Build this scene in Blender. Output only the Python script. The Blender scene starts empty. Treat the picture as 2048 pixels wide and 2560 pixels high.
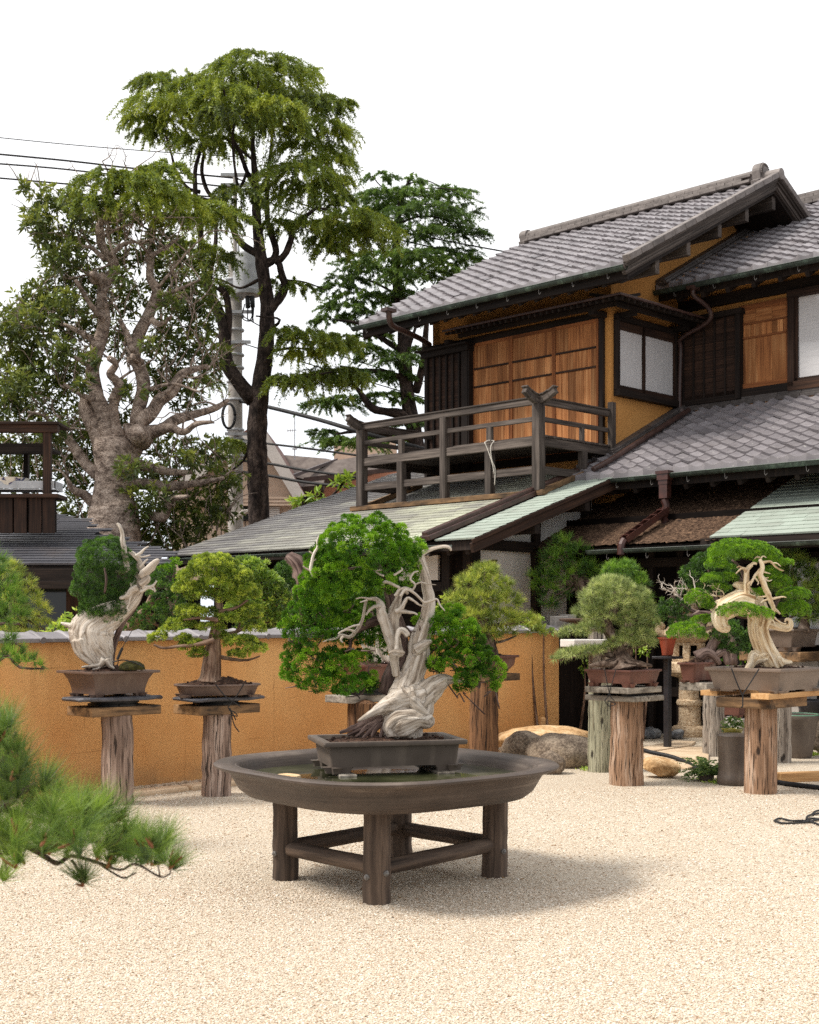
import bpy, math, random
import numpy as np

# ------------------------------------------------------------------ camera, sky, sun, exposure
SC = bpy.context.scene
F, HZ, EYE, CX = 3300.0, 1550.0, 1.5, 1024.0          # focal length (px of the 2048x2560 frame), horizon row, eye height
cam_d = bpy.data.cameras.new('camera')
cam = bpy.data.objects.new('camera', cam_d); SC.collection.objects.link(cam)
cam.location = (0, 0, EYE); cam.rotation_euler = (math.radians(90), 0, 0)
cam_d.sensor_fit = 'VERTICAL'; cam_d.sensor_height = 36.0; cam_d.sensor_width = 28.8
cam_d.lens = F / 2560 * 36; cam_d.shift_y = (HZ - 1280) / 2560
cam_d.clip_start = 0.1; cam_d.clip_end = 3000
cam_d.dof.use_dof = True; cam_d.dof.focus_distance = 8.6; cam_d.dof.aperture_fstop = 8.5
SC.camera = cam

SUN = np.array([-0.60, -0.08, 0.80]); SUN = SUN / np.linalg.norm(SUN)
sun_el = math.asin(SUN[2]); sun_rot = math.atan2(SUN[0], SUN[1])
W = bpy.data.worlds.new('World'); SC.world = W; W.use_nodes = True
wt = W.node_tree; wt.nodes.clear()
def wn(t, **k):
    n = wt.nodes.new(t)
    for a_, v in k.items(): setattr(n, a_, v)
    return n
sky = wn('ShaderNodeTexSky', sky_type='NISHITA', sun_disc=False, sun_elevation=sun_el, sun_rotation=sun_rot)
sky.air_density = 1.0; sky.dust_density = 2.5
bg1 = wn('ShaderNodeBackground'); bg1.inputs[1].default_value = 0.10
wt.links.new(sky.outputs[0], bg1.inputs[0])
# thin bright cloud veil over the whole sky, a little bluer and thinner towards the horizon
tc = wn('ShaderNodeTexCoord'); sep = wn('ShaderNodeSeparateXYZ'); wt.links.new(tc.outputs['Generated'], sep.inputs[0])
rp = wn('ShaderNodeValToRGB'); e = rp.color_ramp.elements
e[0].position = 0.0; e[0].color = (0.86, 0.91, 0.99, 1); e[1].position = 0.26; e[1].color = (1.08, 1.075, 1.07, 1)
wt.links.new(sep.outputs[2], rp.inputs[0])
wnz = wn('ShaderNodeTexNoise'); wnz.inputs['Scale'].default_value = 2.2; wnz.inputs['Detail'].default_value = 4
wmap = wn('ShaderNodeMapping'); wmap.inputs['Scale'].default_value = (1, 1, 3)
wt.links.new(tc.outputs['Generated'], wmap.inputs[0]); wt.links.new(wmap.outputs[0], wnz.inputs['Vector'])
wrm = wn('ShaderNodeMapRange'); wrm.inputs['To Min'].default_value = 0.97; wrm.inputs['To Max'].default_value = 1.08
wt.links.new(wnz.outputs[0], wrm.inputs[0])
# unseen sky behind the viewer is dimmed to cut fill light on the house
wr2 = wn('ShaderNodeMapRange'); wr2.interpolation_type = 'SMOOTHSTEP'
for i_, v_ in ((1, -.65), (2, .35), (3, .70), (4, 1.0)): wr2.inputs[i_].default_value = v_
wt.links.new(sep.outputs[1], wr2.inputs[0])
wmu = wn('ShaderNodeMath', operation='MULTIPLY'); wt.links.new(wrm.outputs[0], wmu.inputs[0]); wt.links.new(wr2.outputs[0], wmu.inputs[1])
bg2 = wn('ShaderNodeBackground'); wt.links.new(rp.outputs[0], bg2.inputs[0]); wt.links.new(wmu.outputs[0], bg2.inputs[1])
mx = wn('ShaderNodeMixShader'); mx.inputs[0].default_value = 0.88
wt.links.new(bg1.outputs[0], mx.inputs[1]); wt.links.new(bg2.outputs[0], mx.inputs[2])
wo = wn('ShaderNodeOutputWorld'); wt.links.new(mx.outputs[0], wo.inputs[0])

sd = bpy.data.lights.new('sun', 'SUN'); sd.energy = 3.2; sd.angle = math.radians(14.0); sd.color = (1.0, 0.94, 0.85)
so = bpy.data.objects.new('sun', sd); SC.collection.objects.link(so); so.location = (-20, 5, 30)
from mathutils import Vector
so.rotation_euler = Vector(-SUN).to_track_quat('-Z', 'Y').to_euler()
SC.view_settings.view_transform = 'Standard'; SC.view_settings.look = 'None'
SC.view_settings.exposure = 0.42; SC.view_settings.gamma = 1.0
SC.cycles.max_bounces = 6; SC.cycles.diffuse_bounces = 3; SC.cycles.glossy_bounces = 3
SC.cycles.transmission_bounces = 4; SC.cycles.transparent_max_bounces = 6
SC.cycles.use_denoising = False; SC.cycles.use_adaptive_sampling = False; SC.cycles.sample_clamp_indirect = 3.0; SC.cycles.denoising_prefilter = 'NONE'; SC.cycles.denoising_input_passes = 'RGB_ALBEDO_NORMAL'

# ------------------------------------------------------------------ geometry helpers
R2 = math.sqrt(0.5)
def P(px, py, d): return np.array([(px - CX) * d / F, d, EYE + (HZ - py) * d / F])
def Gd(px, py, z=0.0): return P(px, py, (EYE - z) * F / (py - HZ))
def nrm(v):
    v = np.asarray(v, float); return v / (np.linalg.norm(v, axis=-1, keepdims=True) + 1e-12)
RNG = np.random.default_rng(11)
def rnd(a_=0., b_=1.): return float(RNG.uniform(a_, b_))

def mk_mesh(name, V, F_, grain=None, tint=None, smooth=False):
    """F_: (n,k) int array or a list of tuples"""
    me = bpy.data.meshes.new(name)
    V = np.asarray(V, np.float32)
    if isinstance(F_, np.ndarray):
        k = F_.shape[1]; nl = F_.size; sizes = np.full(len(F_), k, np.int32); flat = F_.ravel().astype(np.int32)
    else:
        sizes = np.array([len(q) for q in F_], np.int32); flat = np.array([i for q in F_ for i in q], np.int32); nl = len(flat)
    me.vertices.add(len(V)); me.vertices.foreach_set('co', V.ravel())
    me.loops.add(nl); me.loops.foreach_set('vertex_index', flat)
    me.polygons.add(len(sizes))
    st = np.zeros(len(sizes), np.int32); st[1:] = np.cumsum(sizes)[:-1]
    me.polygons.foreach_set('loop_start', st)
    me.polygons.foreach_set('use_smooth', np.full(len(sizes), smooth, bool))
    me.update(calc_edges=True)
    if grain is not None:
        at = me.attributes.new('grain', 'FLOAT_VECTOR', 'POINT'); at.data.foreach_set('vector', np.asarray(grain, np.float32).ravel())
    if tint is not None:
        at = me.attributes.new('tint', 'FLOAT', 'POINT'); at.data.foreach_set('value', np.asarray(tint, np.float32))
    me.validate()
    return me

def root_of(o):
    while o.parent: o = o.parent
    return o
def props(o, label=None, cat=None, group=None, kind=None):
    if label: o['label'] = label
    if cat: o['category'] = cat
    if group: o['group'] = group
    if kind: o['kind'] = kind
    return o
def thing(name, loc, label, cat, group=None):
    o = bpy.data.objects.new(name, None); SC.collection.objects.link(o)
    o.location = [float(q) for q in loc]; o.empty_display_size = 0.1
    return props(o, label, cat, group)
def place(me, name, mat, parent=None, base=None):
    o = bpy.data.objects.new(name, me); SC.collection.objects.link(o)
    me.materials.append(mat)
    if parent is not None: o.parent = parent
    elif base is not None: o.location = [float(q) for q in base]
    return o
def origin_for(parent, base):
    if parent is not None: return np.array(root_of(parent).location)
    return np.array(base if base is not None else (0, 0, 0), float)

class MB:
    def __init__(s): s.V = []; s.F = []; s.A = []; s.T = []; s.n = 0; s.C = []
    def add(s, v, f, g=None, t=None):
        v = np.asarray(v, float).reshape(-1, 3)
        s.V.append(v); s.A.append(v.copy() if g is None else np.asarray(g, float).reshape(-1, 3))
        t = rnd() if t is None else t
        s.T.append(np.full(len(v), t) if np.isscalar(t) else np.asarray(t, float))
        n = s.n; s.F += [tuple(i + n for i in q) for q in f]; s.n += len(v); return s
    def obox(s, c, hx, hy, hz, t=None):
        """oriented box from half vectors; the grain runs along the longest"""
        c = np.asarray(c, float); ax = [np.asarray(q, float) for q in (hx, hy, hz)]
        L = [np.linalg.norm(q) for q in ax]; o = np.argsort(L)
        v = []; g = []; off = RNG.uniform(-40, 40, 3)
        for i in (-1, 1):
            for j in (-1, 1):
                for k in (-1, 1):
                    sg = (i, j, k); v.append(c + i * ax[0] + j * ax[1] + k * ax[2])
                    g.append(off + np.array([sg[o[0]] * L[o[0]], sg[o[1]] * L[o[1]], sg[o[2]] * L[o[2]]]))
        f = [(0, 1, 3, 2), (4, 6, 7, 5), (0, 4, 5, 1), (2, 3, 7, 6), (0, 2, 6, 4), (1, 5, 7, 3)]
        if np.dot(np.cross(ax[0], ax[1]), ax[2]) < 0: f = [q[::-1] for q in f]
        return s.add(v, f, g, t)
    def box(s, c, size, rot=0.0, t=None):
        x, y, z = [q / 2 for q in size]; cr, sr = math.cos(rot), math.sin(rot)
        return s.obox(c, (x * cr, x * sr, 0), (-y * sr, y * cr, 0), (0, 0, z), t)
    def bar(s, p0, p1, w, h=None, up=(0, 0, 1), t=None):
        p0 = np.asarray(p0, float); p1 = np.asarray(p1, float); h = w if h is None else h
        d = nrm(p1 - p0); sd_ = np.cross(d, up)
        if np.linalg.norm(sd_) < 1e-4: sd_ = np.cross(d, (R2, R2, 0))
        sd_ = nrm(sd_); u = nrm(np.cross(sd_, d))
        return s.obox((p0 + p1) / 2, (p1 - p0) / 2, sd_ * w / 2, u * h / 2, t)
    def prism(s, poly, e, t=None):
        """closed polygon (3D points) extruded by vector e"""
        p = np.asarray(poly, float); n = len(p); e = np.asarray(e, float)
        nn = np.zeros(3)
        for i in range(n): nn += np.cross(p[i], p[(i + 1) % n])
        v = np.vstack([p, p + e]); f = [tuple(range(n))[::-1], tuple(range(n, 2 * n))] + [(i, (i + 1) % n, n + (i + 1) % n, n + i) for i in range(n)]
        if np.dot(nn, e) < 0: f = [q[::-1] for q in f]
        return s.add(v, f, v + RNG.uniform(-40, 40, 3), t)
    def tube(s, pts, rad, seg=10, sub=4, flute=0.0, lump=0.0, twist=0.0, flat=1.0, fdir=None, cap=True, t=None, rng=None, k0=3):
        rng = rng or RNG
        p = np.asarray(pts, float); r = np.asarray(rad, float) if np.ndim(rad) else np.full(len(p), float(rad))
        if sub > 1 and len(p) > 2: p, r = spline(p, r, sub)
        n = len(p); T = np.gradient(p, axis=0); T = nrm(T)
        ref = np.array([0, 0, 1.0]) if abs(T[0][2]) < 0.9 else np.array([0, 1.0, 0])
        X = np.zeros_like(p); x = nrm(np.cross(T[0], ref)) if fdir is None else nrm(np.asarray(fdir, float) - np.dot(fdir, T[0]) * T[0])
        for i in range(n):
            x = x - np.dot(x, T[i]) * T[i]; x = nrm(x); X[i] = x
        Y = np.cross(T, X)
        ln = np.concatenate([[0], np.cumsum(np.linalg.norm(np.diff(p, axis=0), axis=1))])
        th = np.linspace(0, 2 * math.pi, seg, endpoint=False)
        A, B = np.meshgrid(th, ln); R_ = np.repeat(r[:, None], seg, 1); rm = max(r.mean(), 1e-4)
        if flute:
            for q in range(4):
                kk = k0 + 2 * q + rng.integers(0, 2)
                R_ = R_ * (1 + flute / (1 + 0.6 * q) * np.sin(kk * A + rng.uniform(0, 6.28) + twist * B / rm + 0.8 * np.sin(B / rm * rng.uniform(.3, .9) + rng.uniform(0, 6))))
        if lump:
            for q in range(3):
                R_ = R_ * (1 + lump / (1 + q) * np.sin(B / rm * rng.uniform(.5, 1.6) * (1 + q) + rng.uniform(0, 6) + rng.integers(1, 3) * A))
        v = p[:, None, :] + R_[..., None] * (np.cos(A)[..., None] * X[:, None, :] + flat * np.sin(A)[..., None] * Y[:, None, :])
        off = rng.uniform(-40, 40, 3)
        At = A + twist * B / rm * 0.25
        g = np.stack([np.cos(At) * rm, np.sin(At) * rm, B], -1).reshape(-1, 3) + off
        v = v.reshape(-1, 3); f = []; s.C.append((p, X, Y, T, ln + rng.uniform(0, 20), r))
        for i in range(n - 1):
            for j in range(seg):
                j2 = (j + 1) % seg; f.append((i * seg + j, i * seg + j2, (i + 1) * seg + j2, (i + 1) * seg + j))
        if cap:
            v = np.vstack([v, p[0] - T[0] * r[0] * .25, p[-1] + T[-1] * r[-1] * .4]); g = np.vstack([g, off, off + (0, 0, ln[-1])])
            c0, c1 = n * seg, n * seg + 1; b_ = (n - 1) * seg
            for j in range(seg):
                j2 = (j + 1) % seg; f.append((j2, j, c0)); f.append((b_ + j, b_ + j2, c1))
        return s.add(v, f, g, t)
    def lathe(s, prof, c, seg=32, shape=None, t=None, z0=None):
        """prof: list of (radius, z); shape(theta)->(x,y) unit outline"""
        c = np.asarray(c, float); th = np.linspace(0, 2 * math.pi, seg, endpoint=False)
        ou = np.stack([np.cos(th), np.sin(th)], 1) if shape is None else np.array([shape(q) for q in th])
        v = []; n = len(prof)
        for (r, z) in prof:
            for q in ou: v.append((c[0] + q[0] * r, c[1] + q[1] * r, c[2] + z))
        f = []
        for i in range(n - 1):
            for j in range(seg):
                j2 = (j + 1) % seg; f.append((i * seg + j, i * seg + j2, (i + 1) * seg + j2, (i + 1) * seg + j))
        f.append(tuple(range(seg))[::-1]); f.append(tuple((n - 1) * seg + j for j in range(seg)))
        return s.add(v, f, np.asarray(v) + RNG.uniform(-40, 40, 3), t)
    def build(s, name, mat, parent=None, base=None, smooth=False, bevel=0.0, auto=None, **pr):
        V = np.vstack(s.V); o0 = origin_for(parent, base)
        me = mk_mesh(name, V - o0, s.F, np.vstack(s.A), np.concatenate(s.T), smooth)
        if smooth and auto:
            try: me.set_sharp_from_angle(angle=math.radians(auto))
            except Exception: pass
        o = place(me, name, mat, parent, base)
        if bevel:
            b_ = o.modifiers.new('bevel', 'BEVEL'); b_.width = bevel; b_.segments = 2; b_.limit_method = 'ANGLE'; b_.angle_limit = math.radians(40)
        props(o, **pr); return o

def fuse(mb, name, mat, parent, voxel=.006, disp=.004, freq=(26, 2.2), **pr):
    """weld the tubes of mb into one continuous body (voxel remesh), carve the grain along them"""
    from mathutils import kdtree, noise as mn
    tmp = bpy.data.objects.new('t', mk_mesh('t', np.vstack(mb.V), mb.F)); SC.collection.objects.link(tmp)
    m_ = tmp.modifiers.new('r', 'REMESH'); m_.mode = 'VOXEL'; m_.voxel_size = voxel
    m2 = tmp.modifiers.new('s', 'SMOOTH'); m2.factor = .5; m2.iterations = 3
    ev = tmp.evaluated_get(bpy.context.evaluated_depsgraph_get()); me = bpy.data.meshes.new_from_object(ev)
    bpy.data.objects.remove(tmp)
    n = len(me.vertices); co = np.zeros(n * 3, np.float32); me.vertices.foreach_get('co', co); co = co.reshape(-1, 3).astype(float)
    no = np.zeros(n * 3, np.float32); me.vertex_normals.foreach_get('vector', no); no = no.reshape(-1, 3).astype(float)
    Pc = np.vstack([q[0] for q in mb.C]); Xc = np.vstack([q[1] for q in mb.C]); Yc = np.vstack([q[2] for q in mb.C]); Lc = np.concatenate([q[4] for q in mb.C]); Tc = np.vstack([q[3] for q in mb.C]); Rc = np.concatenate([q[5] for q in mb.C])
    g = np.zeros((n, 3)); wsum = np.zeros(n); best = np.full(n, 1e9)
    for i in range(0, len(Pc)):
        d = co - Pc[i]; ds = np.sqrt((d ** 2).sum(1)) - Rc[i] * .8
        k = ds < best; best[k] = ds[k]; dk = d[k]
        g[k, 0] = dk @ Xc[i]; g[k, 1] = dk @ Yc[i]; g[k, 2] = Lc[i] + dk @ Tc[i]
    h = np.array([mn.noise((a_ * freq[0], b_ * freq[0], c_ * freq[1])) + .5 * mn.noise((a_ * freq[0] * 2.3, b_ * freq[0] * 2.3, c_ * freq[1] * 1.7)) for a_, b_, c_ in g])
    co = co + no * (h * disp)[:, None] - origin_for(parent, None)
    me.vertices.foreach_set('co', co.astype(np.float32).ravel())
    at = me.attributes.new('grain', 'FLOAT_VECTOR', 'POINT'); at.data.foreach_set('vector', g.astype(np.float32).ravel())
    at = me.attributes.new('tint', 'FLOAT', 'POINT'); at.data.foreach_set('value', np.full(n, .5, np.float32))
    me.polygons.foreach_set('use_smooth', np.ones(len(me.polygons), bool)); me.update()
    return props(place(me, name, mat, parent), **pr)

def spline(p, r, sub):
    n = len(p); out = []; ro = []
    q = np.vstack([2 * p[0] - p[1], p, 2 * p[-1] - p[-2]]); rr = np.concatenate([[r[0]], r, [r[-1]]])
    for i in range(n - 1):
        for k in range(sub):
            u = k / sub; a0, a1, a2, a3 = q[i], q[i + 1], q[i + 2], q[i + 3]
            out.append(0.5 * (2 * a1 + (a2 - a0) * u + (2 * a0 - 5 * a1 + 4 * a2 - a3) * u * u + (3 * a1 - a0 - 3 * a2 + a3) * u ** 3))
            ro.append(rr[i + 1] * (1 - u) + rr[i + 2] * u)
    out.append(p[-1]); ro.append(r[-1]); return np.array(out), np.array(ro)

def limb(mb, pts, d, seg=9, sub=4, **k):
    """pts rows (px, py, width_px[, extra depth]) of the photograph, at distance d"""
    q = [P(a_[0], a_[1], d + (a_[3] if len(a_) > 3 else 0)) for a_ in pts]
    return mb.tube(q, [a_[2] / 2 * d / F for a_ in pts], seg=seg, sub=sub, **k)

# house frame: corner O, s runs left-back along the front, t runs right-back along the gable side
HO = np.array([2.927, 19.167])
HA = np.array([-R2, R2, 0]); HB = np.array([R2, R2, 0])
def H(s, t, z): return np.array([HO[0] + (-s + t) * R2, HO[1] + (s + t) * R2, z])
def s_at(px, t):
    k = (px - CX) / F; return ((HO[0] + t * R2) - k * (HO[1] + t * R2)) / (R2 * (1 + k))
def t_at(px, s):
    k = (px - CX) / F; return (k * (HO[1] + s * R2) - (HO[0] - s * R2)) / (R2 * (1 - k))
def z_at(py, s, t): return EYE + (HZ - py) * (HO[1] + (s + t) * R2) / F
def hbox(mb, s0, s1, t0, t1, z0, z1, t=None):
    c = H((s0 + s1) / 2, (t0 + t1) / 2, (z0 + z1) / 2)
    return mb.obox(c, HA * abs(s1 - s0) / 2, HB * abs(t1 - t0) / 2, (0, 0, abs(z1 - z0) / 2), t)

# ------------------------------------------------------------------ leaves
def leaf_mesh(root, dirs, L, Wd, tuft_t, tip_len=None, tri=False, rng=None, bend=0.0):
    """arrays: root (n,3), dirs (n,3), L (n), W (n), tint (n) -> V,F,grain(tint,tip,0)"""
    rng = rng or RNG; n = len(root)
    sd_ = nrm(np.cross(dirs, rng.normal(size=(n, 3)))); up = np.cross(sd_, dirs)
    tip = root + dirs * L[:, None]; tip[:, 2] -= bend * L
    if tri:
        V = np.stack([root - sd_ * Wd[:, None] / 2, root + sd_ * Wd[:, None] / 2, tip], 1).reshape(-1, 3)
        Fc = np.arange(3 * n).reshape(n, 3); tv = np.array([0, 0, 1.])
    else:
        mid = root + dirs * (L * .5)[:, None] + up * (L * .08)[:, None]; mid[:, 2] -= bend * L * .25
        V = np.stack([root, mid + sd_ * Wd[:, None] / 2, tip, mid - sd_ * Wd[:, None] / 2], 1).reshape(-1, 3)
        Fc = np.arange(4 * n).reshape(n, 4); tv = np.array([0, .5, 1., .5])
    k = len(tv); g = np.zeros((n * k, 3)); g[:, 0] = np.repeat(tuft_t, k); g[:, 1] = np.tile(tv, n); g[:, 2] = np.repeat(rng.random(n), k)
    return V, Fc, g

def puffs(c, nd, rad, n, L, Wd, spread, up, rng, tri=False, bend=0.0, hollow=.25, t=None, lo=None):
    """clumps at c (m,3) facing nd: n leaves each, radiating"""
    m = len(c); cc = np.repeat(c, n, 0); dd = np.repeat(nd, n, 0)
    d = dd + rng.normal(size=(m * n, 3)) * spread; d[:, 2] += up; d = nrm(d)
    rd = np.repeat(rad, n) if np.ndim(rad) else np.full(m * n, rad)
    root = cc - dd * (rd * .35)[:, None] + d * (rd * rng.uniform(hollow * .3 if lo is None else lo, hollow + .5, m * n))[:, None]
    LL = L * rng.uniform(.65, 1.15, m * n); WW = Wd * rng.uniform(.7, 1.2, m * n)
    tt = rng.random(m) if t is None else t
    return leaf_mesh(root, d, LL, WW, np.repeat(tt, n) + rng.normal(size=m * n) * .08, tri=tri, rng=rng, bend=bend)

def merge_leaves(parts):
    V = np.vstack([q[0] for q in parts]); g = np.vstack([q[2] for q in parts]); o = 0; Fs = []
    for q in parts: Fs.append(q[1] + o); o += len(q[0])
    return V, np.vstack(Fs), g

def pad_clumps(pads, gap, rng, under=-.25, jitter=.07, inside=.86):
    """surface points of a union of ellipsoid pads (cx,cy,cz,rx,ry,rz), about one per gap*gap"""
    pads = np.asarray(pads, float); C = []; Nn = []
    for i, q in enumerate(pads):
        c, r = q[:3], q[3:6]; area = 4 * math.pi * ((r[0] * r[1]) ** 1.6 / 3 + (r[0] * r[2]) ** 1.6 / 3 + (r[1] * r[2]) ** 1.6 / 3) ** (1 / 1.6)
        n = max(6, int(area / gap ** 2 * 1.25)); u = nrm(rng.normal(size=(n * 2, 3)))
        u = u[u[:, 2] > under + rng.normal(size=len(u)) * .12][:n]
        p = c + u * r * (1 + jitter * rng.normal(size=(len(u), 1)))
        ok = np.ones(len(p), bool)
        for j, w in enumerate(pads):
            if j == i: continue
            ok &= (((p - w[:3]) / w[3:6]) ** 2).sum(1) > inside ** 2
        C.append(p[ok]); Nn.append(nrm(u / r)[ok])
    C = np.vstack(C); Nn = np.vstack(Nn)
    key = {}; keep = []                                         # thin out points that crowd
    for i in rng.permutation(len(C)):
        k = tuple(np.floor(C[i] / gap).astype(int)); bad = False
        for dx in (-1, 0, 1):
            for dy in (-1, 0, 1):
                for dz in (-1, 0, 1):
                    for j in key.get((k[0] + dx, k[1] + dy, k[2] + dz), ()):
                        if ((C[i] - C[j]) ** 2).sum() < (gap * .72) ** 2: bad = True
        if not bad: key.setdefault(k, []).append(i); keep.append(i)
    return C[keep], Nn[keep]

def px_pads(pads, d, deep=.85):
    """(px,py,rx,ry[,dd[,deep]]) -> world ellipsoids"""
    out = []
    for q in pads:
        dd = q[4] if len(q) > 4 else 0; dp = q[5] if len(q) > 5 else deep
        c = P(q[0], q[1], d + dd); k = (d + dd) / F
        out.append([*c, q[2] * k, q[2] * k * dp, q[3] * k])
    return out

def crown(name, pads, mat, parent, gap, n, L, Wd, spread=.75, up=.35, under=-.25, tri=False, bend=0.0, seed=1, rad=None, jitter=.07, inner=True, inside=.86, hollow=.25, lo=None, shrink=.5):
    rng = np.random.default_rng(seed); rad = rad or gap * .62
    pads = np.array(pads, float); sh = shrink * (rad * .75 + L * (.55 if not tri else .45)); pads[:, 3:6] = np.maximum(pads[:, 3:6] - sh, pads[:, 3:6] * .42)
    C, Nn = pad_clumps(pads, gap, rng, under, jitter, inside)
    parts = [puffs(C, Nn, rad * rng.uniform(.8, 1.2, len(C)), n, L, Wd, spread, up, rng, tri, bend, hollow, None, lo)]
    if inner:                                                   # leaves deeper in, so that gaps show foliage in shade
        q = np.asarray(pads)
        Ci, Ni = pad_clumps(np.hstack([q[:, :3], q[:, 3:6] * .78]), gap * 1.15, rng, under, jitter, .9)
        parts.append(puffs(Ci, Ni, rad * np.ones(len(Ci)), max(6, n // 2), L, Wd * 1.5, spread * 1.2, 0., rng, tri, bend))
    V, Fc, g = merge_leaves(parts)
    me = mk_mesh(name, V - origin_for(parent, None), Fc, g, None, False)
    return place(me, name, mat, parent)

def twigs(mb, p, d, L, r, depth, rng, up=0.0, spread=.7):
    d = nrm(d + rng.normal(size=3) * .18 + [0, 0, up]); m = p + d * L * .5 + rng.normal(size=3) * L * .10; e_ = p + d * L + rng.normal(size=3) * L * .12
    mb.tube([p, m, e_], [r, r * .8, r * .45], seg=6, sub=3)
    if depth:
        for k in range(2 if depth > 1 else 3):
            b_ = m if k == 0 else e_; twigs(mb, b_, d + rng.normal(size=3) * spread, L * rng.uniform(.5, .75), r * .55, depth - 1, rng, up, spread)
# ------------------------------------------------------------------ materials
def S(r, g, b, k=1.0):
    f = lambda c: ((c / 255) / 12.92 if c / 255 <= .04045 else ((c / 255 + .055) / 1.055) ** 2.4)
    return (f(r) * k, f(g) * k, f(b) * k, 1)
class NT:
    def __init__(s, name):
        s.m = bpy.data.materials.new(name); s.m.use_nodes = True; s.t = s.m.node_tree; s.t.nodes.clear()
    def n(s, typ, ins=None, **pr):
        q = s.t.nodes.new('ShaderNode' + typ)
        for k, v in pr.items(): setattr(q, k, v)
        for k, v in (ins or {}).items():
            i = q.inputs[k]
            if hasattr(v, 'is_output'): s.t.links.new(v, i)
            else: i.default_value = v
        return q
    def grain(s, scale=(1, 1, 1)):
        a_ = s.n('Attribute', attribute_name='grain')
        return s.n('Mapping', {'Vector': a_.outputs['Vector'], 'Scale': scale}).outputs[0]
    def tint(s): return s.n('Attribute', attribute_name='tint').outputs['Fac']
    def noise(s, vec, scale=5, detail=4, rough=.55, dist=0.0):
        return s.n('TexNoise', {'Vector': vec, 'Scale': scale, 'Detail': detail, 'Roughness': rough, 'Distortion': dist}).outputs[0]
    def ramp(s, fac, cols):
        r = s.n('ValToRGB', {0: fac}); e = r.color_ramp.elements
        while len(e) < len(cols): e.new(.5)
        for i, (p_, c) in enumerate(cols):
            e[i].position = p_; e[i].color = c if len(c) == 4 else (*c, 1)
        return r.outputs[0]
    def math(s, op, a_, b_=None, c=None):
        q = s.n('Math', operation=op)
        for i, v in enumerate((a_, b_, c)):
            if v is None: continue
            if hasattr(v, 'is_output'): s.t.links.new(v, q.inputs[i])
            else: q.inputs[i].default_value = v
        return q.outputs[0]
    def mix(s, fac, a_, b_, blend='MIX'):
        q = s.n('Mix', data_type='RGBA', blend_type=blend)
        for i, v in ((0, fac), (6, a_), (7, b_)):
            if hasattr(v, 'is_output'): s.t.links.new(v, q.inputs[i])
            else: q.inputs[i].default_value = v
        return q.outputs[2]
    def map(s, v, a0, a1, b0, b1): return s.n('MapRange', {0: v, 1: a0, 2: a1, 3: b0, 4: b1}).outputs[0]
    def bump(s, h, strength=.5, dist=.01, normal=None):
        ins = {'Height': h, 'Strength': strength, 'Distance': dist}
        if normal is not None: ins['Normal'] = normal
        return s.n('Bump', ins).outputs[0]
    def out(s, col, rough=.7, normal=None, spec=.3, **k):
        ins = {'Base Color': col, 'Roughness': rough, 'Specular IOR Level': spec}; ins.update(k)
        if normal is not None: ins['Normal'] = normal
        p_ = s.n('BsdfPrincipled', ins); o = s.n('OutputMaterial', {0: p_.outputs[0]}); return s.m

def vary(t, col, amt):
    f = t.map(t.tint(), 0, 1, 1 - amt, 1 + amt)
    return t.n('VectorMath', {0: col, 1: t.n('CombineXYZ', {0: f, 1: f, 2: f}).outputs[0]}, operation='MULTIPLY').outputs[0]

def m_noise(name, cols, scale=4., stretch=(1, 1, 1), detail=5, rough=.75, bump=.4, bscale=None, bdist=.006, spec=.3, amt=.12, dist=0.0, fine=.35):
    """plain mottled surface; cols are ramp stops"""
    t = NT(name); v = t.grain(stretch)
    n1 = t.noise(v, scale, detail, .6, dist); n2 = t.noise(v, bscale or scale * 6, 4, .65)
    f = t.math('MULTIPLY_ADD', t.math('SUBTRACT', n2, .5), fine, n1)
    c = vary(t, t.ramp(f, cols), amt)
    return t.out(c, rough, t.bump(n2, bump, bdist), spec)

def m_wood(name, c0, c1, c2, gl=1.6, gx=38, rough=.75, crack=.35, amt=.16, bdist=.003, dark=(.02, .015, .012, 1), patch=1.2, spec=.25):
    """long-grained timber: c0 dark c1 mid c2 light, cracks along the grain"""
    t = NT(name); v = t.grain((gx, gx, gl))
    n1 = t.noise(v, 1.0, 5, .6, .3); big = t.noise(t.grain((3, 3, patch)), 1.0, 3, .5)
    f = t.math('ADD', t.math('MULTIPLY', n1, .62), t.math('MULTIPLY', big, .38))
    c = vary(t, t.ramp(f, [(.36, c0), (.5, c1), (.64, c2)]), amt)
    n3 = t.noise(t.grain((gx * 1.7, gx * 1.7, gl * .55)), 1.0, 2, .5)
    cr = t.map(n3, .60, .68, 0, crack)
    c = t.mix(cr, c, dark)
    h = t.math('SUBTRACT', n1, t.math('MULTIPLY', cr, 1.2))
    return t.out(c, rough, t.bump(h, .6, bdist), spec)

def m_leaf(name, dark, mid, light, tip=.35, trans=.35, rough=.55, gloss=.06):
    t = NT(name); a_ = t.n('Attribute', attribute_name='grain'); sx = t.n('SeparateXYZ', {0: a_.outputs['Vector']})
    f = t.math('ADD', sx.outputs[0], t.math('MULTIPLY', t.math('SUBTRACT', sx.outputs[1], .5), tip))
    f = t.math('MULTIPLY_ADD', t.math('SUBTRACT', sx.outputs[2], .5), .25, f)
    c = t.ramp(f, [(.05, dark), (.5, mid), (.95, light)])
    d = t.n('BsdfDiffuse', {'Color': c}); tr = t.n('BsdfTranslucent', {'Color': t.mix(.5, c, light)})
    m1 = t.n('MixShader', {0: trans, 1: d.outputs[0], 2: tr.outputs[0]})
    g = t.n('BsdfGlossy', {'Color': (.9, .95, .85, 1), 'Roughness': rough}); m2 = t.n('MixShader', {0: gloss, 1: m1.outputs[0], 2: g.outputs[0]})
    t.n('OutputMaterial', {0: m2.outputs[0]}); return t.m

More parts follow.
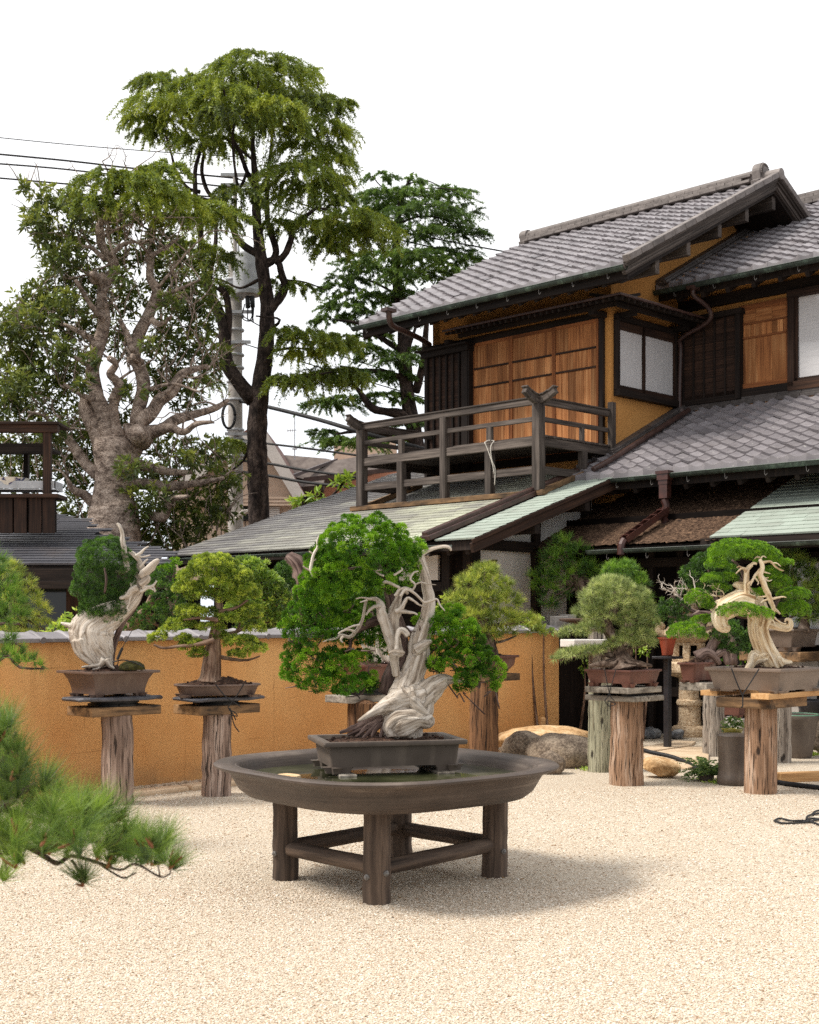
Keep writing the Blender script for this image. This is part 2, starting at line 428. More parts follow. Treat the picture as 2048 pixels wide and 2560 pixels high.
def m_drift(name, c0, c1, c2, gl=3.0, gx=70, bd=.006):
    """bleached deadwood: fine flowing grain, darker furrows"""
    t = NT(name); w = t.noise(t.grain((6, 6, 4)), 1, 2); v = t.grain((gx, gx, gl))
    v = t.n('VectorMath', {0: v, 1: t.n('CombineXYZ', {0: t.math('MULTIPLY', w, 4.), 1: t.math('MULTIPLY', w, 3.), 2: 0.}).outputs[0]}, operation='ADD').outputs[0]
    n1 = t.noise(v, .55, 5, .62); n2 = t.noise(t.grain((9, 9, 5)), 1, 3)
    f = t.math('ADD', t.math('MULTIPLY', n1, .7), t.math('MULTIPLY', n2, .3))
    fur = t.noise(t.n('VectorMath', {0: v, 1: (1.9, 1.9, 1.2)}, operation='MULTIPLY').outputs[0], .55, 3, .6); fk = t.map(fur, .54, .64, 0, .6)
    c = t.mix(fk, t.ramp(f, [(.36, c0), (.46, c1), (.58, c2)]), c0)
    return t.out(vary(t, c, .08), .8, t.bump(t.math('SUBTRACT', n1, t.math('MULTIPLY', fk, .5)), 1.0, bd), .2)

M = {}
M['gravel'] = (lambda t: (
    lambda v: (lambda vo, n1: t.out(
        t.mix(t.map(n1, .3, .7, 0, .35), t.ramp(t.n('SeparateColor', {0: vo.outputs['Color']}).outputs[0],
              [(0, S(154, 130, 106)), (.14, S(193, 176, 155)), (.55, S(207, 194, 175)), (1, S(219, 211, 196))]), S(189, 172, 150)),
        .9, t.bump(t.math('ADD', t.math('MULTIPLY', vo.outputs['Distance'], -1.0), t.math('MULTIPLY', t.noise(v, 4, 3), .9)), .9, .012), .15))(
        t.n('TexVoronoi', {'Vector': v, 'Scale': 95.0, 'Randomness': 1.0}), t.noise(v, 1.3, 4)))(
    t.n('TexCoord').outputs['Object']))(NT('gravel'))
def m_pebble():
    t = NT('pebbles'); c = t.ramp(t.tint(), [(0, S(146, 116, 90)), (.08, S(186, 164, 140)), (.4, S(210, 194, 174)), (.85, S(222, 210, 195)), (1, S(234, 228, 217))])
    return t.out(c, .85, None, .2)
M['pebble'] = m_pebble()
def m_plaster(name, c0, c1, gscale=150, bd=.006, crack=True):
    t = NT(name); v = t.grain(); big = t.noise(v, 1.1, 4, .55); gr = t.noise(v, gscale, 2, .6)
    c = t.ramp(t.math('ADD', t.math('MULTIPLY', big, .7), t.math('MULTIPLY', gr, .3)), [(.38, c0), (.62, c1)])
    gm = t.map(gr, .30, .52, .60, 1.0)
    c = t.mix(1.0, c, t.n('CombineColor', {0: gm, 1: gm, 2: gm}).outputs[0], 'MULTIPLY')
    if crack:
        # hairline cracks and streaks that sit where block joints lie under the render
        sx = t.n('SeparateXYZ', {0: t.grain()}); w = t.noise(t.grain((1, 1, 3)), 2.5, 3)
        lx = t.math('ABSOLUTE', t.math('SUBTRACT', t.math('FRACT', t.math('ADD', t.math('MULTIPLY', sx.outputs[0], .93), t.math('MULTIPLY', w, .05))), .5))
        lz = t.math('ABSOLUTE', t.math('SUBTRACT', t.math('FRACT', t.math('ADD', t.math('MULTIPLY', sx.outputs[2], 1.35), t.math('MULTIPLY', w, .06))), .5))
        br = t.noise(v, 1.9, 2)
        lo = t.map(br, .46, .6, 0, .55)
        cv = t.math('MULTIPLY', t.map(lx, 0.0, .006, 1, 0), lo); ch = t.math('MULTIPLY', t.map(lz, 0., .009, 1, 0), t.map(br, .5, .36, 0, .45))
        c = t.mix(t.math('MINIMUM', t.math('ADD', cv, ch), .7), c, S(95, 58, 28))
        stn = t.noise(t.grain((7, 7, .55)), 1, 4, .6); z_ = sx.outputs[2]
        c = t.mix(t.math('MULTIPLY', t.map(stn, .48, .68, 0, .28), t.map(z_, .55, 1.3, 0, 1)), c, S(128, 84, 46))      # rain runs below the coping
        c = t.mix(t.math('MULTIPLY', t.map(t.noise(t.grain((3, 3, 5)), 1, 5, .65), .36, .62, .08, .55), t.map(z_, .26, .02, 0, 1)), c, S(150, 120, 92))   # mud splashed up from the ground
        c = t.mix(t.map(t.noise(t.grain((1.3, 1.3, 1.6)), 1, 5, .6), .54, .66, 0, .09), c, S(184, 124, 68))
    return t.out(c, .92, t.bump(gr, .9, bd), .1)
M['wall'] = m_plaster('wall_plaster', S(234, 170, 106), S(247, 192, 128))
M['house_yellow'] = m_plaster('house_plaster', S(198, 140, 78), S(214, 158, 94), 120, .003, False)
M['white_plaster'] = m_noise('white_plaster', [(.3, S(205, 200, 194)), (.7, S(226, 222, 216))], 2, bump=.15, amt=.04)
def m_tile():
    t = NT('roof_tile'); f = t.math('ADD', t.math('MULTIPLY', t.tint(), .55), t.math('MULTIPLY', t.noise(t.grain(), 9, 4), .45))
    c = vary(t, t.ramp(f, [(.1, S(104, 100, 103)), (.4, S(128, 123, 126)), (.8, S(148, 143, 146))]), .07)
    c = t.mix(t.map(t.noise(t.grain((1, 1, 1)), 2.2, 5, .6), .52, .70, 0, .35), c, S(96, 89, 86))          # dirt in broad patches
    li = t.noise(t.grain(), 17, 4, .6); c = t.mix(t.map(li, .63, .70, 0, .5), c, S(186, 184, 176))       # pale lichen
    return t.out(c, t.map(li, .3, .7, .34, .6), t.bump(t.noise(t.grain(), 60, 3), .3, .003), .5)
M['tile'] = m_tile()
M['tile_dark'] = m_noise('dark_tile', [(.3, S(66, 60, 58)), (.7, S(98, 92, 90))], 5, rough=.6, bump=.3, amt=.2)
M['ridge'] = m_noise('ridge_tile', [(.3, S(98, 91, 88)), (.7, S(138, 130, 126))], 6, rough=.6, bump=.3, amt=.2)
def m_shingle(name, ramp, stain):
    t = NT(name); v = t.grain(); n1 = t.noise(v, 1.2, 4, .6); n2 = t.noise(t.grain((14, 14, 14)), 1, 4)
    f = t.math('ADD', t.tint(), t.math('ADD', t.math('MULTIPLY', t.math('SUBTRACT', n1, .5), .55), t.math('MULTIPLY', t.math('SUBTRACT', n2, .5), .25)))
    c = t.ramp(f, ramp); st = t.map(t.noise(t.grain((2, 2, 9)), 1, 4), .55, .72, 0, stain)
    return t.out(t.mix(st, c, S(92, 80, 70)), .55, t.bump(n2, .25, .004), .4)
M['shingle_grey'] = m_shingle('grey_shingle', [(.0, S(80, 78, 80)), (.3, S(114, 112, 112)), (.55, S(148, 147, 138)), (.78, S(182, 184, 164)), (1, S(200, 206, 186))], .3)
M['shingle_dark'] = m_shingle('slate_shingle', [(.0, S(50, 50, 56)), (.5, S(80, 80, 86)), (.85, S(112, 108, 104)), (1, S(190, 196, 186))], .35)
M['shingle_green'] = m_shingle('copper_shingle', [(.0, S(116, 120, 112)), (.4, S(150, 158, 148)), (.8, S(170, 182, 171)), (1, S(180, 192, 181))], .25)
M['bark_roof'] = m_noise('bark_roof', [(.3, S(44, 32, 26)), (.52, S(96, 76, 62)), (.72, S(140, 112, 90))], 26, (1, 1, .6), 6, .95, 1.0, 60, .03, .1, .2, fine=.8)
M['wood_dark'] = m_wood('dark_timber', S(22, 17, 15), S(36, 28, 24), S(52, 41, 35), crack=.3)
M['wood_brown'] = m_wood('brown_timber', S(34, 24, 20), S(54, 38, 30), S(78, 55, 42), crack=.3)
M['wood_grey'] = m_wood('weathered_timber', S(50, 44, 41), S(78, 70, 65), S(112, 102, 95), crack=.5)
M['wood_table'] = m_wood('table_timber', S(58, 48, 42), S(88, 74, 64), S(120, 102, 88), gl=2.2, gx=26, crack=.5)
M['wood_shutter'] = m_wood('shutter_cedar', S(126, 78, 46), S(174, 114, 68), S(204, 148, 98), gl=1.2, gx=30, crack=.25, amt=.34, dark=S(80, 36, 14), bdist=.001)
M['wood_shutter_frame'] = m_wood('shutter_frame', S(100, 58, 32), S(132, 80, 46), S(156, 98, 58), crack=.15, dark=S(60, 30, 14), bdist=.001)
M['wood_plank'] = m_wood('new_plank', S(164, 120, 76), S(192, 150, 102), S(208, 170, 126), crack=.08, amt=.06)
M['wood_slab'] = m_wood('slab_timber', S(50, 42, 36), S(118, 92, 66), S(160, 126, 90), gl=3, gx=14, crack=.5, patch=4)
M['wood_slab_grey'] = m_wood('slab_timber_grey', S(76, 70, 62), S(128, 120, 110), S(172, 164, 152), gl=3, gx=20, crack=.5, patch=4)
def m_post(name, c0, c1, c2, moss=None):
    t = NT(name); n1 = t.noise(t.grain((40, 40, 1.8)), 1, 5, .65, .2); big = t.noise(t.grain((9, 9, 1.2)), 1, 3)
    c = t.ramp(t.math('ADD', t.math('MULTIPLY', n1, .55), t.math('MULTIPLY', big, .45)), [(.36, c0), (.5, c1), (.62, c2)])
    n3 = t.noise(t.grain((85, 85, 4.0)), 1, 3, .6, .3); cr = t.map(n3, .575, .63, 0, .92)
    kn = t.n('TexVoronoi', {'Vector': t.grain((9, 9, 3.6)), 'Scale': 1.0}).outputs['Distance']; kd = t.map(kn, .10, .17, .9, 0)
    dk = t.math('MAXIMUM', cr, kd); c = t.mix(dk, c, S(38, 32, 30))
    return t.out(vary(t, c, .06), .85, t.bump(t.math('SUBTRACT', n1, t.math('MULTIPLY', dk, 1.2)), .9, .006), .15)
M['post_pink'] = m_post('post_pinkish', S(92, 75, 66), S(150, 128, 115), S(188, 168, 155))
M['post_orange'] = m_post('post_orange', S(100, 79, 64), S(154, 122, 98), S(190, 167, 148))
M['post_green'] = m_post('post_greenish', S(112, 104, 86), S(150, 148, 126), S(178, 174, 152))
M['post_brown'] = m_post('post_brown', S(60, 44, 34), S(112, 82, 60), S(142, 106, 76))
M['post_grey'] = m_post('post_grey', S(108, 98, 90), S(150, 140, 130), S(186, 178, 168))
M['drift'] = m_drift('bleached_deadwood', S(128, 114, 100), S(186, 173, 158), S(214, 205, 194))
M['drift_warm'] = m_drift('cream_deadwood', S(150, 116, 80), S(218, 194, 158), S(236, 222, 198))
M['bark_juniper'] = m_drift('juniper_bark', S(52, 40, 36), S(98, 80, 74), S(136, 116, 108), gl=5, gx=60, bd=.01)
M['bark_hinoki'] = m_drift('hinoki_bark', S(70, 52, 42), S(122, 96, 80), S(160, 136, 118), gl=4, gx=50, bd=.01)
M['bark_pine'] = m_noise('pine_bark', [(.32, S(44, 36, 32)), (.5, S(98, 82, 72)), (.68, S(142, 126, 114))], 22, (1, 1, .6), 4, .9, 1.0, 40, .02, .1, .15, fine=.6)
M['bark_cedar'] = m_noise('cedar_bark', [(.32, S(30, 26, 25)), (.5, S(62, 53, 50)), (.68, S(92, 80, 74))], 3.4, (3.4, 3.4, 1.), 5, .92, 1.0, 12, .05, .1, .1, fine=.7)
M['bark_pale'] = m_noise('pale_bark', [(.32, S(88, 76, 68)), (.46, S(146, 129, 117)), (.6, S(184, 166, 152)), (.72, S(206, 190, 176))], 6, (1, 1, 1.6), 7, .85, 1.0, 30, .03, .15, .1, fine=.8)
def m_ceramic(name, c0, c1, rough=.45, spec=.45, scale=3.):
    t = NT(name); n1 = t.noise(t.grain((1, 1, 1.5)), scale, 5, .6); n2 = t.noise(t.grain(), 90, 2)
    st = t.map(t.noise(t.grain((9, 9, 1.5)), 1, 4), .56, .75, 0, .3)
    c = t.mix(st, t.ramp(n1, [(.3, c0), (.7, c1)]), S(150, 136, 122))
    return t.out(c, t.map(n1, .3, .7, rough - .08, rough + .12), t.bump(n2, .15, .002), spec)
M['ceramic_dark'] = m_ceramic('dark_stoneware', S(78, 68, 61), S(100, 89, 80), .55)
def m_basin():
    """unglazed stoneware, weathered in level bands: lime above the waterline, drips, scratches"""
    t = NT('basin_stoneware'); n1 = t.noise(t.grain((1, 1, 1.5)), 2.4, 6, .65); b = t.noise(t.grain((1.5, 1.5, 46)), 1, 4, .6); d = t.noise(t.grain((16, 16, 3)), 1, 3); n2 = t.noise(t.grain(), 70, 3)
    c = t.ramp(t.math('ADD', t.math('MULTIPLY', n1, .6), t.math('MULTIPLY', b, .4)), [(.34, S(52, 44, 39)), (.5, S(78, 67, 60)), (.66, S(108, 96, 87))])
    c = t.mix(t.map(t.math('MULTIPLY', b, n1), .30, .42, 0, .25), c, S(150, 138, 126)); c = t.mix(t.map(d, .60, .74, 0, .4), c, S(50, 40, 35))
    return t.out(c, t.map(n1, .3, .7, .42, .75), t.bump(t.math('ADD', t.math('MULTIPLY', n2, .4), b), .35, .004), .4)
M['ceramic_basin'] = m_basin()
M['ceramic_brown'] = m_ceramic('brown_stoneware', S(86, 68, 60), S(112, 92, 82))
M['ceramic_grey'] = m_ceramic('grey_stoneware', S(100, 86, 76), S(134, 118, 106))
M['ceramic_red'] = m_ceramic('red_stoneware', S(86, 54, 46), S(118, 78, 66))
M['ceramic_bright'] = m_ceramic('brick_red_stoneware', S(140, 58, 36), S(166, 76, 50))
M['ceramic_olive'] = m_ceramic('olive_glaze', S(120, 112, 44), S(160, 152, 72), .25)
M['ceramic_black'] = m_noise('black_ironware', [(.3, S(22, 22, 26)), (.7, S(40, 40, 46))], 8, rough=.4, bump=.5, amt=.05, spec=.5)
M['slate'] = m_noise('slate_slab', [(.3, S(44, 44, 50)), (.7, S(92, 92, 100))], 9, rough=.5, bump=.8, bdist=.01, amt=.1, spec=.5)
M['plastic_black'] = m_noise('black_plastic', [(.3, S(18, 18, 19)), (.7, S(34, 33, 33))], 9, rough=.5, bump=.1, amt=.05)
M['soil'] = m_noise('soil', [(.3, S(34, 24, 19)), (.5, S(72, 52, 42)), (.7, S(112, 84, 68))], 30, detail=4, rough=.95, bump=1.0, bscale=70, bdist=.02, amt=.2, fine=.6)
M['moss'] = m_noise('moss', [(.3, S(46, 44, 22)), (.6, S(86, 84, 38)), (.8, S(116, 108, 56))], 26, rough=.95, bump=1.0, bscale=80, bdist=.02, amt=.2)
M['granite'] = m_noise('granite', [(.3, S(150, 124, 96)), (.5, S(206, 180, 148)), (.7, S(230, 212, 184))], 34, detail=3, rough=.9, bump=.8, bscale=60, bdist=.01, amt=.08, fine=.7)
M['rock_grey'] = m_noise('grey_rock', [(.32, S(82, 70, 60)), (.5, S(122, 108, 94)), (.68, S(160, 144, 126))], 5, detail=7, rough=.9, bump=1.0, bscale=40, bdist=.015, amt=.12, fine=.8)
M['rock_tan'] = m_noise('tan_rock', [(.3, S(150, 112, 72)), (.5, S(196, 160, 116)), (.7, S(222, 194, 156))], 6, detail=7, rough=.9, bump=1.0, bscale=30, bdist=.015, amt=.1, fine=.6)
M['rock_slate'] = m_noise('slate_rock', [(.3, S(62, 64, 68)), (.5, S(108, 110, 114)), (.7, S(156, 156, 156))], 8, detail=5, rough=.8, bump=.9, bscale=26, bdist=.02, amt=.25)
M['paving'] = m_noise('paving_stone', [(.3, S(190, 164, 134)), (.7, S(224, 202, 174))], 5, rough=.9, bump=.5, bscale=50, amt=.08)
M['concrete'] = m_noise('concrete', [(.3, S(150, 144, 138)), (.7, S(184, 178, 172))], 4, rough=.9, bump=.4, amt=.08)
M['metal_grey'] = m_noise('galvanised', [(.3, S(150, 152, 156)), (.7, S(186, 188, 192))], 6, rough=.45, bump=.1, amt=.05, spec=.5)
M['gutter'] = m_noise('verdigris_gutter', [(.3, S(38, 44, 40)), (.55, S(62, 74, 66)), (.8, S(118, 140, 124))], 5, (1, 1, .5), rough=.5, bump=.2, amt=.1, spec=.4)
M['pipe_brown'] = m_noise('brown_copper', [(.3, S(54, 38, 34)), (.7, S(82, 60, 54))], 6, rough=.4, bump=.2, amt=.1, spec=.5)
M['gutter_red'] = m_noise('red_copper', [(.3, S(48, 29, 25)), (.7, S(84, 48, 40))], 6, rough=.35, bump=.2, amt=.1, spec=.5)
M['wire'] = m_noise('cable', [(.3, S(26, 26, 28)), (.7, S(42, 42, 44))], 6, rough=.6, bump=0, amt=.05)
M['rope'] = m_noise('white_rope', [(.3, S(196, 190, 180)), (.7, S(222, 216, 206))], 60, rough=.9, bump=.5, amt=.05)
M['bolt'] = m_noise('bolt_steel', [(.3, S(84, 80, 78)), (.7, S(128, 124, 120))], 30, rough=.4, bump=.2, amt=.05, spec=.6)
M['porcelain'] = (lambda t: t.out(t.mix(t.map(t.noise(t.grain((9, 9, 9)), 1, 3, .5, 1.2), .57, .61, 0, .95), S(226, 218, 204), S(44, 52, 104)), .2, None, .5))(NT('painted_porcelain'))
M['paper'] = (lambda t: t.out(t.ramp(t.noise(t.grain((60, 60, 4)), 1, 3), [(.3, S(206, 204, 204)), (.7, S(224, 222, 222))]), .85, None, .2, **{'Coat Weight': 1.0, 'Coat Roughness': .015}))(NT('paper_screen'))
M['glass_dark'] = (lambda t: t.out((.02, .022, .02, 1), .06, None, .6))(NT('window_glass'))
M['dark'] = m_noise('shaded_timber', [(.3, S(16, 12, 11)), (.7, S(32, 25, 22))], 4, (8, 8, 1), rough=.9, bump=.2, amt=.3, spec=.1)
M['beige_render'] = m_noise('beige_render', [(.3, S(206, 178, 156)), (.7, S(220, 194, 172))], 3, rough=.9, bump=.2, amt=.04)
M['salmon_render'] = m_noise('salmon_render', [(.3, S(190, 128, 100)), (.7, S(206, 146, 118))], 3, rough=.9, bump=.2, amt=.04)
M['slate_roof'] = m_noise('brown_grey_roofing', [(.3, S(84, 74, 70)), (.7, S(120, 110, 104))], 4, rough=.8, bump=.3, amt=.15)
M['white_trim'] = m_noise('white_trim', [(.3, S(206, 196, 188)), (.7, S(226, 216, 208))], 3, rough=.7, bump=.1, amt=.04)
M['red_trim'] = m_noise('brown_red_trim', [(.3, S(92, 58, 48)), (.7, S(116, 76, 62))], 3, rough=.7, bump=.1, amt=.04)
def m_water():
    t = NT('water'); n1 = t.noise(t.n('TexCoord').outputs['Object'], 14, 2)
    f = t.noise(t.n('TexCoord').outputs['Object'], 3, 3)
    return t.out(t.ramp(f, [(.35, S(34, 36, 24)), (.6, S(74, 76, 52)), (.75, S(108, 104, 84))]), .04, t.bump(n1, .05, .004), .7)
M['water'] = m_water()
# foliage (dark, mid, new growth)
M['lf_juniper'] = m_leaf('juniper_scale', S(28, 66, 10), S(72, 128, 18), S(148, 190, 46), trans=.2, gloss=.03)
M['lf_juniper2'] = m_leaf('juniper_deep', S(22, 50, 14), S(56, 96, 28), S(104, 146, 48))
M['lf_bright'] = m_leaf('juniper_bright', S(40, 82, 4), S(96, 146, 10), S(150, 192, 30))
M['lf_hinoki'] = m_leaf('hinoki_gold', S(54, 84, 16), S(126, 156, 36), S(204, 214, 84))
M['lf_azalea'] = m_leaf('azalea_leaf', S(40, 74, 14), S(100, 142, 32), S(176, 200, 72), gloss=.1)
M['lf_pine'] = m_leaf('pine_needle', S(40, 72, 18), S(92, 128, 36), S(164, 186, 70), tip=.5)
M['lf_pine_yellow'] = m_leaf('pine_needle_yellow', S(58, 84, 20), S(132, 156, 42), S(206, 212, 96), tip=.5)
M['lf_pine_fresh'] = m_leaf('pine_needle_fresh', S(30, 68, 14), S(78, 126, 28), S(150, 190, 58), tip=.45)
M['lf_white_pine'] = m_leaf('white_pine_needle', S(78, 98, 44), S(146, 164, 86), S(206, 214, 140), tip=.5)
M['lf_cedar'] = m_leaf('cedar_needle', S(36, 56, 12), S(100, 124, 26), S(184, 192, 56), tip=.3)
M['lf_cedar2'] = m_leaf('cedar_needle_dark', S(26, 50, 16), S(68, 104, 32), S(134, 162, 58), tip=.3)
M['lf_broad'] = m_leaf('broad_leaf', S(40, 56, 18), S(90, 112, 38), S(176, 180, 80), tip=.1, gloss=.05, trans=.3)
M['lf_near'] = m_leaf('near_pine_needle', S(26, 52, 12), S(70, 108, 26), S(146, 174, 58), tip=.4)
M['lf_maple'] = m_leaf('maple_leaf', S(86, 130, 18), S(150, 186, 40), S(206, 220, 90), trans=.45)
M['lf_fern'] = m_leaf('fern_leaf', S(40, 70, 26), S(84, 116, 48), S(140, 164, 84))
# ------------------------------------------------------------------ ground
M['earth'] = m_noise('earth', [(.3, S(70, 60, 50)), (.7, S(104, 92, 78))], 1.2, rough=.95, bump=.6, bscale=30)
g = MB(); g.add([(-400, -60, -.006), (400, -60, -.006), (400, 1500, -.006), (-400, 1500, -.006)], [(0, 1, 2, 3)])
g.build('ground', M['earth'], base=(0, 0, 0), kind='structure')
g = MB(); g.add([(-9, 1.5, 0), (9, 1.5, 0), (9, 19, 0), (-9, 19, 0)], [(0, 1, 2, 3)])
g.build('courtyard', M['gravel'], base=(0, 0, 0), kind='structure')
def pebbles(n, y0, y1, seed, size):
    rng = np.random.default_rng(seed)
    y = y0 + (y1 - y0) * rng.random(n) ** .9; x = (rng.random(n) - .5) * (0.70 * y + .3)
    r = size * rng.uniform(.55, 1.25, n); a_ = rng.uniform(0, 6.28, n)
    base = np.array([[1, 0, 0], [-1, 0, 0], [0, 1, 0], [0, -1, 0], [0, 0, 1], [0, 0, -1]], float)
    sc = np.stack([r * rng.uniform(.8, 1.4, n), r * rng.uniform(.7, 1.1, n), r * rng.uniform(.35, .6, n)], 1)
    v = base[None] * sc[:, None, :] + rng.normal(size=(n, 6, 3)) * (r * .13)[:, None, None]
    c, s_ = np.cos(a_)[:, None], np.sin(a_)[:, None]
    vx = v[..., 0] * c - v[..., 1] * s_; vy = v[..., 0] * s_ + v[..., 1] * c
    tl = rng.normal(size=n)[:, None] * .35
    V = np.stack([vx + x[:, None], vy + y[:, None], v[..., 2] + vx * tl + (r * rng.uniform(.0, .38, n))[:, None]], -1).reshape(-1, 3)
    f = np.array([[0, 2, 4], [2, 1, 4], [1, 3, 4], [3, 0, 4], [2, 0, 5], [1, 2, 5], [3, 1, 5], [0, 3, 5]])
    Fc = (np.arange(n)[:, None, None] * 6 + f[None]).reshape(-1, 3)
    return V, Fc, np.repeat(rng.random(n), 6)
q = [pebbles(90000, 4.55, 7.4, 3, .0054), pebbles(36000, 7.0, 11.8, 4, .0075)]
V = np.vstack([q[0][0], q[1][0]]); Fc = np.vstack([q[0][1], q[1][1] + len(q[0][0])])
props(place(mk_mesh('gravel', V, Fc, V, np.concatenate([q[0][2], q[1][2]])), 'gravel', M['pebble'], base=(0, 0, 0)),
      'pale cream loose gravel spread over the whole courtyard', 'gravel', kind='stuff')

# ------------------------------------------------------------------ garden wall with tiled coping
WA_, WB_ = np.array([-3.199, 11.1, 0]), np.array([1.97, 16.5, 0])
wd = nrm(WB_ - WA_); wn_ = np.array([wd[1], -wd[0], 0])     # along, towards the viewer
wl = np.linalg.norm(WB_ - WA_) + 3.2; w0 = WA_ - wd * 3.2
ztop = lambda l: 1.306 + .0365 * (l - 3.2) / (wl - 3.2)
gw = thing('garden_wall', w0, 'long orange plastered garden wall with a grey tiled top', 'garden wall')
mb = MB(); th = .24; nseg = 40
v = []; gr = []
for z in (0, 1):
    for o in (0, -th):
        for i in range(nseg + 1): p = w0 + wd * wl * i / nseg + wn_ * o; zz = z * ztop(wl * i / nseg); v.append((p[0], p[1], zz)); gr.append((wl * i / nseg, o, zz))
k = nseg + 1; f = []
for i in range(nseg):
    f += [(i, i + 1, 2 * k + i + 1, 2 * k + i), (k + i + 1, k + i, 3 * k + i, 3 * k + i + 1), (2 * k + i, 2 * k + i + 1, 3 * k + i + 1, 3 * k + i)]
f += [(0, 2 * k, 3 * k, k), (k - 1, 2 * k - 1, 4 * k - 1, 3 * k - 1)]
mb.add(v, f, gr, .5); mb.build('wall', M['wall'], gw)
cp = MB(); rl = MB()
nt = int(wl / .27)
for i in range(nt):
    dz = ztop(i * wl / nt) - 1.313; a0 = w0 + wd * (i * wl / nt + .004) + (0, 0, dz); a1 = w0 + wd * ((i + 1) * wl / nt - .004) + (0, 0, dz)
    prof = [(.07, 1.317), (.075, 1.352), (-.12, 1.405), (-.315, 1.352), (-.31, 1.317)]
    ring = [a0 + wn_ * x + np.array([0, 0, z + rnd(-.002, .002)]) for x, z in prof]
    cp.prism(ring, a1 - a0)
    c0 = w0 + wd * (i * wl / nt) + (0, 0, dz)
    rl.tube([c0 + wn_ * .086 + (0, 0, 1.334), c0 + wn_ * .02 + (0, 0, 1.352), c0 + wn_ * -.12 + (0, 0, 1.394), c0 + wn_ * -.32 + (0, 0, 1.345)], [.029, .027, .026, .026], seg=12, sub=2)
cp.build('coping', M['tile'], gw, bevel=.006); rl.build('coping_roll', M['tile'], gw, smooth=True, auto=50)
kb = MB()
for i in range(9):
    a0 = w0 + wd * (1.0 + i * 1.15); a1 = a0 + wd * 1.12; o = wn_ * .50
    kb.obox((a0 + a1) / 2 + o + (0, 0, .012), (a1 - a0) / 2, wn_ * (.10 + rnd(-.01, .01)), (0, 0, .03))
kb.build('stone_edging', M['paving'], base=w0, bevel=.02, label='low pale stone edging strip along the foot of the orange wall', cat='edging')
# pale chippings between edging and wall
V, Fc, tt = pebbles(9000, 0, 1, 9, .011)
rr = np.random.default_rng(5); off = V - np.repeat(V.reshape(-1, 6, 3).mean(1), 6, 0)
cc = w0 + wd * (rr.random(9000) * 8 + .6)[:, None] + wn_ * (rr.random(9000) * .36 + .03)[:, None]; cc[:, 2] = .008
V = off + np.repeat(cc, 6, 0)
props(place(mk_mesh('chippings', V, Fc, V, tt * .35 + .02), 'chippings', M['pebble'], base=(0, 0, 0)), 'grey-white chippings between the stone edging and the orange wall', 'gravel', kind='stuff')

# ------------------------------------------------------------------ roof covering builders
TW = .238
def tile_roof(mb, p0, U, Wv, lu, lw, keep=None, tw=TW, ch=.212, eave=.085, rng=np.random.default_rng(21)):
    U = nrm(U); Wv = nrm(Wv); Nn = nrm(np.cross(U, Wv)); Nn = Nn if Nn[2] > 0 else -Nn
    nu = max(1, int(round(lu / tw))); nv = max(1, int(round(lw / ch))); tw = lu / nu; ch = lw / nv
    us = np.linspace(0, 1, 9); wave = np.array([.034, .016, .003, -.004, -.006, -.002, .010, .026, .040])
    for j in range(nv):
        for i in range(nu):
            u0 = i * tw; v0 = j * ch
            if keep is not None and not keep(u0 + tw / 2, v0 + ch / 2): continue
            jit = rng.normal() * .0035; tl = rng.normal() * .005
            lo = [p0 + U * (u0 + q * tw) + Wv * (v0 - .012) + Nn * (.040 + w_ + jit + tl * q) for q, w_ in zip(us, wave)]
            hi = [p0 + U * (u0 + q * tw) + Wv * (v0 + ch * 1.04) + Nn * (.004 + w_ + jit) for q, w_ in zip(us, wave)]
            dn = [q - Nn * (.036 if j else eave) if j else np.array([q[0], q[1], q[2]]) - np.array([0, 0, eave + .02]) + 0 for q in lo]
            if j == 0:
                zz = (p0 + U * u0)[2] - eave + .012; dn = [np.array([q[0], q[1], zz]) for q in lo]
            f = []
            for q in range(8): f += [(q, q + 1, 10 + q, 9 + q), (18 + q, 19 + q, q + 1, q)]
            mb.add(lo + hi + dn, f, None, float(np.clip(.5 + rng.normal() * .22, 0, 1)))
def shingles(mb, p0, U, Wv, lu, lw, ch=.15, w=(.28, .5), tf=None, keep=None, seed=3, lift=.012):
    rng = np.random.default_rng(seed); U = nrm(U); Wv = nrm(Wv); Nn = nrm(np.cross(U, Wv)); Nn = Nn if Nn[2] > 0 else -Nn
    nv = max(1, int(round(lw / ch))); ch = lw / nv
    for j in range(nv):
        u = -rng.random() * w[0]
        while u < lu:
            uw = rng.uniform(*w); a_, b_ = max(u, 0), min(u + uw, lu) - .003; u += uw
            if b_ - a_ < .02 or (keep is not None and not keep((a_ + b_) / 2, j * ch)): continue
            h0 = lift * rng.uniform(.8, 1.3); q0 = p0 + Wv * (j * ch - .006); q1 = p0 + Wv * ((j + 1) * ch + .01)
            vs = [q0 + U * a_ + Nn * h0, q0 + U * b_ + Nn * h0, q1 + U * b_, q1 + U * a_, q0 + U * a_ - Nn * .012, q0 + U * b_ - Nn * .012]
            mb.add(vs, [(0, 1, 2, 3), (4, 5, 1, 0)], None, (tf((a_ + b_) / 2, j * ch) if tf else .5) + rng.normal() * .06)

# ------------------------------------------------------------------ the house
house = thing('house', H(1.5, 1.5, 0), 'two-storey wooden house with grey tiled roofs, orange plaster and a balcony', 'house')
def hp(mb, name, mat, **k): return mb.build(name, M[mat], house, **k)
MT = lambda t: 6.30 + .52 * (t + 1.0)          # main roof plane
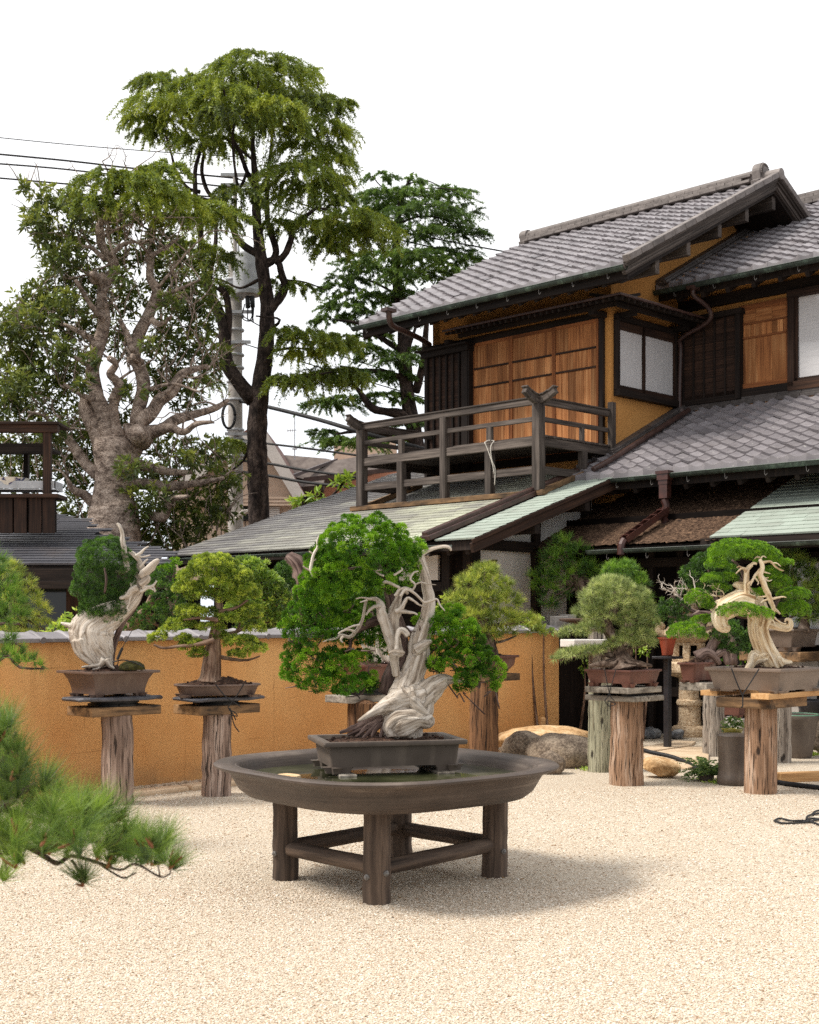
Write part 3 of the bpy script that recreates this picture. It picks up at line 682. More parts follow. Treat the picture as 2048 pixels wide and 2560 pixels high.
# walls
mb = MB()
hbox(mb, 0.0, 3.6, 0.0, .16, 2.6, 6.66)
mb.prism([H(0, .16, 2.6), H(0, 4.6, 2.6), H(0, 4.6, 7.3), H(0, 2.92, 8.18), H(0, .16, 6.74)], HA * .16)
mb.prism([H(3.6, .0, 2.6), H(3.6, 4.6, 2.6), H(3.6, 4.6, 7.3), H(3.6, 2.92, 8.18), H(3.6, .0, 6.66)], -HA * .16)
hbox(mb, -5.6, 0, 1.8, 1.96, 3.0, 6.7)
hp(mb, 'wall', 'house_yellow')
# main tiled roof
sl = nrm(np.array([HB[0], HB[1], .52])); dn_ = nrm(np.array([-HB[0], -HB[1], .52]))
mb = MB()
tile_roof(mb, H(-1.0, -1.0, 6.30), HA, sl, 5.25, 3.9 * math.hypot(1, .52))
tile_roof(mb, H(-1.0, 2.92 + 1.7, 8.34 - .52 * 1.7), HA, dn_, 5.25, 1.7 * math.hypot(1, .52), keep=lambda u, v: True)
hp(mb, 'main_roof', 'tile')
mb = MB()       # roof boarding under the tiles
mb.prism([H(-.97, -.96, 6.24), H(-.97, 2.92, 8.26), H(-.97, 4.6, 7.38), H(-.97, 4.6, 7.26), H(-.97, 2.92, 8.14), H(-.97, -.96, 6.12)], HA * 5.2)
for i in range(18):
    s_ = -.85 + i * .3; mb.bar(H(s_, -.93, 6.10), H(s_, 0, 6.58), .05, .07)
hp(mb, 'roof_boarding', 'wood_dark')
rd = MB()       # ridge of stacked flat tiles
for c in range(3):
    zz = 8.37 + c * .046; wv = .15 - .012 * c; s_ = -.62 + .3 * (c % 2) * .5
    while s_ < 3.95:
        e_ = min(s_ + .30, 3.95); hbox(rd, s_ + .003, e_ - .003, 2.92 - wv + rnd(-.004, .004), 2.92 + wv, zz, zz + .042); s_ = e_
rd.build('roof_ridge', M['ridge'], house, bevel=.004)
rd = MB(); rd.tube([H(-.66, 2.92, 8.51), H(4.0, 2.92, 8.51)], .07, seg=14, sub=1)
rd.tube([H(-1.1, 2.92, 8.42), H(-.55, 2.92, 8.44)], .085, seg=16, sub=1)
hp(rd, 'ridge_cap', 'ridge', smooth=True, auto=40)
# end ornaments of the ridge: horseshoe tile with a raised rolled rim
for s_, sg in ((-.66, -1), (3.98, 1)):
    oni = MB()
    rs = .72 if sg < 0 else .55
    for r0, dep, k_ in ((.20 * rs, .14, 0), (.135 * rs, .17, 1)):
        ol = [H(s_, 2.92 + r0 * x, 8.44 + r0 * y) for x, y in [(-1.15, -.9), (-1.25, -.5), (-.85, -.35)] + [(-math.cos(q), math.sin(q) + .55) for q in np.linspace(-.3, math.pi + .3, 15)] + [(.85, -.35), (1.25, -.5), (1.15, -.9)]]
        oni.prism(ol, HA * sg * dep if k_ == 0 else HA * sg * dep)
    ar = [H(s_ + sg * .14, 2.92 - .165 * rs * math.cos(q), 8.44 + .11 * rs + .165 * rs * math.sin(q)) for q in np.linspace(-.5, math.pi + .5, 18)]
    oni.tube(ar, .016, seg=8, sub=1)
    for q in ar[1:-1]: oni.box(q + HA * sg * .015, (.02, .02, .02), .78)
    hp(oni, 'ridge_ornament', 'ridge', bevel=.008)
# verge of the gable: tile border, barge boards, purlin ends
vb = MB(); vt = MB()
for sgn, (ta, tb) in ((1, (-1.06, 2.92)), (-1, (4.66, 2.92))):
    for off, h_, w_, so_ in ((-.075, .12, .05, -.98), (-.01, .035, .07, -1.0), (.028, .035, .09, -1.02), (-.10, .03, .065, -.99)):
        z0 = (MT(ta) if sgn > 0 else 8.34 - .52 * (ta - 2.92)) + off; z1 = MT(tb) + off
        vb.bar(H(so_, ta, z0), H(so_, tb + (.02 if sgn > 0 else -.02), z1), w_, h_)
    n = 15
    for i in range(n):
        t0 = ta + (tb - ta) * i / n; t1 = ta + (tb - ta) * (i + .985) / n; zf = (lambda t: MT(t)) if sgn > 0 else (lambda t: 8.34 - .52 * (t - 2.92))
        vt.bar(H(-1.03, t0, zf(t0) + .088), H(-1.03, t1, zf(t1) + .084), .13, .085)
vb.build('barge_board', M['wood_grey'], house, bevel=.006); vt.build('verge_tile', M['ridge'], house, bevel=.008)
pu = MB()
for px, py in ((1644, 665), (1722, 630), (1800, 585), (1868, 552), (1935, 518)):
    s_ = -.93; t_ = t_at(px, s_); z_ = MT(t_) - .30 if t_ < 2.92 else 8.34 - .30 - .52 * (t_ - 2.92)
    hbox(pu, s_, .3, t_ - .05, t_ + .05, z_ - .10, z_ + .10)
pu.build('purlin', M['wood_grey'], house, bevel=.006)
# gutters
def gutter(p0, p1, r, name='gutter', mat='gutter', hooks=True, n=9):
    mb = MB(); p0 = np.asarray(p0, float); p1 = np.asarray(p1, float); d = nrm(p1 - p0); o = nrm(np.cross(d, (0, 0, 1)))
    ring = [(math.cos(q), math.sin(q)) for q in np.linspace(math.pi, 2 * math.pi, 9)]
    vs = [p0 + o * r * x + np.array([0, 0, r * y]) for x, y in ring] + [p1 + o * r * x + np.array([0, 0, r * y]) for x, y in ring]
    vs += [p0 + o * (r - .006) * x + np.array([0, 0, (r - .006) * y]) for x, y in ring] + [p1 + o * (r - .006) * x + np.array([0, 0, (r - .006) * y]) for x, y in ring]
    f = []
    for i in range(8): f += [(i, i + 1, 9 + i + 1, 9 + i), (18 + i + 1, 18 + i, 27 + i, 27 + i + 1)]
    f += [(0, 9, 27, 18), (8, 26, 35, 17)] + [(i + 1, i, 18 + i, 18 + i + 1) for i in range(8)]
    mb.add(vs, f)
    for e_ in (-1, 1): mb.tube([p0 + o * r * e_, p1 + o * r * e_], .006, seg=6, sub=1)
    gob = mb.build(name, M[mat], house, smooth=True, auto=40)
    if hooks:
        for i in range(n):
            hk = MB(); c = p0 + (p1 - p0) * (i + .5) / n
            hk.tube([c + (0, 0, -r), c + (0, 0, -r - .04), c + d * .012 + (0, 0, -r - .07), c + d * .03 + (0, 0, -r - .06), c + d * .034 + (0, 0, -r - .045)], .0035, seg=6, sub=3)
            hk.build('gutter_hook', M['bolt'], gob)
    return gob
gutter(H(4.36, -1.07, 6.255), H(-1.02, -1.07, 6.255), .06)
# eave board under the tiles
mb = MB(); hbox(mb, -.98, 4.25, -.97, -.93, 6.10, 6.25); hp(mb, 'eave_board', 'wood_dark')

# right wing: wall openings, roof
RW = lambda t: 6.50 + .53 * (t - 1.15)
slr = nrm(np.array([HB[0], HB[1], .53]))
mb = MB(); tile_roof(mb, H(-5.4, 1.15, 6.50), HA, slr, 5.38, 3.85 * math.hypot(1, .53), rng=np.random.default_rng(8)); hp(mb, 'wing_roof', 'tile')
mb = MB(); mb.prism([H(-.0, 1.2, 6.46), H(0, 5.0, 8.46), H(0, 5.0, 8.3), H(0, 1.2, 6.32)], -HA * 5.4)
for i in range(12):
    s_ = -.35 - i * .42; mb.bar(H(s_, 1.2, 6.30), H(s_, 1.8, 6.62), .06, .09)
hp(mb, 'wing_roof_boarding', 'wood_dark')
rd = MB()
for c in range(4):
    zz = 8.52 + c * .05; wv = .17 - .01 * c; s_ = -5.4 + .15 * (c % 2)
    while s_ < 0.4:
        e_ = s_ + .30; hbox(rd, s_ + .003, e_ - .003, 5 - wv, 5 + wv, zz, zz + .046); s_ = e_
rd.build('wing_ridge', M['ridge'], house, bevel=.004)
gutter(H(-.02, 1.08, 6.45), H(-5.4, 1.08, 6.45), .06, n=8)
rb = MB()       # rim of ridge tiles where the wing roof meets the gable wall
for k_, (so_, dz, w_, h_) in enumerate(((-.13, .045, .26, .07), (-.10, .095, .20, .045), (-.085, .135, .17, .035))):
    n = 7
    for i in range(n):
        t0 = 1.12 + 2.95 * i / n; t1 = 1.12 + 2.95 * (i + .99) / n; rb.bar(H(so_, t0, RW(t0) + dz), H(so_, t1, RW(t1) + dz), w_, h_)
rb.build('wing_roof_rim', M['tile_dark'], house, bevel=.006)

# lower tiled roof (over the ground floor, under the wing)
R2Z = lambda t: 3.47 + .467 * (t + .88)
sl2 = nrm(np.array([HB[0], HB[1], .467]))
mb = MB(); tile_roof(mb, H(-5.0, -.88, 3.47), HA, sl2, 5.22, 2.66 * math.hypot(1, .467), keep=lambda u, v: (u < 5.0 or v < .95), rng=np.random.default_rng(5)); hp(mb, 'lower_tile_roof', 'tile')
mb = MB(); mb.prism([H(.15, -.84, 3.42), H(.15, 1.8, 4.66), H(.15, 1.8, 4.5), H(.15, -.84, 3.28)], -HA * 5.2)
for i in range(12): mb.bar(H(-.2 - i * .4, -.82, 3.26), H(-.2 - i * .4, .3, 3.78), .06, .09)
hp(mb, 'lower_roof_boarding', 'wood_dark')
rb = MB()
for so_, dz, w_, h_ in ((-.13, .035, .26, .06), (-.10, .08, .20, .045), (-.085, .115, .17, .035)):
    for i in range(6):
        t0 = -.12 + 1.88 * i / 6; t1 = -.12 + 1.88 * (i + .99) / 6; rb.bar(H(so_, t0, R2Z(t0) + dz), H(so_, t1, R2Z(t1) + dz), w_, h_)
    for i in range(13):
        s0 = -.2 - i * .38; hbox(rb, s0, s0 - .375, 1.8 - w_ * .62, 1.8, R2Z(1.75) + dz - h_ / 2 - .02, R2Z(1.75) + dz + h_ / 2 - .025)
rb.build('lower_roof_rim', M['tile_dark'], house, bevel=.006)
mo = MB()       # mortar bedding seen between rim and tiles
mo.bar(H(-.16, -.05, R2Z(-.05) + .01), H(-.16, 1.74, R2Z(1.74) + .01), .22, .06); hbox(mo, -.2, -5, 1.66, 1.8, R2Z(1.7) + .0, R2Z(1.7) + .06)
hp(mo, 'mortar_bed', 'house_yellow'); mo = MB()
mo.bar(H(-.16, 1.14, RW(1.14) + .02), H(-.16, 4.0, RW(4.0) + .02), .22, .06)
hp(mo, 'mortar_bed', 'house_yellow')
gutter(H(-.5, -.95, 3.42), H(-5.0, -.95, 3.42), .055, n=8)
hb = MB(); hbox(hb, -1.98, -2.18, -1.02, -.88, 3.26, 3.50)  # placeholder head is refined below
hd = MB()       # rainwater head and its wavy box pipe down to the bark roof
s_h = s_at(1665, -.95); 
def box_along(mb, pts, ws):
    for (p0, p1), (w_, h_) in zip(zip(pts[:-1], pts[1:]), ws): mb.bar(p0, p1, w_, h_)
hc = H(s_h, -.97, 0)
for z0, z1, w_ in ((3.42, 3.46, .20), (3.34, 3.42, .17), (3.28, 3.34, .14), (3.10, 3.28, .125)): hd.box((hc[0], hc[1], (z0 + z1) / 2), (w_, w_ * .8, z1 - z0), math.radians(-45))
zz = 3.08
for i in range(4):
    o = -HA * (.012 if i % 2 else -.012)
    hd.tube([hc + o + (0, 0, zz), hc - o * 1.6 + (0, 0, zz - .08), hc + o + (0, 0, zz - .16)], [.055, .048, .055], seg=8, sub=3); zz -= .145
zk = z_at(1305, s_h, -.97)
hp(hd, 'rainwater_head', 'gutter_red', smooth=True, auto=30)

# pent roof round the corner above shutters and side window
pn = MB(); pz0, pz1 = 6.02, 6.17; pe = .60
s_l = s_at(1105, -pe)
pn.prism([H(-pe, -pe, pz0), H(s_l, -pe, pz0), H(s_l, 0.0, pz1), H(-.0, 0.0, pz1)], (0, 0, .035))
pn.prism([H(-pe, -pe, pz0), H(0, 0, pz1), H(0, 1.75, pz1), H(-pe, 1.75, pz0)], (0, 0, .035))
hp(pn, 'pent_roof', 'pipe_brown', bevel=.005)
pr = MB()
for i in range(30):
    s_ = -.5 + i * (s_l + .45) / 29; pr.bar(H(s_, -pe + .03, pz0 - .03), H(s_, 0, pz1 - .03), .03, .045)
for i in range(16):
    t_ = -.5 + i * 2.2 / 15; pr.bar(H(-pe + .03, t_, pz0 - .03), H(0, t_, pz1 - .03), .03, .045)
hbox(pr, -.3, s_l - .1, -.34, -.28, pz0 - .06, pz0 + .0); hbox(pr, -.34, -.28, -.34, 1.7, pz0 - .06, pz0 + .0)
for s_ in (s_at(1150, 0), .12): hbox(pr, s_ - .05, s_ + .05, -.32, 0, pz0 - .12, pz0 - .05)
hbox(pr, -.32, 0, .1, .2, pz0 - .12, pz0 - .05); hbox(pr, -.32, 0, 1.45, 1.55, pz0 - .12, pz0 - .05)
hp(pr, 'pent_rafter', 'wood_dark')

# corner posts and dark trim on the front
FL = 4.01
tr = MB()
s_j0, s_j1 = s_at(1513, 0), s_at(1499, 0)
hbox(tr, s_j0, s_j1, -.06, .0, FL - .5, 5.98)                      # right jamb
hbox(tr, s_j0, s_at(1066, 0), -.05, 0.0, 5.90, 6.0)                  # head
hbox(tr, s_j0, 3.55, -.05, 0, FL - .14, FL - .02)                    # sill
hbox(tr, s_at(1183, 0) - .02, s_at(1170, 0), -.16, -.0, FL - .1, 5.94)
hp(tr, 'front_frame', 'wood_dark', bevel=.005)
# lattice box at the left of the shutters
la = MB(); s0, s1 = s_at(1172, -.1), s_at(1066, -.1); zt = 5.78
n = 13
for i in range(n):
    z0 = FL - .1 + (zt - FL + .1) * i / n; z1 = FL - .1 + (zt - FL + .1) * (i + 1) / n; la.bar(H(s0, -.10 - .004 * (i % 2), z0), H(s0, -.10, z1), .001, .001) if False else hbox(la, s0, s1, -.10, -.02, z0 + .004, z1)
lat = hp(la, 'shutter_box', 'wood_brown')
lb = MB()
for q in np.linspace(s0 + .05, s1 - .05, 7): hbox(lb, q - .018, q + .018, -.135, -.10, FL - .1, zt)
hbox(lb, s1 - .06, s1, -.15, 0, FL - .6, zt); hbox(lb, s0 - .05, s0, -.15, -.0, FL - .1, zt + .0)
hbox(lb, s0 - .06, s1 + .04, -.20, 0, zt, zt + .09); hbox(lb, s0 - .09, s1 + .10, -.28, 0, zt + .09, zt + .12)
lb.build('batten', M['wood_dark'], lat, bevel=.004)
# three cedar rain shutters
edges = [(1183, 1279), (1279, 1387), (1387, 1498)]
for i, (pa, pb) in enumerate(edges):
    tt = -.02 - .012 * i; sb, sa = s_at(pa, tt), s_at(pb, tt)         # sa right, sb left
    bd = MB(); fr = MB(); rl_ = MB()
    for (z0, z1, nb) in ((5.50, 5.87, 3), (5.215, 5.475, 9 if i < 2 else 7), (FL + .02, 5.19, 6)):
        w_ = (sb - sa) / nb; cut = [sa]
        for q in range(nb - 1): cut.append(sa + w_ * (q + 1) + rnd(-.015, .015))
        cut.append(sb)
        for q in range(nb): hbox(bd, cut[q] + .002, cut[q + 1] - .002, tt - .010 - rnd(0, .004), tt + .01, z0, z1)
    sh = bd.build('rain_shutter', M['wood_shutter'], house)
    for z_ in (5.487, 5.202): hbox(rl_, sa + .035, sb - .035, tt - .032, tt, z_ - .014, z_ + .014)
    hbox(fr, sa, sb, tt - .025, tt, 5.85, 5.90); hbox(fr, sa, sb, tt - .025, tt, FL - .02, FL + .03)
    hbox(fr, sa - .0, sa + .035, tt - .028, tt, FL, 5.9); hbox(fr, sb - .035, sb, tt - .028, tt, FL, 5.9)
    fr.build('shutter_frame', M['wood_shutter_frame'], sh, bevel=.003); rl_.build('shutter_rail', M['wood_brown'], sh, bevel=.003)
# gable side window with two paper-blind panes
t0, t1 = t_at(1538, -.03), t_at(1690, -.03)
wf = MB()
def gbox(mb, t_0, t_1, z0, z1, d0=-.06, d1=0.): hbox(mb, d0, d1, t_0, t_1, z0, z1)
gbox(wf, t0, t0 + .07, 4.84, 5.90, -.07); gbox(wf, t1 - .06, t1, 4.84, 5.90, -.07); gbox(wf, t0, t1, 5.86, 5.95, -.08); gbox(wf, t0 + .0, t1 + .05, 4.76, 4.86, -.11)
wo_ = wf.build('window', M['wood_dark'], house, bevel=.004)
sa_ = MB(); tm = t_at(1606, -.03); tm2 = t_at(1619, -.03)
for (q0, q1, dd) in ((t0 + .07, tm + .045, -.02), (tm - .0, t1 - .06, -.04)):
    gbox(sa_, q0, q0 + .045, 4.86, 5.86, dd - .02, dd); gbox(sa_, q1 - .045, q1, 4.86, 5.86, dd - .02, dd); gbox(sa_, q0, q1, 4.86, 4.93, dd - .02, dd); gbox(sa_, q0, q1, 5.74, 5.86, dd - .02, dd)
sa_.build('window_sash', M['wood_brown'], wo_, bevel=.003)
pa_ = MB(); gbox(pa_, t0 + .08, tm + .02, 4.90, 5.80, -.019, -.012); gbox(pa_, tm + .03, t1 - .08, 4.90, 5.80, -.038, -.03)
pa_.build('pane', M['paper'], wo_)
# wing front: dark panelling, shutter, papered window
wl_ = MB(); s0, s1 = s_at(1847, 1.7), s_at(1703, 1.7)
for i in range(10): hbox(wl_, s0, s1, 1.70 + .003 * (i % 2), 1.8, 4.86 + i * .118, 4.86 + (i + 1) * .118 - .004)
pw = hp(wl_, 'wing_panel', 'wood_brown')
lb = MB()
for q in np.linspace(s0 + .04, s1 - .05, 6): hbox(lb, q - .014, q + .014, 1.675, 1.70, 4.86, 6.04)
hbox(lb, s0 - .05, s0 + .03, 1.64, 1.8, 4.78, 6.08); hbox(lb, s0 - .08, s1 + .03, 1.62, 1.8, 6.04, 6.12); hbox(lb, s0, s1, 1.66, 1.8, 4.78, 4.86)
lb.build('batten', M['wood_dark'], pw, bevel=.003)
s0, s1 = s_at(1972, 1.76), s_at(1852, 1.76)
bd = MB(); fr = MB()
for z0, z1, nb in ((5.90, 6.10, 3), (5.69, 5.87, 9), (5.0, 5.66, 3)):
    for q in range(nb): hbox(bd, s0 + (s1 - s0) * q / nb + .002, s0 + (s1 - s0) * (q + 1) / nb - .002, 1.752 - rnd(0, .004), 1.78, z0, z1)
sh = bd.build('rain_shutter', M['wood_shutter'], house)
for z_ in (5.885, 5.675): hbox(fr, s0, s1, 1.735, 1.76, z_ - .014, z_ + .014)
hbox(fr, s0, s1, 1.735, 1.77, 6.09, 6.17); hbox(fr, s0, s1, 1.73, 1.77, 4.93, 5.0); hbox(fr, s0 - .03, s0 + .03, 1.735, 1.77, 4.93, 6.17)
fr.build('shutter_frame', M['wood_shutter_frame'], sh, bevel=.003)
wf = MB(); s0, s1 = -4.2, s_at(1975, 1.76)
hbox(wf, s1 - .10, s1, 1.68, 1.8, 4.86, 6.22); hbox(wf, s0, s1, 1.68, 1.8, 4.80, 4.93); hbox(wf, s0, s1, 1.66, 1.8, 6.14, 6.24); hbox(wf, s0, s0 + .1, 1.68, 1.8, 4.86, 6.2)
wo2 = wf.build('window', M['wood_brown'], house, bevel=.004)
pa_ = MB(); hbox(pa_, s0 + .1, s1 - .10, 1.76, 1.775, 4.93, 6.14); pa_.build('pane', M['paper'], wo2)
wf = MB()
for q in (4.93, ): hbox(wf, s0, s1 - .1, 1.73, 1.76, q, q + .05)
hbox(wf, s1 - .14, s1 - .10, 1.73, 1.76, 4.93, 6.14); wf.build('window_sash', M['wood_brown'], wo2)
mb = MB(); hbox(mb, -5.5, s_at(1700, 1.7), 1.7, 1.8, 4.62, 4.925); hbox(mb, -5.5, 0, 1.72, 1.8, 6.24, 6.4); hp(mb, 'wing_trim', 'wood_dark')

# down pipes
dp = MB()
q0 = H(-.30, 1.08, 0); s_w = s_at(1700, 1.74)
pts = [H(s_at(1733, 1.08), 1.08, z_at(724, s_at(1733, 1.08), 1.08)), H(s_at(1733, 1.08), 1.10, z_at(750, -.3, 1.08)), H(s_at(1772, 1.4), 1.4, z_at(778, -.5, 1.4)),
       H(s_at(1772, 1.5), 1.5, z_at(808, -.5, 1.5)), H(s_at(1704, 1.62), 1.62, z_at(846, -.1, 1.62)), H(s_at(1702, 1.62), 1.62, z_at(880, -.1, 1.62)), H(s_at(1699, 1.62), 1.62, z_at(1020, -.1, 1.62)),
       H(s_at(1706, 1.5), 1.5, R2Z(1.5) + .10)]
dp.tube(pts, .035, seg=10, sub=4)
for c in (pts[0],): dp.box(c + (0, 0, .02), (.2, .12, .05), .78)
hp(dp, 'downpipe', 'pipe_brown', smooth=True, auto=40); dp = MB()
pts = [H(-.33, 1.52, R2Z(1.52) + .09), H(-.33, -.45, R2Z(-.45) + .09), H(-.28, -.80, R2Z(-.8) + .09)]
dp.tube(pts, .04, seg=10, sub=1); hp(dp, 'downpipe', 'pipe_brown', smooth=True, auto=40); dp = MB()
pts = [P(972, 778, 19.9), P(974, 800, 19.95), P(982, 815, 20.1), P(1010, 828, 20.5), P(1050, 846, 21.1), P(1074, 862, 21.55)]
dp.tube(pts, .045, seg=10, sub=3); dp.box(P(972, 776, 19.9), (.2, .14, .05), .78)
hp(dp, 'downpipe', 'pipe_brown', smooth=True, auto=40)

# ------------------------------------------------------------------ low shingled roof under the balcony
BZ = lambda t: 2.50 + .337 * (t + 3.71)
slb = nrm(np.array([HB[0], HB[1], .337])); kb_ = math.hypot(1, .337)
mb = MB()
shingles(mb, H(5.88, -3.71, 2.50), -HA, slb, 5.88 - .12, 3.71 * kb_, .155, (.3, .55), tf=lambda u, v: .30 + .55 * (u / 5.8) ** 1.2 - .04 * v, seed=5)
shingles(mb, H(5.88, 0, BZ(0)), -HA, slb, 2.3, 1.3 * kb_, .155, (.3, .55), tf=lambda u, v: .28, seed=6)
hp(mb, 'shingle_roof', 'shingle_grey')
mb = MB(); shingles(mb, H(-.02, -3.71, 2.50), -HA, slb, .68, 2.95 * kb_, .155, (.25, .42), tf=lambda u, v: .62, seed=7, lift=.008); hp(mb, 'copper_verge', 'shingle_green')
mb = MB()
mb.prism([H(5.86, -3.66, 2.48), H(5.86, 1.25, BZ(1.25) - .03), H(5.86, 1.25, BZ(1.25) - .16), H(5.86, -3.66, 2.36)], -HA * 2.26)
mb.prism([H(3.6, -3.66, 2.48), H(3.6, 0, BZ(0) - .03), H(3.6, 0, BZ(0) - .16), H(3.6, -3.66, 2.36)], -HA * 4.26)
for i in range(20): mb.bar(H(5.6 - i * .32, -3.62, 2.34), H(5.6 - i * .32, -2.9, 2.58), .05, .07)
hp(mb, 'shingle_roof_boarding', 'wood_dark')
rc = MB()
for so_, w_, dz in ((.075, .17, .05), (.075, .10, .10)):
    rc.bar(H(so_, -3.80, BZ(-3.80) + dz), H(so_, -.1, BZ(-.1) + dz), w_, .07)
rc.build('roof_batten', M['pipe_brown'], house, bevel=.012)
vg = MB()
vg.bar(H(-.70, -3.76, BZ(-3.76) - .03), H(-.70, -.55, BZ(-.55) - .03), .03, .05); vg.bar(H(-.67, -3.74, BZ(-3.74) - .115), H(-.67, -.5, BZ(-.5) - .115), .05, .12)
vg.build('verge_board', M['wood_brown'], house, bevel=.006)
for t_ in (-2.5, -1.45, -.55):
    q = MB(); hbox(q, -.68, .1, t_ - .05, t_ + .05, BZ(t_) - .30, BZ(t_) - .16); hp(q, 'purlin', 'wood_dark')
gutter(H(5.9, -3.79, 2.44), H(-.35, -3.79, 2.42), .045, n=8)
# ground floor of the low wing: dark front, white gable wall between timbers
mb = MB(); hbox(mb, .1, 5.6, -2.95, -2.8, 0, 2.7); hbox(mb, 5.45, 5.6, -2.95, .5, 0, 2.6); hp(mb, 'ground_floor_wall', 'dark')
mb = MB(); mb.prism([H(.12, -2.95, 1.1), H(.12, -.3, 1.1), H(.12, -.3, BZ(-.3) - .2), H(.12, -2.95, BZ(-2.95) - .2)], HA * .1)
hp(mb, 'white_gable', 'white_plaster')
mb = MB(); hbox(mb, .62, 1.35, -2.99, -2.95, 2.03, 2.36); hp(mb, 'white_panel', 'white_plaster')
tb = MB()
for t_, w_ in ((-2.90, .2), (-1.62, .11), (-.5, .14)): gbox(tb, t_ - w_ / 2, t_ + w_ / 2, 0, BZ(t_) - .25, .03, .16)
gbox(tb, -3.05, -.3, 2.42, 2.56, .04, .16); gbox(tb, -3.0, -.3, 1.30, 1.44, .04, .16); gbox(tb, -3.0, -.3, 0, .9, .05, .16)
for s_ in (.45, 1.5, 2.9, 4.3): hbox(tb, s_ - .07, s_ + .07, -3.02, -2.9, 0, 2.4)
hbox(tb, .1, 5.6, -3.0, -2.9, 1.88, 2.0)
hp(tb, 'ground_floor_timber', 'wood_dark')
# carved beam end
ce = MB(); ce.prism([H(.1, -3.0, 2.12), H(-.12, -3.02, 2.10), H(-.2, -3.02, 2.02), H(-.34, -3.04, 2.08), H(-.42, -3.04, 2.16), H(-.36, -3.04, 2.20), H(-.40, -3.04, 2.27), H(-.22, -3.02, 2.24), H(.1, -3.0, 2.26)], HB * .1); hp(ce, 'beam_end', 'wood_brown', bevel=.01)

# bark and copper roof over the entrance, shaded front behind
KZ = lambda t: 2.47 + .43 * (t + 1.71)
slk = nrm(np.array([HB[0], HB[1], .43]))
# rough surface of the bark sheet
nu, nv = 90, 70; rg = np.random.default_rng(77); vs = []
for j in range(nv + 1):
    for i in range(nu + 1):
        s_ = .6 - 3.45 * i / nu; t_ = -1.71 + 2.9 * j / nv; vs.append(H(s_, t_ - (rg.uniform(0, .05) if j == 0 else 0), KZ(t_) + rg.normal() * .007))
mb = MB(); mb.add(vs, [(j * (nu + 1) + i, j * (nu + 1) + i + 1, (j + 1) * (nu + 1) + i + 1, (j + 1) * (nu + 1) + i) for j in range(nv) for i in range(nu)], None, .5); hp(mb, 'bark_roof', 'bark_roof')
mb = MB(); shingles(mb, H(-2.74, -1.73, KZ(-1.73) + .045), -HA, slk, 3.2, 2.95 * math.hypot(1, .43), .135, (.22, .4), tf=lambda u, v: .55, seed=9, lift=.008); hp(mb, 'copper_roof', 'shingle_green')
mb = MB(); mb.prism([H(.6, -1.68, KZ(-1.68) - .04), H(.6, 1.2, KZ(1.2) - .04), H(.6, 1.2, KZ(1.2) - .16), H(.6, -1.68, KZ(-1.68) - .12)], -HA * 6.5)
hbox(mb, -2.6, -6, -1.72, -1.68, KZ(-1.7) - .14, KZ(-1.7) + .02)
hp(mb, 'entrance_roof_boarding', 'wood_dark')
gutter(H(-.95, -1.80, 2.40), H(-5.8, -1.80, 2.40), .05, n=8)
gt = MB(); pa = [P(1663, 1305, 18.2), H(s_at(1640, -.6), -.6, KZ(-.6) + .10), H(s_at(1575, -1.62), -1.62, KZ(-1.62) + .09)]
pa[0] = hc + np.array([0, 0, KZ(-.97) + .16]); d = nrm(pa[2] - pa[0]); sd_ = nrm(np.cross(d, (0, 0, 1))); up_ = np.cross(sd_, d)
pe_ = H(s_at(1560, -1.78), -1.78, KZ(-1.78) + .08)
gt.bar(pa[0] - up_ * .03, pe_ - up_ * .03, .11, .012); gt.bar(pa[0] + sd_ * .055, pe_ + sd_ * .055, .012, .08); gt.bar(pa[0] - sd_ * .055, pe_ - sd_ * .055, .012, .08)
for i in range(6): c = pa[0] + (pe_ - pa[0]) * (i + .4) / 6; gt.bar(c - sd_ * .06 + up_ * .03, c + sd_ * .06 + up_ * .03, .07, .012)
gt.tube([pe_, pe_ + d * .05 - (0, 0, .04), pe_ + d * .06 - (0, 0, .16)], .05, seg=8, sub=3)
hp(gt, 'roof_channel', 'gutter_red')
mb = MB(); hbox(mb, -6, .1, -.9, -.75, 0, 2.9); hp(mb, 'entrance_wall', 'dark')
tb = MB()
for s_ in (-.9, -1.35, -1.8, -2.25, -2.7, -3.3, -3.9, -4.4): hbox(tb, s_ - .045, s_ + .045, -.96, -.88, 0, 2.8)
hbox(tb, -6, .1, -.97, -.88, 2.2, 2.32); hbox(tb, -6, .1, -.97, -.88, .5, .62)
hp(tb, 'entrance_timber', 'wood_dark')
sc_ = MB(); hbox(sc_, -4.35, -3.35, -.93, -.90, 1.2, 2.2); sc_.build('pane', M['paper'], house)
del hb

# ------------------------------------------------------------------ balcony
bal = MB(); tb_ = -1.651
sL = s_at(905, tb_)
cols = [s_at(q, tb_) for q in (905, 1004, 1112, 1225)] + [0.0]
zt, zm, zf0, zf1, zl0, zl1 = 4.53, 4.28, 3.88, 4.00, 3.50, 3.605
rail = MB()
hbox(rail, -.02, sL + .05, tb_ - .035, tb_ + .035, zt - .085, zt); rail.bar(H(-.02, tb_, zt + .012), H(sL + .05, tb_, zt + .012), .10, .022)
hbox(rail, .03, sL - .03, tb_ - .022, tb_ + .022, zm - .065, zm)
hbox(rail, .03, sL - .03, tb_ - .02, tb_ + .02, zl0, zl1)
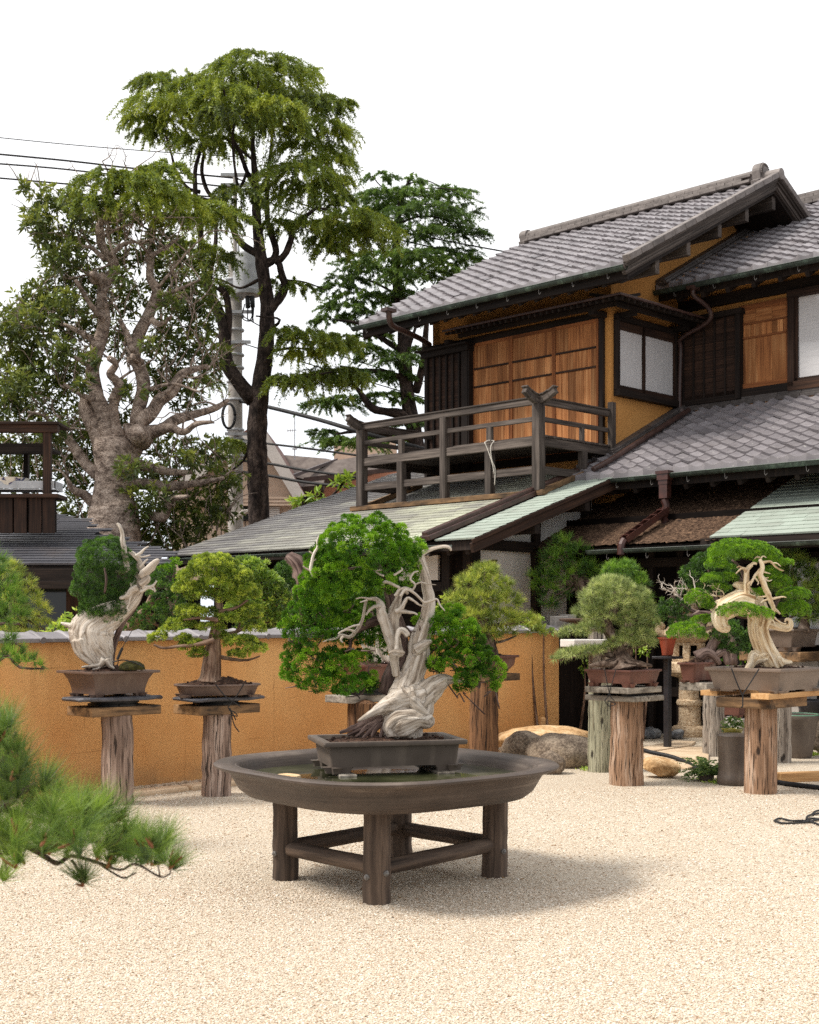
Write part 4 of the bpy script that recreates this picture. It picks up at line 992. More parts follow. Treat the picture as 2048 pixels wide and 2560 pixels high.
# side runs back to the house
for s_ in (0.0, sL):
    hbox(rail, s_ - .035, s_ + .035, tb_, -.02, zt - .085, zt); hbox(rail, s_ - .05, s_ + .05, tb_, -.02, zt + .001, zt + .022)
    hbox(rail, s_ - .022, s_ + .022, tb_ + .03, -.05, zm - .065, zm); hbox(rail, s_ - .02, s_ + .02, tb_ + .03, -.75, zl0, zl1)
balo = rail.build('balcony', M['wood_grey'], house, bevel=.005)
fb = MB(); hbox(fb, .03, sL - .03, tb_ - .03, tb_ + .03, zf0, zf1); hbox(fb, -.03, .03, tb_ + .03, -.02, zf0, zf1); hbox(fb, sL - .03, sL + .03, tb_ + .03, -.02, zf0, zf1)
fb.build('floor_beam', M['wood_grey'], balo, bevel=.006)
dk = MB(); n = 15
for i in range(n): t_ = tb_ + .05 + (1.58) * i / n; hbox(dk, -.05, sL + .02, t_, t_ + 1.58 / n - .012, zf1 + .002, zf1 + .03)
dk.build('decking', M['wood_grey'], balo)
for i, s_ in enumerate(cols):
    po = MB(); w_ = .066 if i in (0, 4) else .055
    zb = BZ(tb_) + .07
    if i in (0, 2, 4): hbox(po, s_ - w_, s_ + w_, tb_ - w_, tb_ + w_, zb, zt - .085)
    else: hbox(po, s_ - w_ * .85, s_ + w_ * .85, tb_ - .03, tb_ + .03, zf1, zm - .06); hbox(po, s_ - w_, s_ + w_, tb_ - w_, tb_ + w_, zb, zf0)
    po.build('post', M['wood_grey'], balo, bevel=.006)
for s_ in (0., sL):
    po = MB(); hbox(po, s_ - .05, s_ + .05, -.72, -.62, BZ(-.67) + .05, zf0); hbox(po, s_ - .03, s_ + .03, -.72, -.66, zf1, zm - .06); po.build('post', M['wood_grey'], balo, bevel=.006)
po = MB(); hbox(po, -.09, .0, -.09, -.0, FL - .35, zt + .12); po.build('post', M['wood_grey'], balo, bevel=.006)
# upturned horn where the rails cross at the front corner, and at the far corner
def horn(s_, dirs):
    hn = MB()
    for dv in dirs:
        prev = None
        for k_, (x, z, h_) in enumerate(((-.03, 0, .115), (.10, .022, .105), (.20, .06, .095), (.30, .115, .08))):
            c = H(s_, tb_, zt - .045 + z) + dv * x
            if prev is not None: hn.bar(prev, c, .085, h_); hn.bar(prev + (0, 0, h_ / 2 + .014), c + (0, 0, h_ / 2 + .016), .115, .024)
            prev = c
    hn.build('rail_horn', M['wood_grey'], balo, bevel=.008)
horn(0.0, [-HA, -HB]); horn(sL, [HA, -HB])
sl_ = MB(); sl_.bar(H(-.12, tb_, BZ(tb_) + .04), H(sL + .22, tb_, BZ(tb_) + .04), .12, .075)
for s_ in (0., sL): sl_.bar(H(s_ - (.02 if s_ == 0 else 0), tb_ + .05, BZ(tb_ + .05) + .05), H(s_, -.35, BZ(-.35) + .05), .10, .075)
sl_.build('sill_beam', M['wood_slab'], balo, bevel=.008)
rp_ = MB(); s_r = s_at(1225, tb_ - .06); dr = HO[1] + (s_r + tb_ - .06) * R2
rp_.tube([P(1212, 1106, dr + .02), P(1220, 1125, dr), P(1231, 1158, dr - .03), P(1236, 1185, dr - .03)], .007, seg=6)
rp_.tube([P(1236, 1102, dr + .02), P(1227, 1118, dr - .02), P(1230, 1150, dr - .03), P(1238, 1172, dr - .03), P(1237, 1212, dr - .03)], .007, seg=6)
rp_.tube([P(1212, 1106, dr + .02), P(1222, 1101, dr + .05), P(1236, 1102, dr + .02)], .007, seg=6)
rp_.build('rope', M['rope'], base=P(1226, 1103, dr), smooth=True, label='white rope looped over the balcony floor beam and hanging down', cat='rope')
# ------------------------------------------------------------------ low building at the left
shed = thing('garden_house', (-6, 18, 0), 'low dark garden house with a slate roof behind the orange wall at left', 'garden house')
EA = P(435, 1410, 17.0); zE = EA[2]
rt = P(145, 1286, 20.2); rise = rt[2] - zE; ky = rise / (rt[1] - 17.0)
Us = np.array([1., 0, 0]); Ws = nrm(np.array([0, 1, ky])); kl = math.hypot(1, ky)
xr = lambda y: EA[0] + (rt[0] - EA[0]) * (y - 17.0) / (rt[1] - 17.0)
mb = MB(); x0 = -9.2
shingles(mb, np.array([x0, 17.0, zE]), Us, Ws, EA[0] - x0, (rt[1] - 17.0) * kl, .15, (.3, .6),
         tf=lambda u, v: .36 + (.5 if (v < .75 and RNG.random() < .16 and u < 4.6) else 0), keep=lambda u, v: x0 + u < xr(17.0 + v / kl) + .1, seed=12)
mb.build('roof', M['shingle_dark'], shed)
mb = MB()
mb.prism([(x0, 17.02, zE - .03), (EA[0] + .02, 17.02, zE - .03), (rt[0] + .02, rt[1], rt[2] - .03), (x0, rt[1], rt[2] - .03)], (0, 0, -.13))
mb.prism([(EA[0] + .02, 17.02, zE - .02), (rt[0] + .02, rt[1], rt[2] - .02), (rt[0] + .1, rt[1] + 3, zE - .02)], (0, 0, -.11))
mb.bar((x0, 17.0, zE - .14), (EA[0] + .02, 17.0, zE - .14), .05, .16)
mb.bar((x0, 16.96, zE - .27), (EA[0] + .35, 16.96, zE - .27), .10, .10)
for i in range(16): mb.bar((x0 + .3 + i * .4, 17.05, zE - .18), (x0 + .3 + i * .4, 18.0, zE + .03), .05, .07)
mb.build('eave', M['wood_dark'], shed, bevel=.004)
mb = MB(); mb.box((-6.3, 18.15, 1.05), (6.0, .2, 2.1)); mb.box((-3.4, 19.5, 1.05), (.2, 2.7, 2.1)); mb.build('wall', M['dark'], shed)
fr = MB(); xa, xb = P(58, 0, 18.0)[0], P(175, 0, 18.0)[0]; za, zb = P(0, 1595, 18)[2], P(0, 1447, 18)[2]
for x in (xa, xb): fr.box((x, 18.0, (za + zb) / 2), (.08, .1, zb - za + .2))
fr.box(((xa + xb) / 2, 18.0, zb + .04), (xb - xa + .16, .11, .1)); fr.box(((xa + xb) / 2, 18.0, za - .04), (xb - xa + .16, .11, .1))
wo_ = fr.build('window', M['wood_brown'], shed, bevel=.004)
mb = MB(); mb.box(((xa + xb) / 2, 18.02, (za + zb) / 2), (xb - xa, .01, zb - za)); mb.build('pane', M['glass_dark'], wo_)
for x in (P(186, 0, 18)[0], P(198, 0, 18)[0], P(440, 0, 18)[0] - .1): fr = MB(); fr.box((x, 18.0, 1.1), (.07, .12, 2.2)); fr.build('wall_post', M['wood_brown'], shed, bevel=.004)
# roof-top display bench of dark planks with a pergola frame
rbx = thing('roof_bench', P(70, 1335, 18.0), 'dark plank bench with a post and beam frame standing on the slate roof', 'display bench')
d_ = 17.9
def pxbox(mb, x0_, y0_, x1_, y1_, d0, dep, t=None):
    a_, b_ = P(x0_, y1_, d0), P(x1_, y0_, d0); mb.box(((a_[0] + b_[0]) / 2, d0 + dep / 2, (a_[2] + b_[2]) / 2), (abs(b_[0] - a_[0]), dep, abs(b_[2] - a_[2])), 0, t)
mb = MB()
for x_ in (-150, -112, -74, -36, 0, 35, 72, 106): pxbox(mb, x_, 1244, x_ + 31, 1333, d_, .04)
bk = mb.build('plank_front', M['wood_brown'], rbx, bevel=.005)
mb = MB(); pxbox(mb, -160, 1234, 145, 1244, d_ - .05, .5); mb.build('top_rail', M['wood_brown'], rbx, bevel=.006)
mb = MB(); pxbox(mb, -160, 1240, 140, 1330, d_ + .42, .04); mb.build('back_plank', M['dark'], rbx)
mb = MB(); pxbox(mb, 107, 1060, 126, 1236, d_ - .02, .1); mb.build('post', M['wood_brown'], rbx, bevel=.006)
mb = MB(); pxbox(mb, 58, 1130, 70, 1236, d_ + 1.0, .1); mb.build('post', M['wood_dark'], rbx, bevel=.006)
mb = MB(); pxbox(mb, -160, 1060, 144, 1080, d_ - .04, .12); pxbox(mb, -160, 1053, 146, 1060, d_ - .08, .6); mb.build('top_beam', M['wood_brown'], rbx, bevel=.006)
mb = MB(); pxbox(mb, -160, 1108, 108, 1116, d_ + .1, .9); pxbox(mb, -160, 1116, 108, 1130, d_ + .1, .08); mb.build('shelf', M['wood_dark'], rbx, bevel=.004)
mb = MB(); pxbox(mb, -160, 1202, 138, 1221, d_ + .02, .02); pxbox(mb, -160, 1202, 138, 1219, d_ + .40, .02); pxbox(mb, 136, 1202, 138, 1221, d_ + .02, .4); pxbox(mb, -160, 1222, 138, 1224, d_ + .02, .4)
mb.build('metal_tray', M['metal_grey'], base=P(0, 1221, d_), label='grey galvanised metal tray lying on the roof-top plank bench', cat='tray')
mb = MB(); c = P(30, 1200, d_ + .22); mb.lathe([(.20, -.09), (.23, .0), (.235, .02), (.22, .02), (.19, -.06)], c, 28); mb.build('tub', M['porcelain'], base=c, smooth=True, auto=40, label='round blue-white tub standing in the metal tray on the bench', cat='tub')

# ------------------------------------------------------------------ background houses
def flat_poly(px_pts, d): return [P(a_, b_, d) for a_, b_ in px_pts]
bh = thing('beige_house', P(640, 1330, 40), 'beige rendered house with a brown-edged gable behind the tall dark trunk', 'house')
mb = MB(); mb.prism(flat_poly([(430, 1450), (430, 1225), (645, 1085), (762, 1268), (800, 1268), (800, 1450)], 40), (0, 6, 0)); mb.build('wall', M['beige_render'], bh)
rf = MB(); a_, b_, c_ = P(395, 1240, 39.6), P(648, 1066, 39.6), P(768, 1262, 39.6)
rf.bar(a_ + (0, 3, 0), b_ + (0, 3, 0), 6.5, .16, up=(0, 0, 1)) if False else rf.prism([a_, b_, b_ + (0, 7, 0), a_ + (0, 7, 0)], (0, 0, .16)); rf.prism([b_, c_, c_ + (0, 7, 0), b_ + (0, 7, 0)], (0, 0, .16)); rf.build('roof', M['red_trim'], bh)
rf = MB(); rf.bar(a_ - (0, .05, .14), b_ - (0, .05, .14), .1, .30); rf.bar(b_ - (0, .05, .14), c_ - (0, .05, .14), .1, .34); rf.build('barge_board', M['white_trim'], bh)
mb = MB()
for y_ in (1245, 1254, 1262): mb.bar(P(430, y_, 39.7), P(750, y_, 39.7), .14, .06)
mb.build('balcony_rail', M['beige_render'], bh)
for (x0_, y0_, x1_, y1_) in ((600, 1262, 628, 1300), (520, 1262, 560, 1300), (655, 1262, 660, 1290)):
    mb = MB(); pxbox(mb, x0_, y0_, x1_, y1_, 39.85, .12); w_ = mb.build('window', M['white_trim'], bh); mb = MB(); pxbox(mb, x0_ + 2, y0_ + 2, x1_ - 2, y1_ - 2, 39.83, .02); mb.build('pane', M['glass_dark'], w_)
mb = MB()
for i in range(9): pxbox(mb, 668, 1262 + i * 5, 699, 1266 + i * 5, 39.8, .1)
mb.build('louvre_shutter', M['white_trim'], bh)
mb = MB()
for i in range(14): pxbox(mb, 540 + i * 12, 1300, 542 + i * 12, 1345, 39.3, .05)
pxbox(mb, 535, 1298, 710, 1302, 39.3, .08); mb.build('terrace_rail', M['wood_dark'], bh)
sh_ = thing('salmon_house', P(850, 1330, 43), 'salmon rendered house with brown-grey hipped roofs left of the balcony', 'house')
mb = MB(); mb.prism(flat_poly([(800, 1400), (800, 1195), (1000, 1170), (1000, 1400)], 43), (0, 5, 0)); mb.prism(flat_poly([(700, 1400), (700, 1176), (860, 1176), (860, 1400)], 46), (0, 5, 0)); mb.build('wall', M['salmon_render'], sh_)
rf = MB()
for poly, d in (([(690, 1136), (812, 1146), (838, 1152), (770, 1186), (690, 1186)], 45), ([(727, 1190), (842, 1150), (960, 1130), (1000, 1168), (760, 1198)], 42.4), ([(730, 1206), (810, 1197), (808, 1212), (740, 1218)], 42)):
    p_ = flat_poly(poly, d); zc = min(q[2] for q in p_); p_ = [np.array([q[0] * (1 + (q[2] - zc) * .5 / d), d + (q[2] - zc) * 1.6, EYE + (q[2] - EYE) * (d + (q[2] - zc) * 1.6) / d]) for q in p_]; rf.prism(p_, (0, .3, -.22))
rf.build('roof', M['slate_roof'], sh_)
mb = MB(); mb.bar(P(760, 1200, 41.9), P(1000, 1172, 41.9), .12, .14); mb.bar(P(727, 1192, 41.9), P(842, 1150, 43.5), .10, .10); mb.build('gutter', M['pipe_brown'], sh_)
mb = MB(); pxbox(mb, 742, 1228, 806, 1240, 41, .4); pxbox(mb, 752, 1240, 758, 1270, 41, .1); pxbox(mb, 803, 1218, 808, 1245, 41, .1); pxbox(mb, 740, 1248, 806, 1275, 41.2, .2); mb.build('porch', M['wood_brown'], sh_)
ph = MB(); ph.prism(flat_poly([(835, 1155), (835, 1108), (990, 1092), (990, 1155)], 55), (0, 6, 0)); ph.build('far_house', M['beige_render'], base=P(900, 1155, 55), label='pale cream box house far behind the salmon house roof', cat='house')
an = MB(); an.tube([P(737, 1150, 44), P(737, 1035, 44)], .018, seg=6, sub=1); an.tube([P(718, 1077, 44), P(742, 1075, 44)], .014, seg=6, sub=1)
for x_ in (720, 726, 732): an.tube([P(x_, 1073, 43.8), P(x_, 1080, 44.2)], .010, seg=5, sub=1)
an.tube([P(733, 1034, 44), P(741, 1034, 44)], .016, seg=6, sub=1); an.tube([P(731, 1122, 44), P(743, 1122, 44)], .03, seg=6, sub=1)
an.build('antenna', M['metal_grey'], base=P(737, 1150, 44), label='thin grey television antenna mast above the salmon house roof', cat='antenna')

# ------------------------------------------------------------------ utility pole and power lines
up = thing('utility_pole', P(590, 1340, 31) * [1, 1, 0], 'grey concrete utility pole with a transformer between the two big trees', 'utility pole')
mb = MB(); b_ = P(590, 1340, 31); mb.tube([(b_[0], 31, -.5), (b_[0] - .02, 31, 10.1)], [.19, .16], seg=16, sub=1); mb.tube([(b_[0] - .02, 31, 10.0), (b_[0] - .02, 31, 11.9)], .05, seg=10, sub=1); mb.build('pole', M['concrete'], up, smooth=True, auto=40)
mb = MB(); c = P(617, 688, 30.8)
mb.lathe([(.10, -.50), (.32, -.47), (.34, -.40), (.34, -.36), (.32, -.34), (.32, .42), (.30, .48), (.12, .52)], c, 24); tf = mb.build('transformer', M['metal_grey'], up, smooth=True, auto=40)
mb = MB()
for q in (-.18, 0, .18): mb.tube([c + (q, -.1, .5), c + (q, -.1, .68)], [.035, .02], seg=8, sub=1)
mb.build('insulator', M['metal_grey'], tf)
for y_ in (700, 745, 790, 826, 858, 888, 920, 955, 1000, 1075, 1098, 1140, 1180): q = P(590, y_, 31); mb = MB(); mb.lathe([(.205, -.025), (.215, 0), (.205, .025)], (b_[0] - .01, 31, q[2]), 16); mb.build('pole_band', M['metal_grey'], up)
for y_, w_ in ((1088, .9), (1108, .7), (712, 1.3), (445, 1.3), (470, 1.3), (785, .6), (860, .5)): q = P(590, y_, 31); mb = MB(); mb.bar(q + (-w_ * .25, -.22, 0), q + (w_ * .75, -.22, 0), .07, .07); mb.build('bracket', M['metal_grey'], up)
mb = MB(); mb.tube([P(572, 1040 + 32 * math.sin(q), 30.6) + np.array([.16 * math.cos(q), 0, 0]) for q in np.linspace(0, 6.28, 20)], .02, seg=6, sub=1); mb.tube([P(572, 1040 + 30 * math.sin(q), 30.55) + np.array([.13 * math.cos(q), 0, 0]) for q in np.linspace(0, 6.28, 20)], .02, seg=6, sub=1); mb.build('cable_loop', M['wire'], up, smooth=True); mb = MB()
for x_, y_ in ((619, 770), (631, 768)): mb.tube([P(x_, 740, 30.6), P(x_ + 1, y_, 30.6)], .055, seg=8, sub=1)
for k_ in range(3): mb.tube([P(612 + k_ * 8, 760, 30.6), P(606 + k_ * 14, 795 + k_ * 6, 30.6), P(630, 800 - k_ * 9, 30.6), P(636, 755, 30.6)], .014, seg=6)
mb.build('cable_loop', M['wire'], up, smooth=True)
lp = MB(); a_ = P(590, 1298, 30.7); lp.tube([a_, P(594, 1294, 30.7)], .04, seg=8, sub=1)
lp.prism([P(591, 1296, 30.6), P(594, 1284, 30.6), P(607, 1274, 30.6), P(620, 1273, 30.6), P(621, 1279, 30.6), P(604, 1287, 30.6)], (0, .3, 0))
lp.build('street_lamp', M['white_trim'], up, bevel=.01)
def wire(pts, r, label, d=31, sag=0):
    mb = MB(); mb.tube([P(q[0], q[1], q[2] if len(q) > 2 else d) for q in pts], r, seg=6, sub=6); p0 = pts[0]
    mb.build('power_line', M['wire'], base=P(p0[0], p0[1], d), smooth=True, label=label, cat='power line', group='overhead power lines')
wire([(-60, 338), (180, 362), (430, 382), (596, 392)], .011, 'thinnest and highest overhead wire at the left of the sky')
wire([(-60, 380), (170, 402), (345, 422), (596, 446)], .022, 'upper thick black overhead wire left of the tall tree')
wire([(-60, 405), (120, 419), (260, 434), (596, 470)], .020, 'middle black overhead wire left of the tall tree')
wire([(-60, 440), (100, 454), (280, 470), (596, 498)], .020, 'lowest of the long black wires left of the tall tree')
wire([(592, 446), (760, 512), (960, 570), (1290, 634), (1700, 700)], .018, 'upper black wire running from the pole to the tiled roof')
wire([(592, 470), (780, 548), (980, 595), (1245, 656), (1700, 760)], .018, 'lower black wire running from the pole to the tiled roof')
wire([(596, 785), (700, 838), (900, 905), (1150, 980)], .014, 'thin black wire sloping behind the second cedar')
wire([(596, 855), (700, 888), (900, 948), (1150, 1020)], .014, 'second thin black wire sloping behind the second cedar')
wire([(592, 1000, 31), (690, 1022, 30), (800, 1050, 29), (905, 1081, 28), (1160, 1150, 27)], .05, 'thick bundled black cable running down to the balcony')
wire([(592, 1098, 31), (677, 1110, 30.5), (760, 1120, 30), (905, 1140, 29)], .028, 'black cable above the beige gable left of the balcony')
wire([(592, 1150, 31), (678, 1160, 30.5), (760, 1175, 30), (905, 1195, 29)], .034, 'upper thick black cable across the brown hipped roof')
wire([(592, 1178, 31), (678, 1190, 30.5), (760, 1205, 30), (905, 1222, 29)], .038, 'lowest thick black cable across the salmon house')
wire([(-60, 1110), (200, 1122), (430, 1140), (592, 1148)], .02, 'black cable low at left behind the pale-barked tree')
wire([(-60, 776), (60, 782), (300, 800), (590, 830)], .012, 'thin wire in the sky low at the far left')
wire([(-60, 876), (60, 880), (300, 895), (590, 915)], .012, 'thin wire just above the left foliage edge')

# ------------------------------------------------------------------ trees
def tree(name, label, base, group=None): return thing(name, base, label, 'tree', group)
def spray_pads(pads, d, n_per, mat, parent, name, seed, droop=.70, twig=.55, nl=20, L=.066, Wd=.023, deep=.85, per=5):
    """cedar shelves: on every arched pad short twigs run outward and hang at the tip, set with needle tufts"""
    rng = np.random.default_rng(seed); R_ = []; D_ = []; Tt = []
    for q in pads:
        px, py, rx, ry = q[:4]; dd = q[4] if len(q) > 4 else 0; c = P(px, py, d + dd); k = (d + dd) / F
        r = np.array([rx * k, rx * k * deep, ry * k * .40]); n = int(n_per * (r[0] * r[1]) ** .72 * 10) + 4
        tone = rng.normal() * .15
        a_ = rng.uniform(0, 6.283, n); rad = rng.random(n) ** .55
        p0 = c + np.stack([np.cos(a_) * rad * r[0], np.sin(a_) * rad * r[1], rng.normal(size=n) * r[2] * .45 + r[2] * .7 - rad ** 2 * r[2] * 1.1], 1)
        out = nrm(np.stack([np.cos(a_), np.sin(a_), 0 * a_], 1) + rng.normal(size=(n, 3)) * [.45, .45, .12]); out[:, 2] += .16 - .2 * rad
        tl = twig * rng.uniform(.5, 1.25, n) * np.clip(r[0] / .8, .45, 1.2)
        ss = np.linspace(.0, 1, nl)
        pts = p0[:, None, :] + out[:, None, :] * (ss[None, :, None] * tl[:, None, None])
        dr = droop * rng.uniform(.5, 1.7, n) * (.45 + .9 * rad)
        pts[..., 2] -= dr[:, None] * (ss[None] ** 2) * tl[:, None]
        dirs = np.repeat(out[:, None, :], nl, 1) + 0; dirs[..., 2] -= 2 * dr[:, None] * ss[None]
        R_.append(pts.reshape(-1, 3)); D_.append(nrm(dirs).reshape(-1, 3))
        hgt = np.clip(.40 + tone + rng.normal(size=n) * .08, 0, 1)
        Tt.append((np.repeat(hgt, nl) + np.tile(ss, n) * .30 - .06))
    R_ = np.vstack(R_); D_ = np.vstack(D_); Tt = np.concatenate(Tt); m = len(R_) * per
    R3 = np.repeat(R_, per, 0) + rng.normal(size=(m, 3)) * .014
    D3 = nrm(np.repeat(D_, per, 0) * .7 + rng.normal(size=(m, 3)) * .62)
    V, Fc, g = leaf_mesh(R3, D3, L * rng.uniform(.6, 1.3, m), Wd * rng.uniform(.7, 1.2, m), np.repeat(Tt, per) + rng.normal(size=m) * .05, rng=rng, tri=True)
    return place(mk_mesh(name, V - origin_for(parent, None), Fc, g), name, mat, parent)

cd = 27.0
ced = tree('cedar_tree', 'tall cedar with a dark forked trunk and high drooping shelves of yellow-green foliage', P(647, 1320, cd) * [1, 1, 0])
tk = MB()
b0 = P(648, 1320, cd)
limb(tk, [(648, 1900, 57), (648, 1320, 52), (645, 1200, 51), (643, 1080, 49), (650, 980, 46), (664, 880, 40), (668, 760, 35), (655, 660, 31), (643, 560, 24), (640, 480, 18), (636, 420, 15), (632, 340, 10), (640, 260, 7), (650, 180, 4)], cd, seg=18, sub=5, lump=.04, flute=.03)
trk = tk.build('trunk', M['bark_cedar'], ced, smooth=True)
br = MB(); R8 = np.random.default_rng(8)
BR = [
 [(635, 1000, 42), (600, 960, 37), (566, 900, 34), (560, 820, 28), (545, 770, 24), (520, 720, 16), (505, 640, 16), (500, 560, 14), (490, 500, 13), (488, 430, 11), (500, 380, 8)],
 [(548, 790, 20), (530, 760, 16), (525, 700, 13), (538, 620, 12), (540, 560, 10), (530, 520, 7)],
 [(566, 880, 20), (572, 800, 18), (566, 740, 17), (548, 720, 16)],
 [(655, 640, 24), (615, 618, 18), (590, 590, 16), (572, 545, 14), (545, 500, 12), (520, 480, 11), (505, 430, 10), (510, 380, 8), (505, 320, 7)],
 [(655, 660, 26), (682, 650, 20), (690, 620, 18), (670, 560, 14), (668, 480, 12), (672, 420, 10), (680, 340, 7), (672, 250, 5)],
 [(668, 780, 30), (695, 750, 23), (712, 722, 20), (706, 690, 18), (698, 660, 16)],
 [(690, 660, 18), (716, 630, 17), (730, 590, 16), (728, 570, 13), (760, 545, 11), (800, 520, 7), (860, 548, 5)],
 [(640, 470, 18), (618, 430, 12), (600, 380, 11), (578, 340, 8), (565, 275, 7), (560, 220, 5)],
 [(618, 430, 8), (600, 470, 8), (590, 440, 7), (582, 360, 6), (586, 300, 5)],
 [(645, 480, 14), (668, 470, 11), (700, 440, 8), (725, 420, 6), (760, 420, 4)],
 [(500, 480, 11), (470, 470, 8), (440, 430, 7), (430, 390, 6), (415, 340, 5)],
 [(540, 500, 10), (470, 500, 8), (400, 502, 7), (330, 490, 6), (285, 484, 4)],
 [(570, 520, 10), (520, 500, 8), (440, 480, 7), (380, 470, 6), (300, 430, 5), (240, 420, 3)],
 [(655, 840, 12), (700, 800, 6), (640, 790, 4)], [(646, 700, 10), (600, 720, 6), (555, 700, 5), (500, 690, 3)],
 [(668, 880, 10), (740, 870, 5), (800, 885, 3)], [(680, 950, 8), (760, 942, 6), (830, 930, 4)],
 [(700, 700, 7), (760, 705, 4), (815, 725, 3)], [(620, 1130, 8), (600, 1160, 6), (540, 1200, 5), (470, 1230, 3)],
 [(566, 860, 11), (535, 830, 7), (500, 800, 5)], [(632, 400, 7), (560, 345, 4), (500, 340, 3)], [(632, 330, 6), (690, 300, 4), (760, 330, 3)], [(634, 300, 5), (560, 200, 4), (470, 190, 3)],
]
for q in BR:
    o = R8.uniform(-1.2, 1.2); m_ = len(q)
    if q[-1][0] in (285, 240): o = -4.7      # the long low limb reaches out in front of the neighbouring tree
    limb(br, [(a_, b_, w_, o * (i / (m_ - 1)) * (1.0 if i else 0)) for i, (a_, b_, w_) in enumerate(q)], cd, seg=9, sub=4, lump=.06)
br.build('branch', M['bark_cedar'], trk, smooth=True)
PD = [(650, 160, 95, 32), (590, 175, 70, 34, -.8), (720, 190, 80, 38, .6), (560, 240, 90, 40, -1), (500, 215, 70, 34), (430, 205, 70, 30, .6), (380, 200, 38, 22), (640, 240, 110, 44, 1), (740, 255, 80, 40), (800, 255, 55, 26, .5), (850, 258, 28, 14),
      (400, 262, 80, 32, -.5), (350, 300, 40, 22), (460, 270, 70, 34), (560, 285, 60, 26, -1.4), (700, 300, 70, 34, -.8), (790, 320, 70, 34), (840, 330, 32, 20, .4), (610, 290, 70, 34, .8),
      (430, 315, 50, 30, .8), (380, 330, 40, 26), (500, 350, 50, 18, -.6), (560, 355, 60, 14, .8), (780, 380, 85, 40, .6), (840, 400, 40, 24), (690, 260, 50, 30, -1.5),
      (745, 430, 85, 36, -.6), (830, 450, 45, 24), (780, 480, 85, 40, .4), (850, 500, 30, 22), (600, 490, 55, 22, -1.0), 
      (420, 415, 40, 18, -3.7), (395, 425, 36, 22, -4.1), (270, 445, 70, 26, -4.8), (340, 450, 70, 34, -4.8), (390, 470, 55, 34, -4.1), (440, 500, 60, 36, -3.3), (500, 520, 70, 34, -2.3), (560, 540, 60, 36, -1.4), (240, 505, 45, 22, -4.8), (340, 505, 55, 24, -4.8), (430, 545, 40, 22, -3.5), 
      (480, 620, 60, 28, -.4), (540, 650, 60, 34, -1), (545, 720, 30, 26), (575, 470, 20, 10), (690, 560, 36, 20),
      (560, 1110, 40, 22), (520, 950, 26, 20), (880, 540, 60, 30, -.8), (930, 560, 60, 30), (900, 590, 60, 26), (850, 580, 40, 26), (830, 620, 40, 24), (800, 600, 26, 24),
      (720, 830, 40, 22, -.6), (780, 840, 60, 26, -.6), (840, 850, 50, 24), (720, 950, 50, 24, -.6), (790, 945, 60, 24), (840, 930, 50, 22), (880, 940, 40, 20), (760, 880, 40, 14), (690, 700, 20, 18), (740, 715, 30, 16), (770, 560, 40, 22), (820, 560, 36, 18)]
spray_pads(PD, cd, 16, M['lf_cedar'], ced, 'crown', 31)

c2 = 31.0
ce2 = tree('cedar_tree', 'darker cedar with layered shelves and a pointed leader, rising behind the tiled roof', P(1000, 1320, c2) * [1, 1, 0])
tk = MB()
limb(tk, [(1050, 1900, 42), (1046, 1200, 40), (1020, 1000, 36), (1012, 900, 34), (1008, 800, 30), (992, 700, 25), (990, 620, 22), (996, 540, 17), (1010, 480, 10), (1034, 430, 3)], c2, seg=14, sub=4, lump=.05)
trk = tk.build('trunk', M['bark_cedar'], ce2, smooth=True)
br = MB()
for q in ([(1040, 1090, 31), (1010, 1040, 27), (970, 1030, 22), (930, 1020, 19), (900, 980, 14), (870, 945, 7)], [(1040, 980, 22), (1060, 900, 19), (1064, 840, 16), (1070, 780, 10)], [(1010, 880, 19), (960, 850, 14), (900, 810, 9), (840, 800, 5)],
          [(1012, 950, 19), (960, 930, 14), (900, 925, 9), (850, 915, 5)], [(992, 680, 9), (1050, 640, 6), (1130, 660, 4)], [(990, 600, 7), (930, 580, 5), (860, 600, 3)], [(994, 560, 7), (1060, 540, 5), (1160, 560, 3)], [(1000, 740, 7), (920, 700, 5), (860, 700, 3)],
          [(1012, 900, 10), (1060, 760, 6), (1090, 700, 3)], [(1046, 1100, 25), (980, 1085, 19), (900, 1078, 10), (840, 1085, 5)], [(1008, 480, 5), (960, 470, 3), (930, 440, 3)], [(1010, 480, 4), (1080, 470, 3), (1140, 475, 3)], [(996, 520, 5), (1080, 510, 3), (1150, 520, 3)], [(1020, 460, 4), (1060, 450, 3), (1100, 465, 3)]):
    o = R8.uniform(-1.2, 1.2); m_ = len(q)
    limb(br, [(a_, b_, w_, o * (i / (m_ - 1))) for i, (a_, b_, w_) in enumerate(q)], c2, seg=8, sub=4, lump=.06)
br.build('branch', M['bark_cedar'], trk, smooth=True)
